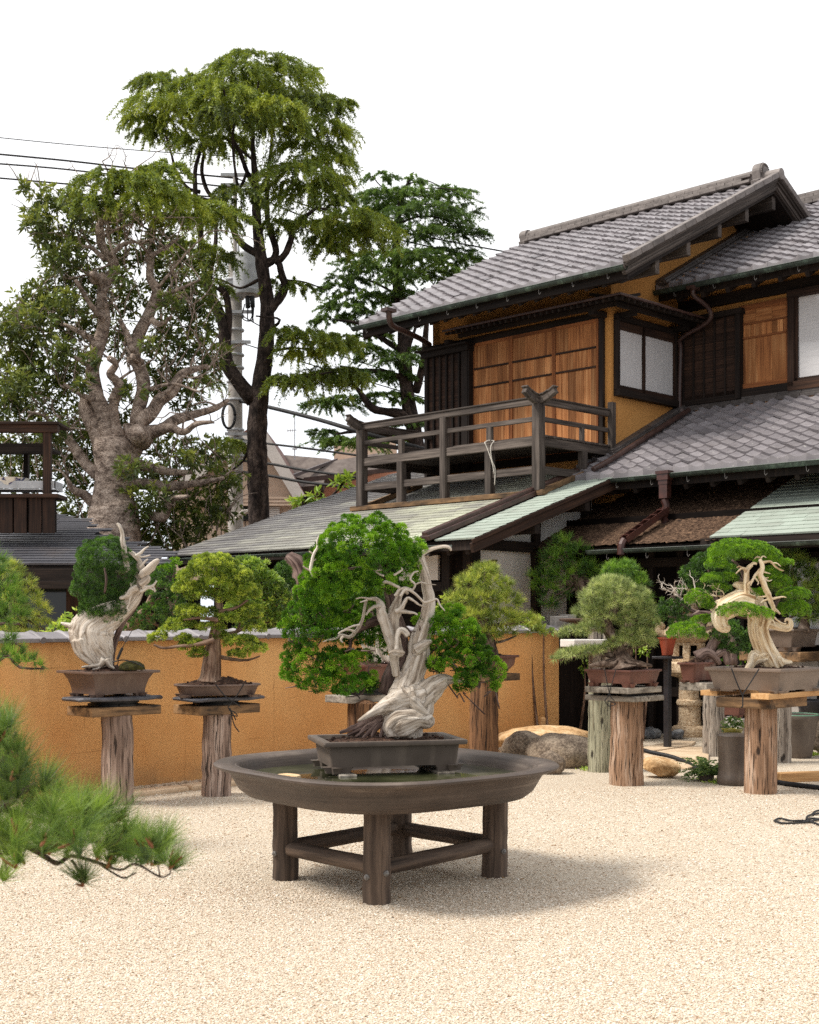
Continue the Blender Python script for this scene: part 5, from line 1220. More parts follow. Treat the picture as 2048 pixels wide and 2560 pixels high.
PD = [(1034, 452, 20, 16), (950, 440, 30, 8), (1000, 490, 70, 22), (1080, 490, 70, 24), (940, 490, 50, 20), (1130, 480, 40, 14), (1060, 530, 80, 30, -1), (980, 530, 60, 26), (1140, 530, 50, 26), (1120, 580, 70, 32), (1040, 580, 60, 26, -.8), (1170, 580, 30, 20), (930, 530, 40, 22),
      (1100, 640, 80, 34, .4), (1150, 650, 50, 24), (1040, 640, 60, 26, -1), (960, 640, 60, 26, -.6), (1080, 690, 80, 32), (890, 660, 50, 20), (930, 680, 60, 28), (860, 700, 40, 20), (1000, 690, 40, 26, -1), (1120, 690, 50, 24), (1040, 740, 60, 26), (960, 740, 50, 26), (900, 740, 50, 22), (850, 720, 40, 20),
      (860, 770, 50, 22), (920, 790, 50, 22), (830, 800, 40, 18), (970, 800, 50, 30), (1060, 780, 50, 30), (930, 840, 40, 22), (890, 870, 50, 26), (950, 890, 50, 26), (850, 870, 40, 22), (1000, 900, 40, 30, -.6), (1060, 880, 30, 30), (860, 930, 50, 22), (930, 940, 50, 24), (990, 940, 40, 24), (870, 1000, 50, 20), (820, 1010, 50, 22), (960, 990, 40, 22), (1020, 1000, 30, 30), (840, 1100, 50, 24), (890, 1110, 60, 26), (950, 1100, 50, 24), (800, 1080, 30, 16), (1020, 1060, 40, 24)]
spray_pads([(q[0], q[1], q[2] * 1.12, q[3] * .8, *q[4:]) for q in PD], c2, 10, M['lf_cedar2'], ce2, 'crown', 37, droop=.32, twig=.5)

# pale-barked pruned evergreen at the left
c3 = 23.0
brd = tree('evergreen_tree', 'broadleaf evergreen with pale knobbly pruned limbs spreading at the left', P(280, 1320, c3) * [1, 1, 0])
tk = MB()
limb(tk, [(285, 1900, 150), (285, 1330, 130), (283, 1260, 108), (285, 1200, 100), (292, 1150, 112), (300, 1110, 120)], c3, seg=20, sub=4, lump=.05, flute=.04)
trk = tk.build('trunk', M['bark_pale'], brd, smooth=True)
br = MB()
BR = [[(270, 1170, 70), (245, 1080, 62), (215, 1020, 46), (212, 1000, 34)], [(285, 1120, 70), (262, 1040, 52), (240, 980, 46), (232, 920, 44), (245, 870, 44), (262, 800, 40), (255, 740, 34), (268, 700, 36), (290, 670, 30), (270, 640, 26), (252, 600, 30), (255, 550, 24), (290, 545, 22), (310, 530, 16), (345, 500, 12), (352, 470, 6)],
      [(300, 1110, 60), (290, 1060, 28), (285, 1000, 30), (300, 970, 34), (290, 950, 26), (276, 935, 26), (290, 910, 20), (272, 895, 18)], [(320, 1090, 80), (345, 1080, 70), (340, 1060, 40), (350, 1010, 44), (360, 960, 44), (345, 910, 40), (335, 890, 44), (350, 830, 40), (375, 780, 36), (392, 730, 34), (375, 690, 26), (378, 630, 24), (375, 590, 18), (378, 555, 12)],
      [(340, 1060, 50), (380, 1030, 44), (400, 1000, 40), (430, 980, 36), (450, 940, 30), (480, 925, 24), (520, 915, 14)], [(350, 1085, 50), (400, 1075, 40), (440, 1050, 34), (490, 1035, 26), (540, 1020, 20), (570, 1000, 12)], [(360, 1090, 40), (420, 1070, 30), (460, 1080, 20), (490, 1060, 18), (530, 1055, 10)],
      [(300, 1150, 44), (360, 1165, 34), (430, 1180, 24), (480, 1180, 14)], [(320, 1210, 40), (370, 1210, 34), (420, 1215, 34), (480, 1210, 22), (560, 1195, 12)], [(250, 1190, 40), (215, 1160, 34), (180, 1110, 30), (155, 1080, 26), (150, 1060, 18)], [(245, 1270, 36), (215, 1240, 30), (185, 1225, 22), (170, 1200, 12)],
      [(262, 690, 30), (235, 700, 30), (240, 680, 16)], [(262, 800, 24), (225, 760, 16), (190, 700, 12)], [(250, 870, 26), (215, 840, 18), (160, 810, 10)], [(330, 880, 24), (320, 840, 18), (300, 800, 16)], [(262, 650, 16), (230, 620, 14), (205, 615, 10), (195, 590, 6)], [(275, 640, 18), (310, 610, 14), (340, 605, 8)], [(255, 560, 20), (270, 490, 14), (262, 470, 12), (280, 445, 8), (310, 440, 5)],
      [(378, 640, 16), (410, 620, 10), (440, 600, 6)], [(392, 740, 20), (430, 730, 12), (500, 700, 6)], [(400, 760, 16), (440, 740, 10), (480, 760, 6)], [(380, 800, 24), (400, 810, 18), (430, 790, 8)], [(380, 1290, 30), (410, 1290, 30), (430, 1250, 20), (470, 1240, 10)], [(395, 720, 10), (460, 640, 6), (520, 580, 4)], [(350, 980, 16), (430, 960, 9), (500, 980, 5)], [(260, 590, 10), (300, 570, 8), (330, 560, 5)],
      [(230, 920, 20), (200, 900, 14), (160, 880, 10), (120, 850, 6)], [(240, 1000, 20), (200, 985, 14), (160, 960, 10)], [(150, 1080, 14), (110, 1040, 10), (70, 1030, 6)]]
for q in BR:
    o = R8.uniform(-1.0, 1.0); m_ = len(q)
    limb(br, [(a_, b_, w_ * .80, o * (i / (m_ - 1))) for i, (a_, b_, w_) in enumerate(q)], c3, seg=12, sub=5, lump=.045, flute=.03)
kn = [(345, 1086, 22), (236, 690, 8), (338, 895, 9)]
for a_, b_, r_ in kn:
    c = P(a_, b_, c3 - .35); rr_ = r_ * c3 / F; br.tube([c + (0, .4, 0), c, c + (0, -.16, 0)], [rr_ * 1.3, rr_ * 1.15, rr_ * .8], seg=14, sub=3, lump=.08, flute=.05)
for q in BR:
    for (a_, b_, w_) in q[1:]:
        for _ in range(1 if (w_ < 26 or R8.random() < .3) else 0): twigs(br, P(a_ + R8.uniform(-6, 6), b_ + R8.uniform(-14, 14), c3 + R8.uniform(-.3, .3)), np.array([R8.normal() * .8, R8.normal() * .6, R8.uniform(.1, .9)]), R8.uniform(.3, .62), .011 + w_ * .0006, 2, R8)
br.build('limb', M['bark_pale'], trk, smooth=True)
def broad_leaves(pads, d, mat, parent, seed, dens=30, L=.15, Wd=.042, per=6, deep=.9, name='crown'):
    rng = np.random.default_rng(seed); R_ = []; D_ = []; T_ = []
    for q in pads:
        px, py, rx, ry = q[:4]; dd = q[4] if len(q) > 4 else 0; k = (d + dd) / F; c = P(px, py, d + dd); r = np.array([rx * k, rx * k * deep, ry * k])
        n = int(dens * (r[0] * r[2]) * 4) + 4; u = nrm(rng.normal(size=(n, 3))); p_ = c + u * r * (rng.random(n) ** .5)[:, None]
        dirs = nrm(u * .6 + rng.normal(size=(n, 3)) * .6 + [0, 0, .45])
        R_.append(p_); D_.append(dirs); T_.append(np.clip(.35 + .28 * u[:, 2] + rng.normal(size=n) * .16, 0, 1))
    R_ = np.vstack(R_); D_ = np.vstack(D_); T_ = np.concatenate(T_); n = len(R_)
    d_ = nrm(np.repeat(D_, per, 0) + rng.normal(size=(n * per, 3)) * .75)
    V, Fc, g = leaf_mesh(np.repeat(R_, per, 0) + d_ * .01, d_, L * rng.uniform(.6, 1.25, n * per), Wd * rng.uniform(.7, 1.2, n * per), np.repeat(T_, per) + rng.normal(size=n * per) * .08, rng=rng, bend=.15)
    return place(mk_mesh(name, V - origin_for(parent, None), Fc, g), name, mat, parent)
PD = [(130, 490, 55, 30), (100, 530, 40, 34), (180, 530, 60, 40), (130, 600, 55, 50, .4), (200, 600, 60, 50, .6), (110, 580, 26, 40), (240, 540, 60, 40, .8), (300, 560, 60, 40, .8), (350, 540, 36, 20, .8), (160, 680, 60, 50, .5), (220, 700, 60, 60, .9), (300, 640, 60, 60, 1.2), (400, 590, 50, 40, .7), (450, 630, 40, 36, .9), (420, 690, 60, 60, 1.0),
      (110, 730, 60, 50, .6), (60, 770, 60, 50, .6), (140, 790, 70, 60, .7), (60, 850, 80, 60, .5), (20, 820, 50, 50), (200, 820, 70, 70, 1.0), (320, 740, 60, 60, 1.3), (480, 720, 60, 60, .8), (500, 780, 60, 60, 1.0), (440, 800, 60, 60, 1.2), (300, 850, 50, 60, 1.4), (100, 920, 90, 60, .8), (20, 920, 60, 60, .5), (180, 940, 60, 60, 1.0), (90, 1000, 90, 60, .7), (200, 1060, 60, 60, 1.2),
      (420, 880, 70, 70, 1.2), (500, 870, 60, 60, 1.0), (540, 900, 40, 50, .8), (460, 970, 70, 60, 1.2), (400, 950, 50, 50, 1.2), (60, 1080, 70, 60, .8), (140, 1140, 80, 60, .9), (200, 1200, 60, 60, .8), (170, 1280, 70, 50, .8), (230, 1130, 50, 60, .9), (440, 1130, 80, 50, .8), (520, 1130, 60, 40, .7), (400, 1190, 60, 40, .5), (480, 1240, 80, 50, .7), (560, 1200, 60, 50, .4), (420, 1290, 80, 60, .8), (500, 1310, 70, 50, .7), (380, 1340, 70, 40, .8), (450, 1360, 60, 40, .8), (560, 1270, 40, 50, .5), (340, 1260, 40, 50, -.2), (400, 1240, 40, 30, -.5),
      (340, 1170, 50, 30, -.6), (250, 760, 40, 40, 1), (370, 640, 40, 40, 1), (20, 1000, 60, 60, .5), (10, 1150, 60, 80, 1), (80, 1200, 60, 60, 1), (300, 1000, 30, 60, 1.3), (340, 1330, 60, 50, .6), (60, 470, 22, 22), (100, 560, 50, 40, -.3), (150, 640, 60, 40, -.2), (90, 800, 60, 50, -.3), (170, 760, 50, 40, -.4), (60, 960, 60, 50, -.3), (150, 880, 50, 40, -.4), (180, 500, 50, 24, -.4), (420, 760, 40, 30, -.3), (330, 980, 30, 20, -.6), (230, 900, 30, 24, -.6), (300, 690, 24, 20, -.5), (130, 1080, 50, 40, -.3), (210, 960, 30, 24, -.6), (370, 860, 24, 16, -.6), (470, 1150, 50, 24, -.5)]
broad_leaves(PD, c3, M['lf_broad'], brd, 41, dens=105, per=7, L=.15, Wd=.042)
tw = MB()
for q in PD:
    for _ in range(4):
        c = P(q[0] + R8.uniform(-.6, .6) * q[2], q[1] + R8.uniform(-.3, .6) * q[3], c3 + .3); e_ = c + np.array([R8.normal() * .3, R8.normal() * .2, R8.uniform(.1, .5)]); tw.tube([c - (0, 0, .15), (c + e_) / 2 + R8.normal(size=3) * .05, e_], [.013, .009, .004], seg=5, sub=2)
tw.build('twig', M['bark_pale'], brd, smooth=True)
# small bright bush on the far side of the shingle roof, and a garden pine over the bench
bs = thing('bush', P(740, 1262, 26) * [1, 1, 0], 'small bright green bush showing above the shingled roof left of the balcony', 'bush')
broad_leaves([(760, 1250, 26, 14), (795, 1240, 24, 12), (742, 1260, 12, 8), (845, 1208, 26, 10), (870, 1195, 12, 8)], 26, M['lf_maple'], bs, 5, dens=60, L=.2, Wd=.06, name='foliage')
tk = MB(); limb(tk, [(750, 1500, 20), (760, 1262, 14), (770, 1245, 8)], 26, seg=6); limb(tk, [(760, 1300, 14), (830, 1240, 8), (860, 1205, 6)], 26, seg=6); tk.build('stem', M['bark_cedar'], bs, smooth=True)
# ------------------------------------------------------------------ pots, stands, bonsai
def rring(c, ux, uy, L, Wd, z, rc, n=5):
    """rounded rectangle ring"""
    pts = []; rc = min(rc, L / 2 - 1e-3, Wd / 2 - 1e-3)
    for sx, sy, a0 in ((1, 1, 0), (-1, 1, 90), (-1, -1, 180), (1, -1, 270)):
        for q in np.linspace(0, 90, n):
            a_ = math.radians(a0 + q); x = sx * (L / 2 - rc) + rc * math.cos(a_); y = sy * (Wd / 2 - rc) + rc * math.sin(a_)
            pts.append(c + ux * x + uy * y + np.array([0, 0, z]))
    return np.array(pts)
def loft(mb, rings, t=.5, cap0=True, cap1=True):
    n = len(rings[0]); v = np.vstack(rings); f = []
    for i in range(len(rings) - 1):
        for j in range(n): f.append((i * n + j, i * n + (j + 1) % n, (i + 1) * n + (j + 1) % n, (i + 1) * n + j))
    if cap0: f.append(tuple(range(n))[::-1])
    if cap1: f.append(tuple((len(rings) - 1) * n + j for j in range(n)))
    mb.add(v, f, v + RNG.uniform(-30, 30, 3), t)
def px_rect(pxc, pxl, pxr, d):
    """house-aligned rectangle whose near corner stands at pixel column pxc, distance d"""
    k = lambda p: (p - CX) / F; X, Y = k(pxc) * d, d
    w_ = (X - k(pxl) * Y) / (R2 * (1 + k(pxl))); L = (k(pxr) * Y - X) / (R2 * (1 - k(pxr)))
    return np.array([X, Y, 0]) + HB * L / 2 + HA * w_ / 2, L, w_
def rect_pot(parent, c, ux, uy, L, Wd, z0, z1, mat, prof=((.80, 0), (.86, .35), (.93, .75)), lip=.035, liph=.03, foot=.03, rc=.02, wall=.035, feet=True, name='pot', soil='soil', oval=False, mound=.03, footw=.2):
    """tapered tray on four bracket feet, lipped rim, filled with soil"""
    c = np.array([c[0], c[1], 0.]); n_ = 5
    if oval: rc = Wd * .46; n_ = 10
    R = lambda kL, z, inset=0.: rring(c, ux, uy, L * kL - 2 * inset, Wd - L * (1 - kL) - 2 * inset, z, max(rc - inset * .3, .004), n_)
    mb = MB(); zb = z0 + foot; hh = z1 - zb
    rings = [R(prof[0][0], zb)] + [R(k, zb + hh * q) for k, q in prof[1:]]
    kt = prof[-1][0] + .01
    rings += [R(kt, z1 - liph - .004), R(1 - .01, z1 - liph), R(1, z1 - liph * .5), R(1 - .006, z1), R(1 - .01, z1, lip), R(1 - .012, z1 - .012, lip + .004), R(kt, z1 - .06, wall)]
    loft(mb, rings, .5)
    if feet:
        fl, fw = L * prof[0][0] / 2, (Wd - L * (1 - prof[0][0])) / 2
        for sx in (-1, 1):
            for sy in (-1, 1):
                q = c + ux * sx * (fl - footw * L * .5 * .6) + uy * sy * (fw - .03)
                loft(mb, [rring(q, ux, uy, footw * L, .05, z0, .012, 3), rring(q, ux, uy, footw * L * 1.04, .055, z0 + foot * .5, .012, 3), rring(q, ux, uy, footw * L * 1.25, .06, zb + .002, .012, 3)])
                q = c + ux * sx * (fl - .03) + uy * sy * (fw - footw * L * .5 * .6)
                loft(mb, [rring(q, ux, uy, .05, footw * L, z0 + .001, .012, 3), rring(q, ux, uy, .055, footw * L * 1.04, z0 + foot * .5, .012, 3), rring(q, ux, uy, .06, footw * L * 1.25, zb + .001, .012, 3)])
    po = mb.build(name, M[mat], parent, smooth=True, auto=35)
    # soil: bumpy mound and loose clods
    rg = np.random.default_rng(int(abs(c[0] * 1000 + c[1] * 77)) + 3); N = 26; vs = []
    Li, Wi = (L * kt - 2 * wall) * .99, (Wd - L * (1 - kt) - 2 * wall) * .99
    for j in range(N + 1):
        for i in range(N + 1):
            u, w_ = i / N * 2 - 1, j / N * 2 - 1
            if oval:
                m_ = math.hypot(u, w_); mm = max(abs(u), abs(w_)); s_ = (mm / m_) if m_ > 1e-6 else 1; u, w_ = u * s_, w_ * s_
            h = mound * (1 - abs(u) ** 2.2) * (1 - abs(w_) ** 2.2) + rg.normal() * .004
            vs.append(c + ux * u * Li / 2 + uy * w_ * Wi / 2 + np.array([0, 0, z1 - .022 + h]))
    so_ = MB(); so_.add(vs, [(j * (N + 1) + i, j * (N + 1) + i + 1, (j + 1) * (N + 1) + i + 1, (j + 1) * (N + 1) + i) for j in range(N) for i in range(N)], None, .5)
    for _ in range(90):
        q = vs[rg.integers(0, len(vs))]; r = rg.uniform(.006, .017)
        so_.lathe([(r * .5, -r * .5), (r, 0), (r * .6, r * .7)], q + rg.normal(size=3) * .004, 6, t=rg.random())
    so_.build('soil', M[soil], parent)
    return po
def log_post(name, label, px, base_py, wpx, ztop_, mat, base_d=None, seed=1, taper=.96, group=None, dark_top=True):
    d = base_d or EYE * F / (base_py - HZ); r = wpx / 2 * d / F; d += r
    c = P(px, HZ, d); mb = MB(); rg = np.random.default_rng(seed)
    zs = np.linspace(-.05, ztop_, 14)
    mb.tube([(c[0] + rg.normal() * .003, c[1], z) for z in zs], [r * (1.02 - (1 - taper) * z / ztop_) for z in zs], seg=40, sub=1, flute=.012, lump=.010, rng=rg, k0=9)
    return mb.build(name, M[mat], base=(c[0], c[1], 0), smooth=True, auto=50, label=label, cat='post', group=group), np.array([c[0], c[1], 0])
def stand(label, px, base_py, wpx, mat, slab_px, slab_d, zb, zt, slab_mat='wood_slab', seed=1, base_d=None, group='bonsai display stands'):
    d = base_d or EYE * F / (base_py - HZ); r = wpx / 2 * d / F; c = P(px, HZ, d + r)
    o = thing('display_stand', (c[0], c[1], 0), label, 'display stand', group); rg = np.random.default_rng(seed)
    mb = MB(); zs = np.linspace(-.05, zb, 14)
    mb.tube([(c[0] + rg.normal() * .003, c[1], z) for z in zs], [r * (1.03 - .05 * z / zb) for z in zs], seg=44, sub=1, flute=.012, lump=.010, rng=rg, k0=9)
    mb.build('post', M[mat], o, smooth=True, auto=50)
    q, L, w_ = px_rect(*slab_px, slab_d)
    mb = MB(); mb.obox(q + (0, 0, (zb + zt) / 2), HB * L / 2, HA * w_ / 2, (0, 0, (zt - zb) / 2)); mb.build('top_board', M[slab_mat], o, bevel=.008)
    return o, q, L, w_
def slab_irregular(name, label, c, L, Wd, z0, th, mat, seed, cat='slab'):
    rg = np.random.default_rng(seed); n = 28; a_ = np.linspace(0, 2 * math.pi, n, endpoint=False); rr_ = 1 + .06 * np.cumsum(rg.normal(size=n)) / 3; rr_ = rr_ / rr_.mean()
    out = [c + HB * L / 2 * np.sign(math.cos(q)) * abs(math.cos(q)) ** .55 * r + HA * Wd / 2 * np.sign(math.sin(q)) * abs(math.sin(q)) ** .55 * r for q, r in zip(a_, rr_)]
    w_ = rg.normal(size=n) * th * .22; w_ = (w_ + np.roll(w_, 1) + np.roll(w_, 2)) / 2
    mb = MB(); r0 = np.array([q * [1, 1, 0] + [0, 0, z0 + e_] for q, e_ in zip(out, w_)]); cc = c * [1, 1, 0]
    loft(mb, [cc + (r0 - cc) * [.97, .97, 1], r0 + [0, 0, th * .5], cc + (r0 + [0, 0, th] - cc) * [.975, .975, 1]], .5)
    return mb.build(name, M[mat], base=c, label=label, cat=cat, bevel=.004)
def turntable(label, c, z0, h, r):
    mb = MB(); mb.lathe([(r, 0), (r, h * .35), (r * .95, h * .42), (r * .95, h * .55), (r, h * .62), (r, h)], (c[0], c[1], z0), 40)
    for i in range(6): a_ = i * 1.047; mb.box((c[0] + r * math.cos(a_), c[1] + r * math.sin(a_), z0 + h * .25), (.03, .05, h * .3), a_)
    mb.build('turntable', M['plastic_black'], base=(c[0], c[1], z0), smooth=True, auto=35, label=label, cat='turntable')
def needles(name, pads, mat, parent, gap, n, L, Wd, seed, spread=.65, up=.75, under=-.5, **k): return crown(name, pads, M[mat], parent, gap, n, L, Wd, spread, up, under, True, 0.0, seed, **k)
GB = 'bonsai trees'

# ---- 1: the large juniper on the basin
TC = np.array([-.14, 7.62, 0])
tbl = thing('basin_table', (TC[0], TC[1], 0), 'low table of four thick round timber legs with log stretchers under the wide basin', 'table')
LG = [(-.719, 7.58), (.501, 7.66), (-.174, 6.94), (-.058, 8.30)]
lr = np.random.default_rng(4)
for i, (x, y) in enumerate(LG):
    mb = MB(); zs = np.linspace(-.04, .50, 10); mb.tube([(x + lr.normal() * .002, y + .07, z) for z in zs], [.074 - .006 * z for z in zs], seg=36, sub=1, flute=.02, rng=lr, k0=6)
    lg = mb.build('leg', M['wood_table'], tbl, smooth=True, auto=50)
    bo = MB()
    for (dx, dy) in (((-.045, -.052), (.045, -.052)) if i == 2 else ((-.05, -.045),) if i == 0 else ((.04, -.055),)):
        for r_, e0, e1 in ((.016, 0, .012), (.009, .012, .022)):
            dv = nrm(np.array([dx, dy, 0])); c = np.array([x, y + .07, .155 if i != 2 else (.145 if dx < 0 else .165)]); bo.tube([c + dv * (.070 + e0), c + dv * (.070 + e1)], r_, seg=10, sub=1)
    bo.build('bolt', M['bolt'], lg)
for a_, b_ in ((0, 2), (2, 1), (0, 3), (3, 1)):
    mb = MB(); p0 = np.array([*LG[a_], .18]) + (0, .07, 0); p1 = np.array([*LG[b_], .19]) + (0, .07, 0)
    mb.tube([p0 + (p1 - p0) * q for q in np.linspace(.02, .98, 8)], .044, seg=24, sub=1, flute=.03, rng=lr, k0=5); mb.build('stretcher', M['wood_table'], tbl, smooth=True, auto=50)
bas = thing('water_basin', (TC[0], TC[1], .48), 'very wide shallow brown stoneware basin with a wavy flat rim and water in it', 'basin')
def mokko(th):
    r = 1 + .058 * math.cos(4 * (th + .10)) + .018 * math.cos(2 * th + .6); return (math.cos(th) * r * .95, math.sin(th) * r * 1.02)
mb = MB(); RB = .975
prof = [(.40, .475), (.70, .485), (.79, .50), (.835, .535), (.862, .58), (.885, .622), (.915, .642), (.955, .652), (.975, .662), (.978, .673), (.965, .682), (.90, .679), (.865, .674), (.858, .668), (.85, .672), (.835, .664), (.815, .62), (.79, .575), (.74, .558), (.3, .552)]
mb.lathe(prof, (TC[0], TC[1], 0), 96, mokko); mb.build('bowl', M['ceramic_basin'], bas, smooth=True, auto=40)
mb = MB(); th = np.linspace(0, 2 * math.pi, 72, endpoint=False); ring = [(TC[0] + mokko(q)[0] * .808, TC[1] + mokko(q)[1] * .808, .606) for q in th]; mb.add(ring, [tuple(range(72))]); mb.build('water', M['water'], bas)
UX = np.array([math.cos(.245), math.sin(.245), 0]); UY = np.array([-UX[1], UX[0], 0]); PC = np.array([-.140, 7.88, 0])
mb = MB()
for sx in (-1, 1): mb.obox(PC + UX * .29 * sx + (0, 0, .596), UX * .05, UY * .31, (0, 0, .022))
b1 = mb.build('support_board', M['wood_slab_grey'], base=PC + (0, 0, .57), bevel=.004, label='pair of thin wooden boards in the basin water carrying the dark pot', cat='board')
mb = MB(); c = P(655, 1936, 7.35); mb.lathe([(.05, -.03), (.085, -.012), (.08, .004), (.03, .012)], (TC[0] - .56, TC[1] - .10, .612), 9); mb.build('stone', M['rock_tan'], base=(TC[0] - .56, TC[1] - .1, .6), label='small flat pale stone lying in the basin water at the left', cat='stone')
D1 = 7.88
bo1 = thing('bonsai_tree', PC + (0, 0, .618), 'large juniper bonsai with twisted bleached trunk in a dark pot standing in the wide basin', 'bonsai', GB)
rect_pot(bo1, PC, UX, UY, .86, .56, .618, .800, 'ceramic_dark', ((.87, 0), (.885, .3), (.905, .85)), lip=.045, liph=.026, foot=.034, rc=.018, mound=.035, footw=.17)
t1 = MB(); rg = np.random.default_rng(15)
kw = dict(flute=.045, lump=.06, twist=.30, rng=rg, k0=6)
limb(t1, [(1000, 1842, 98, .05), (1005, 1800, 102), (1010, 1765, 98), (1014, 1736, 84, -.02), (1023, 1707, 68), (1036, 1675, 58), (1046, 1640, 52), (1048, 1610, 52), (1056, 1578, 48), (1068, 1540, 38), (1074, 1500, 32), (1068, 1470, 28), (1060, 1425, 24), (1053, 1395, 20), (1060, 1382, 14), (1080, 1373, 10), (1105, 1367, 9), (1122, 1369, 9), (1128, 1377, 7)], D1, seg=40, sub=7, **kw)
limb(t1, [(1030, 1765, 84, -.03), (1062, 1735, 66, -.03), (1090, 1712, 50, -.02), (1112, 1702, 36), (1135, 1702, 16), (1165, 1706, 8)], D1, seg=28, sub=6, **kw)
limb(t1, [(1040, 1740, 60, -.08), (1000, 1752, 62, -.08), (962, 1766, 36, -.10), (930, 1782, 18, -.12), (905, 1796, 9, -.13), (895, 1803, 4, -.13)], D1, seg=28, sub=6, **kw)
limb(t1, [(975, 1828, 40, -.08), (1010, 1812, 62, -.10), (1045, 1800, 50, -.10), (1068, 1806, 34, -.08), (1078, 1800, 20, -.08), (1070, 1785, 12, -.06)], D1, seg=28, sub=6, **kw)
limb(t1, [(985, 1840, 34, -.10), (980, 1815, 46, -.10), (1000, 1795, 40, -.12), (1030, 1790, 30, -.13), (1060, 1795, 16, -.12), (1078, 1788, 10, -.1)], D1, seg=24, sub=6, **kw)
limb(t1, [(1020, 1735, 34, -.10), (1040, 1760, 26, -.12), (1055, 1775, 18, -.12), (1072, 1788, 9, -.1)], D1, seg=18, sub=5, **kw)
limb(t1, [(1066, 1740, 30, -.04), (1072, 1770, 26, -.05), (1060, 1800, 30, -.06)], D1, seg=18, sub=5, **kw)
limb(t1, [(1040, 1625, 26, -.05), (1062, 1610, 16, -.06), (1080, 1603, 9, -.05)], D1, seg=14, sub=4, **kw)
M_MAIN = t1
# second and third stems, and their dead branches
limb(t1, [(992, 1690, 20, .02), (986, 1650, 22, .01), (981, 1618, 24), (970, 1580, 28), (956, 1540, 28), (952, 1515, 24), (945, 1500, 16), (930, 1496, 11), (916, 1500, 9), (911, 1520, 9), (907, 1545, 9), (900, 1562, 10), (888, 1580, 10), (874, 1592, 9), (853, 1588, 8), (838, 1596, 6), (820, 1600, 4), (806, 1605, 3)], D1 - .06, seg=18, sub=5, flute=.05, lump=.06, twist=.3, rng=rg)
limb(t1, [(1000, 1640, 26), (990, 1602, 28), (984, 1563, 28), (986, 1531, 30), (994, 1505, 20), (1000, 1490, 12), (1010, 1478, 9), (1020, 1485, 7)], D1 - .04, seg=18, sub=5, flute=.08, lump=.08, twist=.3, rng=rg)
limb(t1, [(1020, 1590, 14), (1008, 1576, 16), (998, 1578, 14), (993, 1600, 12), (992, 1620, 11), (990, 1630, 9)], D1 - .12, seg=12, sub=5, flute=.05, lump=.06, rng=rg)
limb(t1, [(972, 1633, 6), (985, 1628, 9), (1000, 1629, 9), (1012, 1632, 7)], D1 - .13, seg=9, sub=4, lump=.1, rng=rg)
limb(t1, [(976, 1629, 5), (985, 1636, 7), (1000, 1637, 5)], D1 - .13, seg=8, sub=4, lump=.1, rng=rg)
fuse(t1, 'deadwood', M['drift'], bo1, .0048, .0065, (34, 2.2), label='bleached pale deadwood')
J = [[(990, 1530, 14), (1004, 1520, 12), (1012, 1505, 10), (1020, 1495, 8), (1036, 1503, 6), (1048, 1512, 5), (1064, 1517, 4)], [(1000, 1528, 12), (1018, 1530, 9), (1034, 1532, 6), (1044, 1537, 4)],
     [(1000, 1490, 8), (1012, 1475, 8), (1030, 1478, 7), (1050, 1496, 6), (1062, 1506, 6), (1080, 1502, 6), (1092, 1498, 5), (1100, 1512, 4), (1112, 1527, 3)], [(988, 1490, 9), (1000, 1474, 8), (1016, 1470, 6), (1034, 1476, 4)],
     [(1030, 1478, 6), (1038, 1462, 5), (1026, 1448, 6), (1034, 1432, 5), (1046, 1428, 4)], [(1038, 1462, 4), (1052, 1456, 4), (1068, 1460, 3), (1090, 1462, 2)], [(985, 1438, 6), (998, 1430, 6), (1006, 1424, 4), (1003, 1418, 3)], [(960, 1440, 5), (950, 1436, 5), (940, 1428, 4), (955, 1425, 4)],
     [(952, 1514, 10), (934, 1518, 8), (920, 1530, 6), (916, 1538, 4)], [(888, 1580, 7), (872, 1574, 6), (856, 1578, 5), (846, 1585, 5)], [(858, 1590, 7), (852, 1600, 6), (857, 1606, 4)], [(900, 1562, 6), (880, 1566, 5), (862, 1574, 4)], [(1000, 1470, 7), (984, 1462, 8), (965, 1455, 9), (955, 1462, 6)],
     [(784, 1440, 9), (778, 1425, 9), (780, 1404, 9), (785, 1386, 8), (794, 1368, 7), (793, 1355, 5), (797, 1340, 3)], [(784, 1386, 5), (773, 1378, 3)], [(790, 1430, 8), (770, 1424, 6), (758, 1416, 4)], [(780, 1404, 5), (790, 1398, 4)], [(930, 1498, 6), (905, 1494, 4), (890, 1497, 3)], [(918, 1500, 5), (900, 1506, 3)]]
for q in J: t1 = MB(); limb(t1, q, D1 - .10, seg=8, sub=5, lump=.10, rng=rg); t1.build('jin', M['drift'], bo1, smooth=True)
t2 = MB()
limb(t2, [(975, 1735, 60, .06), (985, 1700, 62, .05), (996, 1665, 50, .05), (1006, 1630, 36, .05), (1005, 1600, 30, .05), (1000, 1570, 30, .06), (985, 1530, 30, .06), (975, 1490, 26, .05), (965, 1450, 22, .05), (940, 1410, 16, .05)], D1, seg=28, sub=6, flute=.06, twist=.2, rng=rg)
limb(t2, [(985, 1540, 20), (960, 1545, 20), (920, 1560, 22), (880, 1580, 18), (840, 1590, 12), (800, 1590, 8)], D1 + .05, seg=12, sub=5, flute=.08, lump=.1, rng=rg)
limb(t2, [(1000, 1560, 18), (1030, 1590, 14), (1060, 1620, 12, .1), (1110, 1620, 8, .1), (1150, 1600, 6)], D1 + .1, seg=10, sub=5, rng=rg)
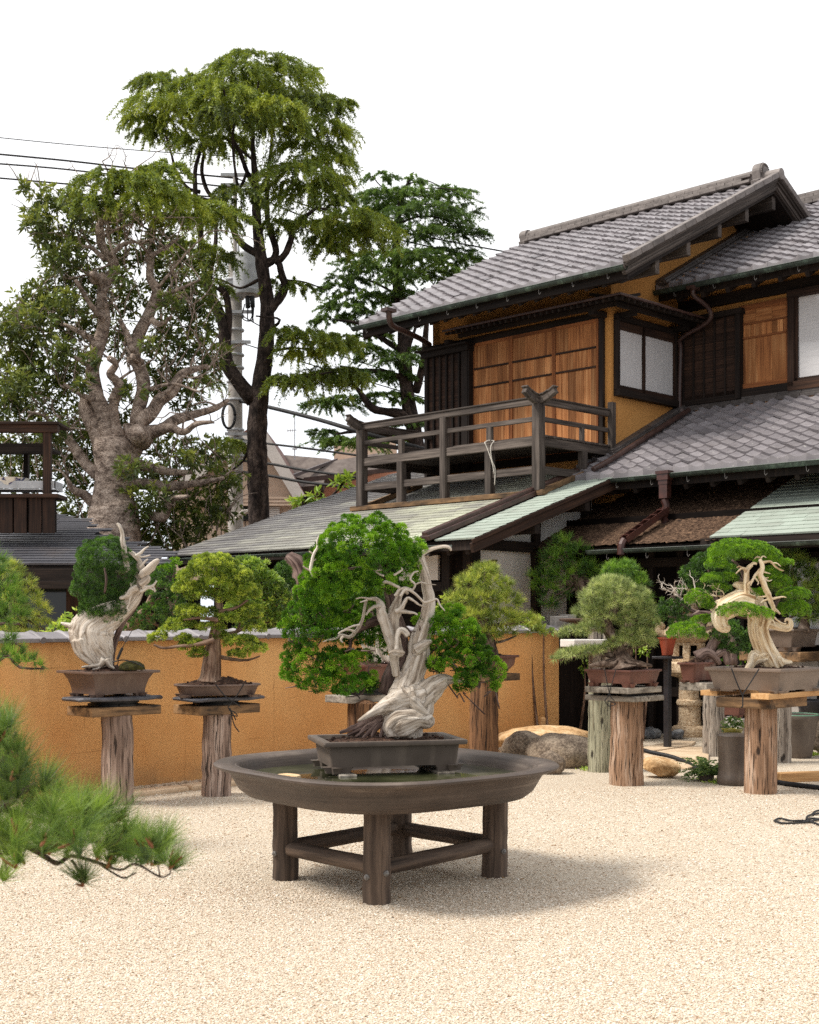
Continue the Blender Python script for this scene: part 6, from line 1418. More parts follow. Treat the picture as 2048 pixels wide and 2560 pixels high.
limb(t2, [(1060, 1640, 14), (1090, 1650, 9), (1130, 1640, 6), (1160, 1650, 5)], D1 + .05, seg=8, sub=5, rng=rg); limb(t2, [(880, 1580, 10), (870, 1640, 8), (840, 1680, 6)], D1 + .05, seg=8, sub=5, rng=rg); limb(t2, [(960, 1440, 10), (900, 1420, 8), (840, 1430, 5)], D1, seg=8, rng=rg); limb(t2, [(1140, 1703, 9), (1180, 1705, 7), (1200, 1720, 5)], D1, seg=8, rng=rg)
for x0_, x1_, y1_ in ((958, 870, 1838), (965, 890, 1842), (972, 905, 1848), (978, 925, 1850), (985, 948, 1852), (962, 850, 1832), (990, 965, 1850)):
    limb(t2, [(x0_ + 10, 1785, 22, -.02), ((x0_ * 2 + x1_) / 3, 1804 + rg.uniform(-6, 8), 18, -.06), ((x0_ + 2 * x1_) / 3, 1822 + rg.uniform(-5, 6), 14, -.08), (x1_, y1_, 8, -.09)], D1, seg=10, sub=5, flute=.05, lump=.12, rng=rg)
t2.build('trunk', M['bark_juniper'], bo1, smooth=True)
PD = [(910, 1370, 112, 78), (850, 1420, 82, 60), (975, 1390, 82, 66), (1010, 1420, 48, 44, .05), (820, 1460, 72, 52), (900, 1455, 84, 42), (785, 1485, 48, 38), (950, 1470, 46, 24, .08), (1020, 1450, 34, 34, .1),
      (765, 1545, 56, 42), (800, 1530, 56, 38, .05), (740, 1575, 38, 32), (790, 1590, 60, 32), (830, 1545, 40, 40, .12), (900, 1590, 60, 40, .16), (940, 1600, 46, 36, .18), (880, 1555, 50, 30, .2),
      (770, 1655, 60, 34), (840, 1655, 72, 30, .04), (900, 1650, 44, 22, .1), (750, 1690, 48, 32), (810, 1705, 66, 30), (880, 1715, 58, 28), (920, 1708, 32, 26), (740, 1640, 36, 24), (850, 1680, 22, 18),
      (830, 1500, 60, 40, .1), (880, 1500, 60, 36, .12), (860, 1570, 60, 36, .1), (760, 1620, 40, 20, .06), (1170, 1630, 50, 24, .06), (1060, 1560, 30, 24, .12), (1090, 1620, 40, 22, .12),
      (1110, 1560, 52, 36), (1150, 1575, 50, 38), (1180, 1605, 36, 26), (1100, 1595, 44, 26), (1130, 1535, 36, 22, .05),
      (1120, 1655, 60, 26), (1180, 1650, 62, 34), (1225, 1675, 36, 30), (1190, 1695, 56, 28), (1160, 1720, 26, 18), (1230, 1710, 28, 24), (1085, 1665, 26, 18)]
crown('crown', px_pads(PD, D1, .8), M['lf_juniper'], bo1, .057, 230, .0130, .0066, .95, .38, -.5, seed=51, rad=.034, jitter=.07, hollow=.5, lo=.5, shrink=.2)
for q in PD[9:]:
    for _ in range(2): mb = MB(); c = P(q[0] + rg.uniform(-.6, .6) * q[2], q[1] + .75 * q[3], D1 + rg.uniform(-.05, .08)); e_ = c + np.array([rg.normal() * .05, rg.normal() * .05, -.012 + rg.normal() * .015]); mb.tube([c + rg.normal(size=3) * .05, c, e_], [.005, .004, .003], seg=5, sub=2); mb.build('twig', M['bark_juniper'], bo1, smooth=True)

# ---- 2: driftwood juniper at the left
ST1, q1, L1, w1 = stand('pink-grey weathered log post with a thick stained board, carrying the driftwood juniper at left', 294, 2014, 78, 'post_pink', (231, 167, 404), 10.5, .722, .797, seed=21)
turntable('black plastic turntable under the brown flared pot at left', q1 + (0, 0, 0), .797, .045, .20)
slab_irregular('slate_slab', 'dark rough slate slab under the brown flared pot at left', q1 + HB * -.02, .84, .46, .845, .030, 'slate', 6)
D2 = 10.75
c2_, L2, w2 = px_rect(229, 140, 402, 10.42)
bo2 = thing('bonsai_tree', c2_ + (0, 0, .885), 'juniper bonsai with a broad swept sheet of bleached driftwood in a flared brown pot', 'bonsai', GB)
rect_pot(bo2, c2_, HB, HA, L2, w2, .880, 1.088, 'ceramic_brown', ((.72, 0), (.735, .25), (.79, .6), (.88, .88)), lip=.03, liph=.02, foot=.022, rc=.006, mound=.06, footw=.16)
t1 = MB(); rg = np.random.default_rng(16)
kw = dict(flute=.03, lump=.025, twist=.08, rng=rg, k0=8, flat=.5, fdir=(1, 0, 0))
limb(t1, [(262, 1668, 44), (258, 1655, 52), (250, 1635, 74), (238, 1605, 100), (232, 1578, 112), (250, 1556, 92), (282, 1535, 66), (315, 1512, 50), (338, 1482, 40), (350, 1452, 34), (352, 1430, 28), (348, 1408, 20), (340, 1390, 12), (330, 1378, 7)], D2, seg=44, sub=8, **kw)
limb(t1, [(212, 1590, 56), (188, 1572, 30), (172, 1563, 14), (160, 1560, 8), (152, 1557, 4)], D2, seg=18, sub=5, flute=.08, rng=rg)
limb(t1, [(200, 1600, 46), (206, 1625, 40), (226, 1648, 30), (246, 1660, 14)], D2 - .03, seg=18, sub=5, flute=.08, rng=rg)
fuse(t1, 'deadwood', M['drift'], bo2, .006, .008, (28, 1.2)); t1 = MB()
for q in ([(262, 1650, 22), (250, 1662, 12), (222, 1666, 8), (205, 1668, 5)], [(268, 1648, 20), (274, 1662, 14), (286, 1672, 6)], [(258, 1650, 16), (250, 1668, 8), (232, 1674, 4)], [(320, 1430, 16), (314, 1395, 17), (308, 1360, 14), (306, 1335, 10), (300, 1316, 9), (293, 1309, 7)],
          [(352, 1442, 18), (366, 1428, 22), (382, 1412, 20), (394, 1402, 12), (398, 1399, 6)], [(340, 1390, 9), (352, 1382, 7), (362, 1372, 5), (372, 1366, 3)], [(338, 1388, 7), (355, 1392, 5), (376, 1388, 3)], [(344, 1400, 7), (332, 1388, 6), (322, 1380, 4)], [(350, 1420, 7), (362, 1404, 5), (370, 1398, 4)],
          [(345, 1470, 18), (330, 1475, 18), (318, 1490, 14), (300, 1496, 8)], [(352, 1462, 22), (366, 1450, 20), (372, 1440, 10)], [(356, 1468, 12), (380, 1465, 7), (392, 1452, 4)], [(380, 1462, 6), (388, 1475, 4), (386, 1480, 3)], [(352, 1480, 10), (372, 1470, 6), (390, 1478, 3)], [(326, 1490, 6), (322, 1510, 4), (318, 1520, 4), (324, 1527, 3)], [(330, 1470, 6), (326, 1455, 3)]):
    t1 = MB(); limb(t1, q, D2 - .06, seg=12, sub=5, flute=.06, lump=.08, rng=rg); t1.build('jin', M['drift'], bo2, smooth=True)
t2 = MB(); limb(t2, [(280, 1665, 12, .06), (284, 1620, 14, .06), (305, 1560, 16, .05), (340, 1510, 16, .05), (352, 1470, 14, .04), (330, 1440, 10, .05), (290, 1430, 8, .05)], D2, seg=12, rng=rg); limb(t2, [(335, 1440, 9), (280, 1460, 7), (250, 1500, 5)], D2 + .05, seg=8, rng=rg)
limb(t2, [(262, 1420, 5, -.2), (266, 1450, 6, -.22), (262, 1480, 5, -.2)], D2, seg=7, rng=rg); t2.build('trunk', M['bark_juniper'], bo2, smooth=True)
PD = [(262, 1392, 60, 46), (238, 1438, 48, 48), (298, 1425, 46, 48), (250, 1492, 46, 46), (272, 1525, 42, 28), (212, 1470, 32, 30), (305, 1465, 30, 28), (235, 1520, 34, 34), (320, 1445, 22, 26)]
crown('crown', px_pads(PD, D2, .85), M['lf_juniper2'], bo2, .040, 120, .013, .0052, .95, .30, -.75, seed=52, rad=.027, hollow=.5, lo=.55, shrink=0)
gw_ = MB(); gw_.tube([P(292, 1668, D2 - .1), P(296, 1655, D2 - .1)], .004, seg=5, sub=1); gw_.tube([P(294, 1648, D2 - .1), P(306, 1620, D2 - .1)], .011, seg=8, sub=1); gw_.tube([P(306, 1620, D2 - .1), P(330, 1576, D2 - .05)], .003, seg=5, sub=1); gw_.tube([P(292, 1668, D2 - .1), P(296, 1655, D2 - .1), P(294, 1648, D2 - .1)], .003, seg=5, sub=2)
gw_.tube([P(282, 1655, D2 - .1), P(310, 1650, D2 - .1), P(340, 1658, D2 - .1), P(360, 1668, D2 - .1)], .005, seg=5); gw_.build('guy_wire', M['wire'], bo2)
mb = MB(); c = P(330, 1668, D2 - .02); mb.lathe([(.11, -.02), (.10, .02), (.06, .045), (.02, .055)], c, 14); mb.build('moss', M['moss'], bo2, smooth=True)

# ---- 3: golden hinoki in an oval pot
ST2, q2, L2_, w2_ = stand('pale cracked log post with a grey-brown board, carrying the yellow-green bonsai in the oval pot', 542, 1993, 73, 'post_pink', (501, 433, 651), 11.0, .700, .778, 'wood_slab', seed=22)
turntable('black plastic turntable under the shallow oval pot', q2, .778, .04, .19)
slab_irregular('slate_slab', 'dark rough slate slab under the shallow oval pot', q2, .80, .46, .818, .028, 'slate', 9)
D3 = 11.25
bo3 = thing('bonsai_tree', q2 + (0, 0, .846), 'golden-green hinoki bonsai with layered pads on an upright trunk in a shallow oval pot', 'bonsai', GB)
ux_ = nrm(np.array([1., .30, 0])); rect_pot(bo3, P(544, HZ, 11.3), ux_, np.array([-ux_[1], ux_[0], 0]), .74, .46, .846, .955, 'ceramic_brown', ((.86, 0), (.90, .4), (.95, .85)), lip=.02, liph=.015, foot=.018, oval=True, mound=.075, footw=.12)
t1 = MB(); rg = np.random.default_rng(17)
limb(t1, [(526, 1704, 64), (527, 1690, 48), (530, 1655, 40), (533, 1620, 36), (537, 1590, 28), (545, 1550, 22), (548, 1510, 18), (545, 1460, 12), (540, 1420, 6)], D3, seg=26, sub=5, flute=.07, twist=.1, rng=rg)
for q in ([(535, 1600, 14), (490, 1612, 10), (450, 1615, 8), (410, 1620, 7), (385, 1612, 5)], [(540, 1640, 12), (580, 1648, 9), (620, 1650, 6), (650, 1640, 4)], [(540, 1590, 14), (590, 1580, 10), (630, 1560, 7), (650, 1550, 4)], [(545, 1550, 12), (500, 1545, 8), (460, 1550, 5)], [(548, 1530, 12), (590, 1520, 8), (620, 1500, 5)], [(546, 1490, 10), (500, 1485, 6), (470, 1490, 4)], [(535, 1620, 10), (500, 1640, 7), (470, 1640, 5)], [(590, 1580, 7), (600, 1560, 5), (590, 1540, 4)]):
    limb(t1, q, D3 + rg.uniform(-.1, .1), seg=9, sub=4, lump=.12, rng=rg)
t1.build('trunk', M['bark_hinoki'], bo3, smooth=True)
PD = [(535, 1412, 58, 30), (495, 1440, 50, 24), (585, 1440, 46, 26), (545, 1462, 56, 22), (470, 1472, 40, 22), (615, 1480, 40, 26), (510, 1490, 50, 20), (570, 1495, 44, 20), (475, 1530, 42, 20), (520, 1535, 40, 18), (575, 1545, 44, 18), (625, 1530, 34, 24), (640, 1570, 28, 22), (455, 1560, 36, 20),
      (395, 1595, 26, 18), (420, 1575, 24, 14), (530, 1568, 36, 14), (480, 1615, 36, 18), (500, 1635, 30, 14), (600, 1605, 44, 20), (640, 1620, 32, 16), (600, 1635, 30, 14), (550, 1590, 24, 12), (460, 1595, 24, 12)]
crown('crown', px_pads(PD, D3, .9), M['lf_hinoki'], bo3, .040, 56, .024, .008, .75, .30, -.35, seed=53, rad=.026, hollow=.4, lo=.2)
cd_ = MB(); d_ = 10.95
for q in ([(540, 1712), (565, 1742), (600, 1765)], [(610, 1710), (590, 1742), (570, 1768)], [(570, 1768), (582, 1785), (590, 1800)], [(575, 1770), (585, 1810), (598, 1830)], [(572, 1775), (586, 1780), (594, 1790), (580, 1788)]): cd_.tube([P(a_, b_, d_) for a_, b_ in q], .005, seg=5)
cd_.build('tie_cord', M['wire'], base=P(575, 1770, d_), label='black cord tying the oval pot to its board with loose hanging ends', cat='cord')

# ---- 4: hidden stand with red pot behind the juniper
ST3, q3, L3, w3 = stand('dark cracked log post with a pale-topped board behind the big juniper', 905, 1950, 74, 'post_brown', (872, 812, 1000), 12.2, .725, .795, 'wood_slab_grey', seed=23, base_d=12.25)
mb = MB(); mb.obox(q3 + (0, 0, .86), HB * .34, HA * .2, (0, 0, .015)); mb.build('board', M['plastic_black'], base=q3 + (0, 0, .795), label='black raised board between red pot and stand behind the big juniper', cat='board') if False else None
turntable('black plastic turntable under the red pot behind the big juniper', q3, .795, .06, .2)
c4, L4, w4 = px_rect(915, 838, 1030, 12.2)
bo4 = thing('bonsai_tree', c4 + (0, 0, .86), 'bonsai with pale split trunk strips in a brick-brown pot, mostly hidden behind the big juniper', 'bonsai', GB)
rect_pot(bo4, c4, HB, HA, L4, w4, .855, 1.085, 'ceramic_red', ((.82, 0), (.86, .4), (.94, .9)), foot=.03, lip=.03, liph=.025, rc=.02, mound=.05)
t1 = MB(); rg = np.random.default_rng(18)
for i in range(6): x_ = 915 + i * 9; limb(t1, [(x_ + 14, 1655, 14), (x_ + 2, 1630, 11), (x_ - 14 + i * 5, 1600, 8), (x_ - 20 + i * 7, 1570, 6)], 12.5, seg=12, sub=4, flute=.1, rng=rg)
limb(t1, [(950, 1640, 16), (940, 1570, 12), (900, 1550, 18), (880, 1540, 16)], 12.6, seg=12, flute=.08, rng=rg); t1.build('deadwood', M['drift'], bo4, smooth=True)
t1 = MB(); limb(t1, [(955, 1660, 26, .1), (950, 1600, 22, .1), (930, 1550, 18, .1), (920, 1500, 12, .1)], 12.5, seg=12, rng=rg); t1.build('trunk', M['bark_juniper'], bo4, smooth=True)
crown('crown', px_pads([(890, 1520, 50, 30), (930, 1500, 50, 30), (960, 1550, 40, 30)], 12.7, .9), M['lf_juniper2'], bo4, .05, 40, .036, .009, .7, .35, -.5, seed=54)

# ---- 5: pine right of the juniper
ST4, q4, L4_, w4_ = stand('hollowed dark-brown log post with a short board, right of the big juniper', 1210, 1917, 72, 'post_brown', (1215, 1140, 1301), 13.4, .872, .945, 'wood_slab', seed=24, base_d=13.45)
c5, L5, w5 = px_rect(1212, 1135, 1304, 13.3)
bo5 = thing('bonsai_tree', c5 + (0, 0, .945), 'dense yellow-green pine bonsai in a dark brown round-sided pot against the orange wall', 'bonsai', GB)
rect_pot(bo5, c5, HB, HA, L5, w5, .945, 1.135, 'ceramic_red', ((.70, 0), (.72, .12), (.86, .4), (.90, .85)), foot=.02, lip=.03, liph=.022, rc=.05, mound=.05, feet=False)
t1 = MB(); rg = np.random.default_rng(19); D5 = 13.6
limb(t1, [(1225, 1660, 70), (1222, 1640, 54), (1216, 1610, 44), (1205, 1570, 34), (1210, 1530, 26), (1215, 1480, 18), (1215, 1430, 8)], D5, seg=18, flute=.06, lump=.06, rng=rg)
for q in ([(1215, 1570, 14), (1260, 1560, 9), (1320, 1555, 6)], [(1210, 1540, 12), (1160, 1545, 8), (1130, 1560, 5)], [(1215, 1500, 10), (1260, 1500, 6)], [(1220, 1600, 10), (1250, 1605, 7), (1290, 1590, 4)]): limb(t1, q, D5, seg=8, lump=.1, rng=rg)
t1.build('trunk', M['bark_pine'], bo5, smooth=True)
PD = [(1212, 1430, 38, 22), (1190, 1460, 52, 26), (1240, 1465, 44, 28), (1165, 1500, 44, 24), (1215, 1500, 60, 26), (1270, 1505, 40, 28), (1190, 1545, 60, 28), (1250, 1545, 50, 26), (1310, 1555, 40, 24), (1150, 1540, 34, 26), (1210, 1585, 50, 22), (1340, 1580, 30, 12), (1160, 1590, 36, 20), (1260, 1580, 36, 18), (1130, 1500, 26, 20)]
needles('crown', px_pads(PD, D5, .9), 'lf_pine_yellow', bo5, .062, 46, .085, .0045, 55, rad=.03)

# ---- 6: white pine in reddish pot
ST5, q5, L5_, w5_ = stand('orange-brown split log post with a bleached white top board, carrying the pale pine', 1567, 1966, 83, 'post_orange', (1586, 1462, 1661), 11.75, .765, .815, 'wood_slab_grey', seed=25)
mb = MB(); qq, LL, ww = px_rect(1571, 1462, 1655, 11.72); mb.obox(qq + (0, 0, .868), HB * LL / 2, HA * ww / 2, (0, 0, .027)); mb.build('board', M['wood_slab_grey'], base=qq + (0, 0, .84), bevel=.006, label='weathered grey board directly under the reddish pot of the pale pine', cat='board')
mb = MB()
for s_ in (-.2, .2): mb.obox(qq + HA * s_ * .8 + (0, 0, .828), HB * .2, HA * .03, (0, 0, .0125))
mb.build('spacer', M['plastic_black'], base=qq + (0, 0, .815), label='dark spacer strips between the two boards under the pale pine', cat='spacer')
c6, L6, w6 = px_rect(1577, 1460, 1656, 11.7)
bo6 = thing('bonsai_tree', c6 + (0, 0, .895), 'pale green white-pine bonsai with a domed crown in a reddish pot with faded gold painting', 'bonsai', GB)
rect_pot(bo6, c6, HB, HA, L6, w6, .895, 1.052, 'ceramic_red', ((.84, 0), (.88, .3), (.94, .85)), foot=.034, lip=.022, liph=.018, rc=.006, mound=.045, footw=.22)
gp = MB()
for k_, (u_, w_, s_) in enumerate(((-.25, .55, .05), (-.10, .6, .06), (.18, .5, .045), (.28, .35, .03))):
    for _ in range(9):
        p0 = c6 - HB * (L6 * .465) + HA * (u_ * w6 + rnd(-.05, .05)) + np.array([0, 0, .94 + .09 * w_ + rnd(-.03, .03)]); p1 = p0 + HA * rnd(-.03, .03) + np.array([0, 0, rnd(-.02, .03)]); gp.tube([p0, p1], .002, seg=4, sub=1)
t1 = MB(); rg = np.random.default_rng(20); D6 = 12.0
limb(t1, [(1556, 1668, 96), (1554, 1658, 70), (1550, 1640, 46), (1545, 1620, 34), (1532, 1592, 28), (1520, 1570, 26), (1520, 1552, 26), (1532, 1536, 20), (1540, 1515, 14), (1535, 1480, 8)], D6, seg=24, sub=5, flute=.08, lump=.05, rng=rg)
for q in ([(1545, 1640, 20), (1510, 1636, 12), (1480, 1630, 10), (1440, 1640, 7), (1400, 1650, 5)], [(1525, 1580, 12), (1490, 1575, 8), (1450, 1580, 6)], [(1535, 1540, 10), (1580, 1550, 7), (1610, 1560, 5)], [(1550, 1620, 12), (1590, 1618, 8), (1620, 1610, 5)], [(1530, 1540, 10), (1490, 1530, 6)]): limb(t1, q, D6, seg=9, lump=.1, rng=rg)
for i in range(7): limb(t1, [(1552, 1650, 22, -.06), (1552 + (i - 3) * 16, 1660, 16, -.1), (1552 + (i - 3) * 26, 1668 - abs(i - 3), 7, -.1)], D6, seg=9, flute=.08, rng=rg)
t1.build('trunk', M['bark_pine'], bo6, smooth=True)
PD = [(1530, 1468, 58, 28), (1490, 1495, 46, 24), (1575, 1490, 50, 30), (1540, 1510, 54, 24), (1470, 1528, 40, 20), (1605, 1525, 40, 26), (1500, 1545, 44, 20), (1580, 1548, 50, 24), (1625, 1560, 28, 22), (1440, 1580, 40, 16), (1480, 1570, 40, 16), (1590, 1585, 50, 18), (1410, 1585, 22, 9), (1560, 1605, 50, 16), (1610, 1608, 36, 15), (1520, 1618, 34, 9),
      (1470, 1625, 44, 13), (1430, 1635, 40, 14), (1395, 1648, 28, 10)]
needles('crown', px_pads(PD, D6, .9), 'lf_white_pine', bo6, .045, 44, .052, .0038, 56, rad=.026, spread=.75, up=.5)
cd_ = MB(); d_ = 11.55
for q in ([(1540, 1674), (1522, 1735), (1512, 1752)], [(1512, 1674), (1524, 1735), (1536, 1752)], [(1512, 1752), (1522, 1765), (1540, 1760), (1528, 1755), (1520, 1752)], [(1526, 1758), (1526, 1775)]): cd_.tube([P(a_, b_, d_) for a_, b_ in q], .004, seg=5)
cd_.build('tie_cord', M['wire'], base=P(1524, 1752, d_), label='thin black cord crossed in an X over the reddish pot', cat='cord')
log_post('post', 'greenish-grey weathered log post behind the orange-brown one', 1502, 1932, 64, .90, 'post_green', seed=31)
mb = MB(); mb.box(P(1478, 1608, 15.5), (.62, .4, .09), .3); mb.build('marble_slab', M['white_plaster'], base=P(1478, 1616, 15.5), bevel=.01, label='white marble slab behind the pale pine, left of its trunk', cat='slab')
for px_, lb_ in ((1487, 'left'), (1517, 'right')): mb = MB(); c = P(px_, 1650, 15.6); mb.box((c[0], c[1], .72), (.11, .11, 1.44), .4); mb.build('fence_post', M['post_grey'], base=(c[0], c[1], 0), bevel=.006, label='square pale wooden post behind the pale pine, %s one of the pair' % lb_, cat='post', group='pair of square posts')

# ---- 7: bright juniper at the right
fr_ = thing('display_stand', P(1902, HZ, 11.47) * [1, 1, 0], 'brown log post with a frame of dark timbers, carrying the bright juniper at right', 'display stand', 'bonsai display stands')
rg = np.random.default_rng(26); mb = MB(); zs = np.linspace(-.05, .745, 14); c = P(1902, HZ, 11.47); mb.tube([(c[0], c[1], z) for z in zs], [.142 - .006 * z for z in zs], seg=44, sub=1, flute=.012, lump=.010, rng=rg, k0=9); mb.build('post', M['post_orange'], fr_, smooth=True, auto=50)
qf, Lf, wf_ = px_rect(1925, 1790, 2012, 11.1)
mb = MB(); mb.obox(qf - HB * (Lf / 2 - .05) + (0, 0, .79), HA * wf_ / 2, HB * .05, (0, 0, .045)); mb.obox(qf - HA * (wf_ / 2 - .05) + HB * .05 + (0, 0, .791), HB * Lf / 2, HA * .048, (0, 0, .042)); mb.obox(qf + HA * (wf_ / 2 - .05) + HB * .05 + (0, 0, .791), HB * Lf / 2, HA * .048, (0, 0, .042)); mb.build('top_frame', M['wood_slab'], fr_, bevel=.008)
for k_, (pc, lb_) in enumerate(((1792, 'left'), (1921, 'right'))):
    c = P(pc, HZ, 11.0 + .55 * (1 - k_)); mb = MB(); mb.obox(np.array([c[0], c[1], .858]) + HB * .55 + HA * .08, HB * .55, HA * .085, (0, 0, .023)); mb.build('plank', M['wood_plank'], base=(c[0], c[1], .83), bevel=.003, label='fresh orange softwood plank under the %s side of the grey pot' % lb_, cat='plank', group='fresh planks under the grey pot')
c7, L7, w7 = px_rect(1953, 1760, 2066, 11.0)
bo7 = thing('bonsai_tree', c7 + (0, 0, .882), 'bright green juniper bonsai with cream hollow deadwood in a long grey pot at right', 'bonsai', GB)
rect_pot(bo7, c7, HB, HA, L7, w7, .882, 1.09, 'ceramic_grey', ((.84, 0), (.87, .3), (.95, .9)), foot=.02, lip=.04, liph=.028, rc=.008, mound=.04, footw=.3)
t1 = MB(); rg = np.random.default_rng(27); D7 = 11.4
kw = dict(flute=.04, lump=.03, twist=.15, rng=rg, k0=6)
limb(t1, [(1938, 1672, 54), (1928, 1655, 56), (1912, 1625, 52), (1900, 1595, 50), (1896, 1570, 50), (1898, 1545, 56), (1890, 1520, 58), (1872, 1500, 54), (1856, 1485, 44), (1850, 1470, 26)], D7, seg=36, sub=7, **kw)
limb(t1, [(1880, 1510, 56), (1850, 1505, 62), (1820, 1520, 56), (1800, 1540, 44), (1803, 1560, 36), (1815, 1570, 24), (1824, 1566, 12)], D7 - .05, seg=30, sub=6, **kw)
for q in ([(1850, 1490, 30), (1815, 1500, 20), (1790, 1508, 12), (1784, 1508, 8)], [(1812, 1525, 24), (1790, 1525, 14), (1776, 1523, 7)], [(1870, 1490, 34), (1860, 1470, 26), (1840, 1462, 16), (1834, 1464, 8)], [(1890, 1500, 24), (1870, 1476, 18), (1850, 1472, 9)], [(1912, 1640, 34), (1890, 1650, 24), (1875, 1668, 14)], [(1935, 1650, 30), (1958, 1656, 18), (1980, 1656, 8)], [(1940, 1655, 26), (1950, 1668, 14), (1955, 1672, 8)], [(1900, 1650, 20), (1884, 1636, 24), (1878, 1660, 22), (1868, 1676, 18)], [(1920, 1560, 22), (1950, 1568, 20), (1972, 1570, 16), (1976, 1552, 10), (1966, 1548, 7), (1962, 1556, 4)]): limb(t1, q, D7 - .03, seg=16, sub=5, flute=.08, rng=rg)
fuse(t1, 'deadwood', M['drift_warm'], bo7, .005, .006, (30, 1.6)); t1 = MB()
limb(t1, [(1868, 1490, 16), (1866, 1450, 14), (1868, 1425, 12), (1880, 1412, 9)], D7 - .1, seg=12, flute=.06, rng=rg)
V7 = [[(1900, 1398, 9), (1906, 1415, 12), (1902, 1440, 14), (1910, 1460, 15), (1920, 1485, 15), (1927, 1503, 13), (1934, 1525, 10), (1928, 1545, 7), (1922, 1562, 5), (1918, 1574, 3)], [(1934, 1520, 8), (1944, 1528, 6), (1950, 1535, 5)], [(1928, 1545, 6), (1936, 1556, 4), (1938, 1566, 3)], [(1928, 1536, 6), (1945, 1552, 5), (1960, 1560, 4), (1966, 1558, 3)],
      [(1927, 1498, 8), (1945, 1494, 5), (1958, 1492, 4), (1966, 1494, 2)], [(1925, 1497, 7), (1910, 1502, 5), (1902, 1508, 3)], [(1924, 1490, 6), (1905, 1492, 4), (1896, 1492, 3)], [(1906, 1406, 7), (1926, 1404, 6), (1938, 1416, 5), (1950, 1424, 4), (1960, 1427, 2)], [(1930, 1408, 4), (1942, 1408, 3), (1952, 1416, 2)], [(1902, 1396, 5), (1908, 1390, 4), (1916, 1394, 2)], [(1900, 1394, 5), (1892, 1392, 4), (1886, 1398, 2)],
      [(1904, 1420, 8), (1890, 1436, 7), (1882, 1450, 6), (1876, 1464, 4)], [(1892, 1432, 5), (1902, 1446, 4), (1922, 1444, 2)], [(1896, 1425, 6), (1910, 1430, 4), (1926, 1434, 2)], [(1884, 1440, 6), (1896, 1455, 4), (1894, 1462, 3)], [(1868, 1425, 8), (1856, 1420, 6), (1846, 1428, 4), (1840, 1434, 3)], [(1870, 1418, 7), (1884, 1408, 8), (1892, 1410, 5)], [(1866, 1430, 6), (1850, 1416, 4), (1842, 1420, 2)], [(1880, 1452, 6), (1870, 1462, 5), (1872, 1472, 3)], [(1906, 1440, 6), (1920, 1452, 4), (1930, 1450, 2)]]
for q in V7: limb(t1, q, D7 - .14, seg=8, sub=5, lump=.10, rng=rg)
for _ in range(9): p0 = P(1775 + rg.uniform(-20, 40), 1490 + rg.uniform(-5, 5), D7); twigs(t1, p0, np.array([rg.uniform(-1, -.2), rg.normal() * .3, rg.uniform(-.2, .3)]), .10, .006, 2, rg)
t1.build('jin', M['drift_warm'], bo7, smooth=True)
t2 = MB()
for q in ([(1925, 1540, 12), (1945, 1500, 10), (1960, 1470, 7)], [(1900, 1500, 12), (1840, 1440, 10), (1800, 1440, 7)], [(1850, 1510, 12), (1780, 1510, 9), (1745, 1520, 6)], [(1800, 1560, 10), (1760, 1575, 8), (1720, 1590, 5)], [(1895, 1540, 10), (1870, 1545, 7), (1840, 1540, 5)], [(1925, 1550, 10), (1960, 1550, 8), (1985, 1540, 5)], [(1870, 1470, 10), (1850, 1420, 8), (1830, 1400, 6)], [(1890, 1600, 14), (1896, 1560, 14), (1915, 1530, 12)]): limb(t2, q, D7 + .08, seg=8, lump=.1, rng=rg)
t2.build('branch', M['bark_juniper'], bo7, smooth=True)
PD = [(1835, 1385, 62, 36), (1800, 1415, 36, 24), (1880, 1382, 50, 28), (1915, 1398, 38, 30), (1790, 1448, 36, 15), (1820, 1446, 26, 13), (1745, 1500, 32, 26), (1765, 1515, 26, 16), (1715, 1585, 46, 28), (1740, 1590, 26, 20), (1870, 1490, 28, 17), (1900, 1484, 18, 12, .05), (1846, 1532, 54, 24, -.16), (1892, 1538, 40, 20, -.16), (1925, 1445, 30, 28, .1), (1950, 1460, 28, 22, .1), (1960, 1408, 22, 11, .1), (1985, 1488, 40, 18), (1990, 1528, 34, 28), (1960, 1525, 24, 16, .1), (1770, 1550, 40, 12, .15), (1800, 1470, 20, 10, .1)]
crown('crown', px_pads(PD, D7, .9), M['lf_bright'], bo7, .028, 80, .010, .0048, .9, .42, -.15, seed=57, rad=.019, jitter=.03, hollow=.5, lo=.55, shrink=.1)
cd_ = MB(); d_ = 10.78
for q in ([(1829, 1671), (1842, 1706), (1856, 1738)], [(1898, 1672), (1878, 1704), (1857, 1736)], [(1857, 1736), (1857, 1765), (1852, 1768)]): cd_.tube([P(a_, b_, d_) for a_, b_ in q], .0055, seg=6)
cd_.build('tie_cord', M['wire'], base=P(1857, 1738, d_), label='thick black cord in a V over the long grey pot at right', cat='cord')
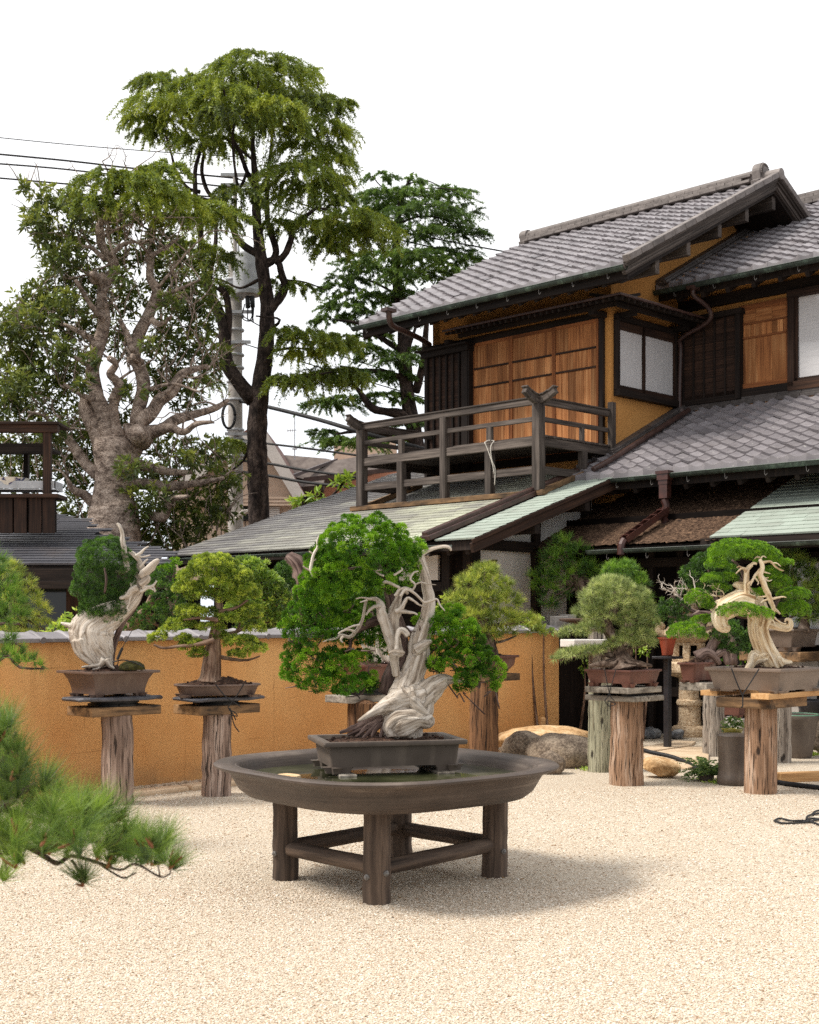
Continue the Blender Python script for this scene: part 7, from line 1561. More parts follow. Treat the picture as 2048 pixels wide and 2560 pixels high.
# ------------------------------------------------------------------ more bonsai and plants behind
def simple_bonsai(label, d, pads, trunk, mat_bark, style, mat, seed, pot=None, base=None, **k):
    o = thing('bonsai_tree', base if base is not None else P(trunk[0][0], trunk[0][1], d), label, 'bonsai', GB); rg = np.random.default_rng(seed)
    if pot: rect_pot(o, *pot[0], **pot[1])
    t1 = MB(); limb(t1, trunk, d, seg=14, flute=.06, lump=.08, rng=rg)
    mid = trunk[len(trunk) // 2]
    for q in pads: limb(t1, [(mid[0] + rg.uniform(-6, 6), mid[1] + rg.uniform(-20, 20), 9), ((mid[0] + q[0]) / 2, (mid[1] + q[1]) / 2 + 6, 7), (q[0], q[1] + q[3] * .4, 4)], d + (q[4] if len(q) > 4 else 0) * .6, seg=6, lump=.12, rng=rg)
    t1.build('trunk', M[mat_bark], o, smooth=True)
    if style == 'needle': needles('crown', px_pads(pads, d, .9), mat, o, k.pop('gap', .07), k.pop('n', 46), k.pop('L', .09), k.pop('W', .005), seed, **k)
    else: crown('crown', px_pads(pads, d, .9), M[mat], o, k.pop('gap', .05), k.pop('n', 40), k.pop('L', .036), k.pop('W', .010), k.pop('spread', .7), k.pop('up', .35), -.4, seed=seed, **k)
    return o
simple_bonsai('rounded broadleaf bonsai with bright new leaves, behind the golden hinoki and the wall', 14.6,
    [(620, 1432, 56, 40), (590, 1470, 40, 30), (665, 1465, 46, 38), (640, 1505, 56, 30), (695, 1500, 34, 30), (600, 1530, 44, 30), (670, 1545, 44, 30), (700, 1560, 34, 30), (630, 1575, 50, 22)], [(662, 1640, 44), (660, 1590, 36), (650, 1540, 24), (630, 1480, 14)], 'bark_hinoki', 'leaf', 'lf_azalea', 61, gap=.055, L=.05, W=.018, n=26)
simple_bonsai('dark green cypress bush standing just right of the rounded broadleaf bonsai behind the wall', 15.4, [(708, 1430, 22, 26), (716, 1470, 26, 34), (722, 1520, 26, 34)], [(716, 1640, 16), (716, 1560, 12), (712, 1480, 8)], 'bark_juniper', 'leaf', 'lf_juniper2', 62)
simple_bonsai('dark green juniper bush behind the wall between the driftwood bonsai and the hinoki', 14.2, [(400, 1480, 40, 36), (430, 1520, 36, 40), (390, 1540, 50, 40), (430, 1570, 30, 30), (350, 1560, 40, 30), (395, 1445, 22, 22)], [(332, 1640, 44), (330, 1570, 34), (350, 1540, 20), (380, 1500, 12)], 'bark_hinoki', 'leaf', 'lf_juniper2', 63, gap=.055)
simple_bonsai('green juniper bush behind the driftwood top at the eave of the garden house', 15.6, [(415, 1430, 26, 22), (435, 1410, 20, 18), (450, 1455, 26, 20)], [(430, 1640, 14), (428, 1540, 10), (425, 1450, 6)], 'bark_juniper', 'leaf', 'lf_juniper', 64, gap=.06)
c8, L8, w8 = px_rect(1440, 1380, 1500, 16.6)
simple_bonsai('spiky green black-pine bonsai with thick scaly trunk in front of the white gable', 17.4,
    [(1412, 1365, 40, 28), (1440, 1390, 46, 32), (1395, 1400, 46, 30), (1360, 1445, 40, 24), (1410, 1440, 50, 28), (1465, 1430, 40, 30), (1480, 1450, 30, 22), (1385, 1480, 40, 24), (1350, 1460, 26, 18), (1375, 1510, 30, 16), (1440, 1480, 30, 20)],
    [(1462, 1505, 40), (1462, 1480, 46), (1452, 1455, 40), (1436, 1430, 28), (1424, 1400, 16)], 'bark_pine', 'needle', 'lf_pine_fresh', 65, base=P(1445, 1500, 17.4), gap=.095, n=50, L=.13, W=.006, rad=.035)
for px_, wd_, y_, lb_ in ((1398, 34, 1490, 'narrow left'), (1420, 30, 1490, 'right')):
    mb = MB(); c = P(px_, 1550, 16.6 + (0 if 'left' in lb_ else .15)); mb.box((c[0], c[1], .75 + (0.02 if 'left' in lb_ else .04)), (wd_ * 16.6 / F, .2, 1.5 + .06), .3); mb.build('stone_pillar', M['concrete'], base=(c[0], c[1], 0), bevel=.01, label='smooth grey stone pillar under the black pine, %s one' % lb_, cat='pillar', group='grey stone pillars')
mb = MB(); c = P(1460, 1548, 16.2); mb.lathe([(.10, -.12), (.12, -.11), (.16, -.05), (.30, -.02), (.31, 0), (.29, .01), (.1, 0)], c, 28); mb.build('dish', M['ceramic_brown'], base=c, smooth=True, auto=40, label='flat brown bowl on the ledge behind the pale pine', cat='bowl')
mb = MB(); mb.box((P(1465, 0, 16.6)[0], 16.7, .68), (1.0, .4, 1.36), .3); mb.build('ledge', M['dark'], base=(P(1465, 0, 16.6)[0], 16.7, 0), label='dark ledge behind the pale pine carrying the brown bowl', cat='ledge')
simple_bonsai('small domed pine bonsai seen behind the crown of the pale pine', 15.0, [(1550, 1425, 46, 26), (1585, 1460, 40, 30), (1540, 1455, 46, 24), (1610, 1500, 26, 26)], [(1570, 1640, 24), (1572, 1560, 20), (1560, 1480, 14), (1555, 1440, 8)], 'bark_pine', 'needle', 'lf_pine_fresh', 66, gap=.06, L=.07, W=.005)
simple_bonsai('dense dark green juniper bonsai behind the left shoulder of the bright juniper', 14.5, [(1800, 1390, 40, 26), (1770, 1410, 40, 34), (1735, 1440, 36, 34), (1725, 1475, 30, 24), (1770, 1460, 40, 28), (1810, 1430, 40, 34), (1790, 1475, 40, 24)], [(1830, 1660, 26), (1828, 1600, 22), (1800, 1530, 16), (1780, 1460, 10)], 'bark_juniper', 'leaf', 'lf_juniper2', 67, gap=.055)
c9, L9, w9 = px_rect(1740, 1690, 1800, 13.4)
bo9 = thing('bonsai_tree', c9 + (0, 0, .86), 'sparse dark juniper with jagged grey deadwood in red-brown pot beside stone lantern', 'bonsai', GB)
rect_pot(bo9, c9, HB, HA, L9, w9, .862, 1.065, 'ceramic_red', ((.82, 0), (.86, .4), (.92, .85)), foot=.02, lip=.025, liph=.02, rc=.03, mound=.06)
t1 = MB(); rg = np.random.default_rng(70); D9 = 13.7
limb(t1, [(1765, 1665, 46), (1770, 1640, 34), (1790, 1600, 26), (1810, 1575, 20), (1790, 1540, 16), (1740, 1530, 12), (1700, 1510, 8), (1680, 1490, 4)], D9, seg=14, flute=.08, lump=.1, rng=rg)
for q in ([(1745, 1645, 34), (1765, 1632, 30), (1785, 1640, 22), (1800, 1660, 12)], [(1790, 1640, 16), (1812, 1630, 20), (1820, 1660, 16)], [(1750, 1530, 10), (1710, 1545, 7), (1670, 1540, 5)]): limb(t1, q, D9 - .05, seg=12, flute=.08, lump=.1, rng=rg)
t1.build('trunk', M['bark_juniper'], bo9, smooth=True)
t1 = MB()
for _ in range(12): p0 = P(1700 + rg.uniform(-15, 40), 1490 + rg.uniform(-10, 12), D9); twigs(t1, p0, np.array([rg.uniform(-1, .3), rg.normal() * .3, rg.uniform(-.1, .5)]), .13, .008, 2, rg)
t1.build('deadwood', M['drift'], bo9, smooth=True)
crown('crown', px_pads([(1665, 1530, 30, 24), (1690, 1520, 34, 24), (1665, 1505, 18, 12), (1705, 1555, 34, 18), (1800, 1590, 26, 28), (1830, 1580, 30, 30), (1850, 1620, 26, 24), (1815, 1625, 26, 20), (1650, 1550, 18, 16), (1870, 1590, 20, 24)], D9, .9), M['lf_juniper2'], bo9, .05, 34, .036, .010, .75, .3, -.5, seed=71)
mb = MB(); qq, LL, ww = px_rect(1768, 1698, 1815, 13.35); mb.obox(qq + (0, 0, .82), HB * LL / 2, HA * ww / 2, (0, 0, .042)); mb.build('board', M['wood_slab_grey'], base=qq + (0, 0, .78), bevel=.006, label='thick greenish timber board under the red-brown pot beside the stone lantern', cat='board')
log_post('post', 'grey-brown log post between the stone lantern and the dark drum stool', 1785, 1892, 54, .778, 'post_grey', seed=32)
log_post('post', 'silver-grey log post behind the right edge of the brown post', 1958, 1908, 40, .90, 'post_grey', seed=33)
# fresh shrub low behind
c10, L10, w10 = px_rect(1985, 1880, 2130, 15.4)
bo10 = thing('bonsai_tree', c10 + (0, 0, 1.12), 'spreading pine bonsai in a long grey pot behind the bright juniper at the right edge', 'bonsai', GB)
rect_pot(bo10, c10, HB, HA, L10, w10, 1.13, 1.395, 'ceramic_grey', ((.90, 0), (.92, .4), (.96, .9)), foot=.05, lip=.04, liph=.03, rc=.01, mound=.04)
t1 = MB(); limb(t1, [(2010, 1580, 30), (2010, 1540, 24), (1990, 1480, 16), (1980, 1420, 8)], 15.7, seg=12, lump=.1); t1.build('trunk', M['bark_pine'], bo10, smooth=True)
needles('crown', px_pads([(1960, 1390, 50, 26), (1990, 1420, 46, 26), (2010, 1450, 50, 26), (1990, 1470, 60, 24), (2040, 1480, 50, 26), (2010, 1510, 50, 26), (2030, 1545, 50, 22), (2060, 1540, 40, 24)], 15.7, .9), 'lf_pine', bo10, .08, 44, .10, .0055, 72, rad=.035)
mb = MB(); mb.box((c10[0], c10[1], 1.07), (1.6, .8, .11), math.radians(45)); mb.build('board', M['wood_slab'], base=c10 + (0, 0, 1.0), bevel=.01, label='brown board under the long grey pot at the right edge', cat='board')
mb = MB(); mb.box((c10[0], c10[1], .51), (1.1, .5, 1.02), math.radians(45)); mb.build('plinth', M['concrete'], base=c10, bevel=.01, label='pale stone plinth below the long grey pot at the right edge', cat='plinth')

# pines at the left edge
pl = thing('pine_tree', P(-60, 1700, 8.6) * [1, 1, 0], 'dark green pine reaching into the left edge in front of the orange wall', 'tree')
t1 = MB(); rg = np.random.default_rng(73); limb(t1, [(-90, 2600, 70), (-90, 1900, 60), (-80, 1650, 46), (-60, 1500, 34), (-40, 1400, 20)], 8.8, seg=12, lump=.08, rng=rg)
for q in ([(-80, 1690, 18), (-10, 1655, 10), (20, 1640, 9), (50, 1668, 7), (110, 1672, 4)], [(-70, 1580, 14), (0, 1560, 8), (50, 1560, 5)], [(-60, 1500, 12), (0, 1480, 7), (30, 1450, 4)], [(-5, 1650, 8), (30, 1610, 6), (60, 1620, 4)]): limb(t1, q, 8.6, seg=8, lump=.12, rng=rg)
t1.build('trunk', M['bark_pine'], pl, smooth=True)
needles('crown', px_pads([(-20, 1410, 40, 50), (5, 1460, 40, 45), (20, 1510, 44, 40), (-10, 1540, 60, 40), (40, 1540, 36, 24), (10, 1600, 40, 20), (20, 1640, 56, 26), (70, 1655, 40, 20), (105, 1665, 20, 10), (-30, 1640, 50, 30)], 8.6, .9), 'lf_pine_fresh', pl, .062, 60, .085, .003, 73, rad=.025, up=.9)
simple_bonsai('yellow-green pine with tiered pads behind the left end of the wall', 13.4, [(30, 1430, 36, 30), (60, 1460, 34, 30), (75, 1500, 36, 28), (100, 1530, 34, 26), (60, 1550, 40, 26), (110, 1565, 30, 20), (70, 1590, 46, 16), (20, 1580, 40, 20), (30, 1500, 30, 30)], [(20, 1680, 26), (25, 1600, 22), (30, 1520, 16), (35, 1450, 8)], 'bark_pine', 'needle', 'lf_pine_yellow', 74, gap=.07, L=.07, W=.005)
def low_shrub(label, pads, d, mat, seed, L=.07, Wd=.03, dens=160, name='shrub'):
    o = thing(name, P(pads[0][0], pads[0][1], d) * [1, 1, 0], label, 'shrub'); broad_leaves(pads, d, M[mat], o, seed, dens=dens, L=L, Wd=Wd, name='foliage', per=5)
    t1 = MB(); rg = np.random.default_rng(seed)
    for q in pads:
        c = P(q[0], q[1], d); t1.tube([(c[0] + rg.normal() * .05, d, 0), (c[0], d, c[2] * .6), c], [.02, .014, .006], seg=6, sub=3)
    t1.build('stem', M['bark_hinoki'], o, smooth=True)
low_shrub('light green young maple leaves above the wall, left of the driftwood bonsai', [(140, 1575, 26, 26), (165, 1560, 24, 20), (120, 1590, 22, 16), (150, 1600, 24, 12), (185, 1545, 16, 26), (190, 1580, 16, 20)], 12.6, 'lf_maple', 81)
low_shrub('bright green maple leaves above the wall, between the two pines right of the juniper', [(1330, 1555, 36, 22), (1360, 1570, 30, 16), (1300, 1570, 30, 18), (1290, 1545, 20, 14), (1120, 1500, 24, 22), (1110, 1530, 20, 20)], 16.0, 'lf_maple', 82)
low_shrub('green leafy shrub low behind the trunk of the hinoki', [(450, 1590, 30, 22), (680, 1590, 36, 20), (720, 1585, 20, 22), (560, 1590, 40, 16)], 14.0, 'lf_juniper', 83)
low_shrub('bright green shrub in the gap left of the pale pine trunk', [(1462, 1665, 20, 16), (1480, 1600, 14, 8)], 16.4, 'lf_maple', 84)
low_shrub('bright green shrub in the gap right of the pale pine trunk', [(1590, 1618, 24, 12), (1618, 1628, 20, 10)], 16.4, 'lf_maple', 85)
low_shrub('green shrub low behind the red-brown pot and left of the bright juniper trunk', [(1840, 1650, 30, 20), (1835, 1680, 20, 14)], 16.0, 'lf_juniper', 86)
# thick dark trunk standing under the eave of the low wing
mb = MB(); limb(mb, [(735, 1560, 44), (735, 1520, 44), (745, 1480, 38), (752, 1440, 44), (740, 1410, 40), (720, 1390, 26)], 17.6, seg=14, flute=.08, lump=.1, twist=.3); mb.build('tree_trunk', M['bark_juniper'], base=P(735, 1560, 17.6), smooth=True, label='gnarled brown bare trunk standing under the eave left of the big juniper crown', cat='trunk')

# ------------------------------------------------------------------ pine in the foreground, close to the camera
D0 = 2.75
fp = thing('pine_tree', P(-200, 2100, D0) * [1, 1, 0], 'out-of-focus pine branches with long fresh needles in the lower left foreground', 'tree')
t1 = MB(); rg = np.random.default_rng(90)
limb(t1, [(-260, 3300, 120), (-250, 2400, 100), (-200, 2080, 70), (-100, 2000, 50)], D0, seg=14, lump=.08, rng=rg)
BRF = [[(-180, 2080, 44), (-40, 2030, 34), (0, 2020, 28), (40, 1990, 20), (90, 1960, 12)], [(-180, 2100, 40), (-20, 2090, 26), (60, 2110, 20), (110, 2140, 14), (145, 2158, 12), (180, 2140, 10), (240, 2155, 9), (300, 2175, 7), (340, 2160, 6), (400, 2192, 5), (425, 2185, 4)], [(240, 2155, 6), (280, 2180, 5), (310, 2195, 5), (340, 2182, 4)], [(180, 2150, 7), (200, 2180, 6), (215, 2205, 4)], [(0, 2020, 16), (70, 2040, 10), (140, 2060, 8), (200, 2080, 6)], [(110, 2130, 8), (180, 2100, 6), (260, 2110, 5), (330, 2130, 4)], [(-40, 2030, 18), (-10, 1930, 14), (20, 1880, 10), (40, 1830, 7)], [(-20, 2100, 12), (10, 2150, 8), (20, 2190, 6)], [(400, 2190, 4), (395, 2160, 4), (390, 2130, 3)], [(425, 2185, 4), (430, 2160, 3)], [(340, 2165, 5), (345, 2130, 3)]]
for q in BRF:
    o_ = rg.uniform(-.12, .12); limb(t1, [(a_, b_, w_, o_ * i / len(q)) for i, (a_, b_, w_) in enumerate(q)], D0, seg=9, lump=.12, rng=rg)
t1.build('branch', M['bark_pine'], fp, smooth=True)
tp = []; 
for (x_, y_, rx, ry, n_) in ((0, 1810, 26, 40, 7), (-10, 1880, 60, 90, 20), (50, 1960, 70, 60, 16), (20, 1960, 60, 60, 10), (120, 2010, 70, 40, 12), (190, 2035, 70, 36, 11), (240, 2075, 60, 30, 9), (100, 2090, 80, 40, 14), (20, 2080, 60, 40, 14), (180, 2110, 70, 30, 16), (310, 2110, 50, 30, 14), (280, 2140, 50, 20, 10), (400, 2130, 30, 34, 10), (350, 2140, 24, 22, 6), (20, 2140, 40, 24, 8), (212, 2195, 12, 14, 4), (0, 2190, 20, 14, 3), (430, 2165, 10, 16, 3), (270, 2040, 30, 20, 5)):
    for _ in range(n_):
        a_, r_ = rg.uniform(0, 6.28), math.sqrt(rg.random()); tp.append((x_ + rx * r_ * math.cos(a_), y_ + ry * r_ * math.sin(a_), rg.normal() * .14))
C = np.array([P(a_, b_, D0 + c_) for a_, b_, c_ in tp]); n = len(C)
dr_ = np.stack([rg.normal(size=n) * .45 + .25, rg.normal(size=n) * .45, np.full(n, .9)], 1); dr_ = nrm(dr_)
V, Fc, g = puffs(C, dr_, .012, 66, .080, .0015, .5, .10, rg, tri=True, hollow=.2)
place(mk_mesh('crown', V - np.array(fp.location), Fc, g), 'crown', M['lf_near'], fp)
M['bud'] = m_noise('pine_bud', [(.3, S(110, 66, 42)), (.7, S(160, 108, 74))], 40, bump=.2)
for i in range(0, n, 5):
    bd = MB(); c = C[i]; d_ = dr_[i]
    for q in range(3): o_ = rg.normal(size=3) * .006; bd.tube([c - d_ * .010, c + o_ + d_ * .006, c + o_ * 1.6 + d_ * .018], [.0025, .003, .0012], seg=7, sub=2)
    bd.build('bud', M['bud'], fp, smooth=True)

# ------------------------------------------------------------------ stones, lantern, pots and small things
from mathutils import noise as mnoise
def rock_mesh(mb, c, r, seed, rough=.25, sub=3, flat=None, angular=False):
    import bmesh
    bm = bmesh.new(); bmesh.ops.create_icosphere(bm, subdivisions=sub, radius=1.0); o = Vector((seed * 3.1, seed * 1.7, seed * .9)); rg = np.random.default_rng(seed)
    planes = [(nrm(rg.normal(size=3)), rg.uniform(.55, .85)) for _ in range(9)] if angular else []
    for v in bm.verts:
        p = v.co.copy(); k_ = 1 + rough * mnoise.noise(p * 1.1 + o) + rough * .45 * mnoise.noise(p * 2.7 + o) + rough * .16 * mnoise.noise(p * 7 + o); q = np.array(p) * k_
        for nn, h in planes:
            e_ = np.dot(q, nn) - h
            if e_ > 0: q = q - nn * e_ * .92
        v.co = Vector(q)
    vs = np.array([v.co for v in bm.verts]) * np.asarray(r) + np.asarray(c); fs = [tuple(v.index for v in f.verts) for f in bm.faces]; bm.free(); mb.add(vs, fs, vs + seed, .5)
def rock(label, px, py, d, rx, ry, mat, seed, rough=.25, cat='rock', name='rock', group=None, deep=.9, sub=4, angular=False):
    c = P(px, py, d); k = d / F; mb = MB(); rock_mesh(mb, c, (rx * k, rx * k * deep, ry * k), seed, rough, sub, angular=angular)
    return mb.build(name, M[mat], base=(c[0], c[1], max(0, c[2] - ry * k)), smooth=not angular, label=label, cat=cat, group=group)
rock('large smooth grey-brown boulder right of the basin', 1408, 1888, 13.6, 88, 56, 'rock_grey', 2, .18)
rock('rounded grey boulder left in the rock group, behind the basin rim', 1312, 1872, 13.9, 62, 46, 'rock_grey', 5, .2)
rock('small speckled boulder at the front foot of the large one', 1378, 1912, 12.9, 36, 34, 'rock_grey', 7, .2)
rock('flat-topped tan rock at the back of the rock group, below the wall end', 1365, 1850, 14.6, 118, 36, 'rock_tan', 9, .16)
rock('square tan block stone beside the orange-brown post', 1655, 1918, 12.6, 56, 30, 'rock_tan', 14, .14, 'block stone', 'block_stone', deep=.7, angular=True)
mb = MB(); c = P(1357, 1822, 15.4); mb.tube([c - (0, 0, .45), c + (0, 0, .12)], .034, seg=16, sub=1); mb.tube([c + (0, 0, .09), c + (0, 0, .125)], .037, seg=16, sub=1); mb.build('bamboo_pipe', M['wood_plank'], base=c - (0, 0, .45), smooth=True, auto=40, label='short cut bamboo pipe standing upright before the end of the wall', cat='pipe')
rgs = np.random.default_rng(12)
for i in range(30):
    px_, py_ = rgs.uniform(1606, 1700), rgs.uniform(1788, 1836); d = 4950 / (py_ + 14 - HZ)
    r_ = rgs.uniform(13, 24); ob = rock('jagged blue-grey slate stone in the heap behind the orange-brown post', px_, py_ + 4, d, r_, r_ * .7, 'rock_slate', 100 + i, .35, 'stone', 'slate_stone', 'heap of slate stones', sub=2, angular=True)
pv = MB()
for pts in ([(1600, 1868), (1690, 1850), (1740, 1853), (1725, 1862), (1660, 1872), (1600, 1880)], [(1605, 1884), (1665, 1874), (1740, 1864), (1775, 1868), (1770, 1910), (1720, 1918), (1640, 1905)], [(1850, 1845), (1935, 1842), (1950, 1862), (1870, 1868)]):
    pv.prism([Gd(a_, b_, .03) for a_, b_ in pts], (0, 0, -.06))
pv.build('paving', M['paving'], base=Gd(1690, 1875), bevel=.012, kind='structure')
# stone lantern
LD = 17.1; lc = P(1725, HZ, LD); lc[2] = 0; LS = LD / F
lan = thing('stone_lantern', lc, 'tan granite lantern with a round banded column and curled roof corners', 'stone lantern')
hexa = lambda th: (lambda k: (math.cos(th) * k, math.sin(th) * k))(math.cos(math.pi / 6) / math.cos((th % (math.pi / 3)) - math.pi / 6))
zy = lambda y: EYE + (HZ - y) * LS
mb = MB(); mb.lathe([(.26, 0), (.27, .04), (.25, .10), (.20, .13), (.16, .14)], lc, 40); mb.build('base', M['granite'], lan, smooth=True, auto=40)
mb = MB(); mb.lathe([(.155, .13), (.15, .18), (.142, .20), (.142, zy(1764)), (.165, zy(1762)), (.175, zy(1756)), (.165, zy(1750)), (.142, zy(1748)), (.142, zy(1700)), (.15, zy(1692))], lc, 32); mb.build('column', M['granite'], lan, smooth=True, auto=40)
mb = MB(); mb.lathe([(.15, zy(1694)), (.24, zy(1690)), (.31, zy(1680)), (.32, zy(1674)), (.32, zy(1657)), (.29, zy(1654)), (.2, zy(1653))], lc, 48, hexa); mb.build('platform', M['granite'], lan, bevel=.01)
mb = MB()
for i in range(6): a_ = i * math.pi / 3 + .1; mb.box((lc[0] + .19 * math.cos(a_), lc[1] + .19 * math.sin(a_), (zy(1653) + zy(1606)) / 2), (.07, .09, zy(1606) - zy(1653)), a_)
for z_ in (zy(1649), zy(1609)): mb.lathe([(.22, -.02), (.22, .02)], lc + (0, 0, z_), 36, hexa)
mb.lathe([(.12, zy(1652)), (.12, zy(1640))], lc, 12); mb.build('fire_box', M['granite'], lan, bevel=.006)
mb = MB(); mb.lathe([(.22, zy(1606)), (.34, zy(1596)), (.38, zy(1588)), (.37, zy(1580)), (.28, zy(1566)), (.18, zy(1548)), (.10, zy(1535)), (.06, zy(1532))], lc, 48, hexa)
for i in range(6):
    a_ = i * math.pi / 3 + math.pi; dv = np.array([math.cos(a_), math.sin(a_), 0]); q = lc + dv * .33 + (0, 0, zy(1584)); mb.tube([q - dv * .08 + (0, 0, .03), q, q + dv * .06 + (0, 0, .02), q + dv * .085 + (0, 0, .085), q + dv * .045 + (0, 0, .12), q + dv * .015 + (0, 0, .09), q + dv * .04 + (0, 0, .07)], [.06, .055, .05, .042, .036, .03, .022], seg=12, sub=4)
mb.build('roof', M['granite'], lan, smooth=True, auto=50)
mb = MB(); mb.lathe([(.07, zy(1533)), (.11, zy(1526)), (.12, zy(1518)), (.08, zy(1508)), (.02, zy(1500))], lc, 24); mb.build('finial', M['granite'], lan, smooth=True)
def vase(name, label, px, base_py, d, prof_px, mat, seg=40, rim=None, cat='pot', z0=None):
    c = P(px, base_py, d); k = d / F
    if z0 is not None: c[2] = z0
    mb = MB(); mb.lathe([(r * k, (base_py - y) * k) for r, y in prof_px], c, seg); o = mb.build(name, M[mat], base=c, smooth=True, auto=45, label=label, cat=cat); return o, c, k
vase('porcelain_pot', 'white porcelain pot on a stand painted with blue flowers, beyond the end of the wall', 1452, 1832, 17.6, [(34, 1832), (36, 1826), (30, 1812), (28, 1800), (36, 1788), (44, 1775), (50, 1758), (52, 1744), (54, 1741), (50, 1738), (44, 1740), (40, 1752)], 'porcelain')
vase('iron_lantern', 'black cast-iron lantern base behind the reddish pot and slate heap', 1668, 1800, 17.9, [(26, 1800), (30, 1794), (24, 1782), (18, 1760), (17, 1730), (24, 1716), (26, 1704), (20, 1694), (18, 1680), (22, 1668), (14, 1660)], 'ceramic_black', 32, cat='lantern', z0=0.1)
mb = MB(); c = P(1684, 1800, 18.0); mb.box((c[0] + .1, c[1], .5), (.2, .22, 1.0), .4); mb.build('stone_pillar', M['concrete'], base=(c[0] + .1, c[1], 0), bevel=.01, label='square grey stone pillar behind the lantern column', cat='pillar', group='grey stone pillars')
mb = MB(); c = P(1690, HZ, 18.3); mb.box((c[0], 18.4, .07), (3.0, .9, .14), .3); mb.build('step', M['paving'], base=(c[0], 18.4, 0), bevel=.02, label='long pale stone step at the foot of the shaded house front', cat='step')
mb = MB(); qq, LL, ww = px_rect(1668, 1648, 1690, 15.2); o_r = thing('plant_pot', qq + (0, 0, 1.06), 'small brick-red flared pot left of the stone lantern', 'plant pot'); rect_pot(o_r, qq, HB, HA, LL * 1.2, ww * 1.2, 1.08, 1.30, 'ceramic_bright', ((.66, 0), (.72, .3), (.90, .92)), foot=.012, lip=.02, liph=.02, rc=.006, feet=False, mound=.02)
mb = MB(); mb.box((qq[0], qq[1], .53), (.07, .07, 1.06), .785); mb.box((qq[0], qq[1], 1.065), (.26, .26, .03), .785); mb.build('plinth', M['ceramic_black'], base=qq, bevel=.006, label='dark square plinth under the small brick-red pot', cat='plinth')
# drum stool, dish of succulents
vase('drum_stool', 'dark grey ceramic drum stool with a thin wire round it, left of the brown post', 1834, 1964, 12.05, [(36, 1966), (41, 1960), (41, 1946), (38, 1940), (37, 1925), (38, 1860), (39, 1850), (40, 1842), (36, 1838), (20, 1836)], 'ceramic_dark', 44, cat='stool', z0=0)
o_d, dc, dk_ = vase('dish', 'olive-yellow glazed dish standing on the dark drum stool', 1831, 1838, 12.2, [(14, 1838), (22, 1836), (25, 1828), (26, 1822), (25, 1820), (23, 1824), (10, 1830)], 'ceramic_olive', 32, cat='dish')
o_s = thing('succulent', dc + (0, 0, .04), 'clump of small pale green succulents growing in the olive dish', 'succulent'); broad_leaves([(1822, 1812, 16, 10), (1840, 1808, 16, 12), (1831, 1800, 12, 8), (1812, 1818, 8, 6), (1850, 1815, 8, 6)], 12.2, M['lf_fern'], o_s, 91, dens=900, L=.035, Wd=.018, name='foliage', per=6)
fo = thing('fern', P(1762, 1955, 12.4) * [1, 1, 0], 'bushy fern in a small brown pot on the gravel beside the drum stool', 'fern')
mb = MB(); c = P(1765, 1958, 12.35); k = 12.35 / F; mb.lathe([(16 * k, 0), (19 * k, .004), (21 * k, 17 * k), (22 * k, 19 * k), (19 * k, 18 * k), (10 * k, 15 * k)], (c[0], c[1], 0), 28); mb.build('pot', M['ceramic_dark'], fo, smooth=True, auto=45)
rgf = np.random.default_rng(92); R_ = []; D_ = []
for i in range(64):
    a_ = rgf.uniform(0, 6.28); L_ = rgf.uniform(.12, .26); e_ = rgf.uniform(.3, 1.0); q0 = np.array([c[0], c[1], .06]); ss = np.linspace(.08, 1, 16)
    pt = q0 + np.stack([math.cos(a_) * L_ * ss * 1.0, math.sin(a_) * L_ * ss, e_ * L_ * ss * 1.3 - .6 * L_ * ss ** 2], 1); R_.append(np.repeat(pt, 2, 0)); sd2 = np.array([-math.sin(a_), math.cos(a_), .1]); D_.append(np.stack([sd2 + rgf.normal(size=(16, 3)) * .15, -sd2 + rgf.normal(size=(16, 3)) * .15], 1).reshape(-1, 3))
R_ = np.vstack(R_); D_ = nrm(np.vstack(D_)); V, Fc, g = leaf_mesh(R_, D_, .05 * rgf.uniform(.6, 1.2, len(R_)), .016 * np.ones(len(R_)), rgf.random(len(R_)), rng=rgf, bend=.2); place(mk_mesh('foliage', V - np.array(fo.location), Fc, g), 'foliage', M['lf_fern'], fo)
# weeds by the post and rocks
def weed(label, px, py, n_, seed, d=None):
    c = Gd(px, py); rg_ = np.random.default_rng(seed); R_ = c + np.stack([rg_.normal(size=n_) * .05, rg_.normal(size=n_) * .05, np.zeros(n_)], 1); D_ = nrm(rg_.normal(size=(n_, 3)) * .6 + [0, 0, .8]); V, Fc, g = leaf_mesh(R_, D_, .06 * rg_.uniform(.5, 1.2, n_), .012 * np.ones(n_), rg_.random(n_), rng=rg_, bend=.2)
    props(place(mk_mesh('weed', V - c, Fc, g), 'weed', M['lf_maple'], base=c), label, 'weed')
weed('tuft of green weed at the foot of the greenish post', 1478, 1926, 120, 1); weed('tuft of green weed at the foot of the drum stool', 1798, 1958, 90, 2); weed('tuft of grassy weed beside the tall dark urn at right', 2030, 1888, 160, 3)
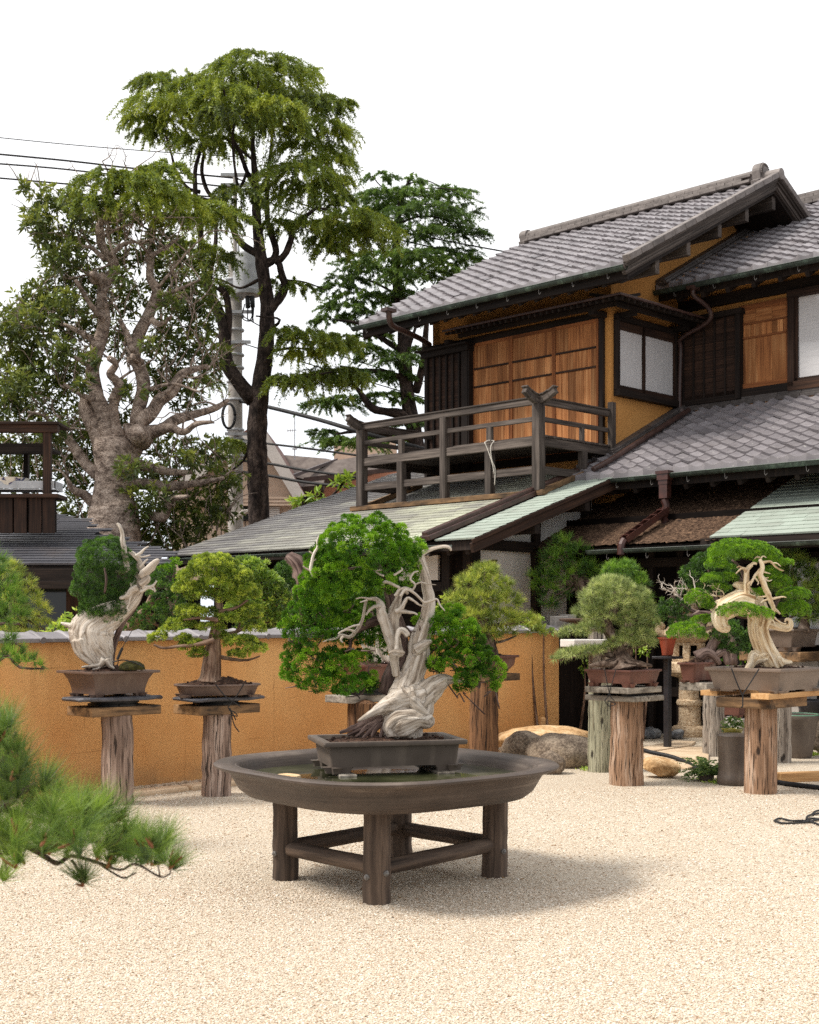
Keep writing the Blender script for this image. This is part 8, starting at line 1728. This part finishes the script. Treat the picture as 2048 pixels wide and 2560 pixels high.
# urns at the right edge
vase('urn', 'tall dark brown glazed urn with a green rim at the right edge', 1996, 1896, 14.4, [(30, 1896), (34, 1888), (40, 1850), (46, 1810), (50, 1800), (52, 1790), (50, 1786), (44, 1790), (40, 1812)], 'ceramic_dark', 44, cat='urn', z0=0)
mb = MB(); c = P(1996, 1788, 14.4); k = 14.4 / F; mb.tube([np.array([c[0] + 49 * k * math.cos(q), c[1] + 49 * k * math.sin(q), c[2] + .005]) for q in np.linspace(0, 6.283, 40)], .012, seg=8, sub=1); M['green_glaze'] = m_ceramic('green_glaze', S(70, 120, 96), S(104, 150, 122), .25); mb.build('urn_rim', M['green_glaze'], bpy.data.objects['urn'], smooth=True)
vase('bowl', 'black low bowl behind the urn at the right edge', 2046, 1800, 15.4, [(24, 1800), (40, 1790), (50, 1765), (52, 1752), (48, 1750), (40, 1762)], 'ceramic_black', 36, cat='bowl')
mb = MB(); mb.box((P(2040, 0, 15.6)[0], 15.6, .15), (.7, .5, .3), .5); mb.build('plinth', M['rock_grey'], base=(P(2040, 0, 15.6)[0], 15.6, 0), bevel=.02, label='low dark stone block under the black bowl at the right edge', cat='plinth')
rock('rough grey boulder at the right edge behind the urn', 2062, 1842, 14.8, 44, 40, 'rock_grey', 33, .3)
mb = MB(); qq, LL, ww = px_rect(1850, 1790, 1905, 15.6); o_r = thing('plant_pot', qq + (0, 0, .5), 'low red-brown tray pot under the timber frame of the bright juniper', 'plant pot'); rect_pot(o_r, qq, HB, HA, LL, ww, .34, .52, 'ceramic_red', ((.9, 0), (.92, .4), (.96, .9)), foot=.03, lip=.03, liph=.025, rc=.01, mound=.02)
mb.box((qq[0], qq[1], .16), (.5, .4, .34), .785); mb.build('plinth', M['concrete'], base=qq, bevel=.01, label='grey block under the low red-brown tray pot', cat='plinth')
# timber, hose and cord on the ground
mb = MB(); mb.bar(Gd(1945, 1944, .04) , Gd(2120, 1938, .04), .12, .09); mb.build('timber', M['wood_plank'], base=Gd(2030, 1944), bevel=.01, label='weathered orange timber lying on the gravel at the right edge', cat='timber')
hs = MB(); hs.tube([Gd(1598, 1876, .10) + (0, 0, .02), Gd(1625, 1880, .10), Gd(1680, 1892, .07), Gd(1720, 1908, .03), Gd(1760, 1928, .022), Gd(1830, 1936, .022)], .022, seg=10); hs.tube([Gd(1830, 1936, .022), Gd(1900, 1946, .022), Gd(1960, 1958, .022), Gd(2100, 1975, .022)], .022, seg=10); hs.build('hose', M['wire'], base=Gd(1680, 1900), smooth=True, label='thick black hose lying over the paving and gravel at right', cat='hose')
co = MB(); z_ = .012
for q in ([(1936, 2052), (1960, 2058), (2010, 2056), (2040, 2050), (2080, 2044)], [(1936, 2052), (1950, 2046), (1980, 2052), (2016, 2052), (2050, 2062)], [(2016, 2052), (2020, 2040), (2045, 2034), (2080, 2030)], [(2010, 2054), (2030, 2046), (2060, 2048), (2090, 2040)], [(2030, 2036), (2040, 2028), (2060, 2024)]): co.tube([Gd(a_, b_, z_) for a_, b_ in q], .008, seg=6)
co.build('cord', M['wire'], base=Gd(1990, 2054), smooth=True, label='loosely coiled thin black cord lying on the open gravel at right', cat='cord')
rgl = np.random.default_rng(44); n = 150
c = np.stack([rgl.uniform(-2.6, 3.4, n), rgl.uniform(5.2, 12.0, n), np.full(n, .010)], 1); c[:60] = np.array([0., 7.6, .010]) + rgl.normal(size=(60, 3)) * [.75, .75, 0]; d_ = nrm(rgl.normal(size=(n, 3)) * [1, 1, .12])
V, Fc, g = leaf_mesh(c, d_, rgl.uniform(.012, .034, n), rgl.uniform(.003, .010, n), rgl.random(n), rng=rgl)
M['litter'] = m_leaf('dead_leaf', S(70, 46, 30), S(120, 86, 54), S(160, 128, 84), trans=.1)
props(place(mk_mesh('leaf_litter', V, Fc, g), 'leaf_litter', M['litter'], base=(0, 0, 0)), 'scattered brown fallen needles and bits of leaf on the gravel', 'litter', kind='stuff')
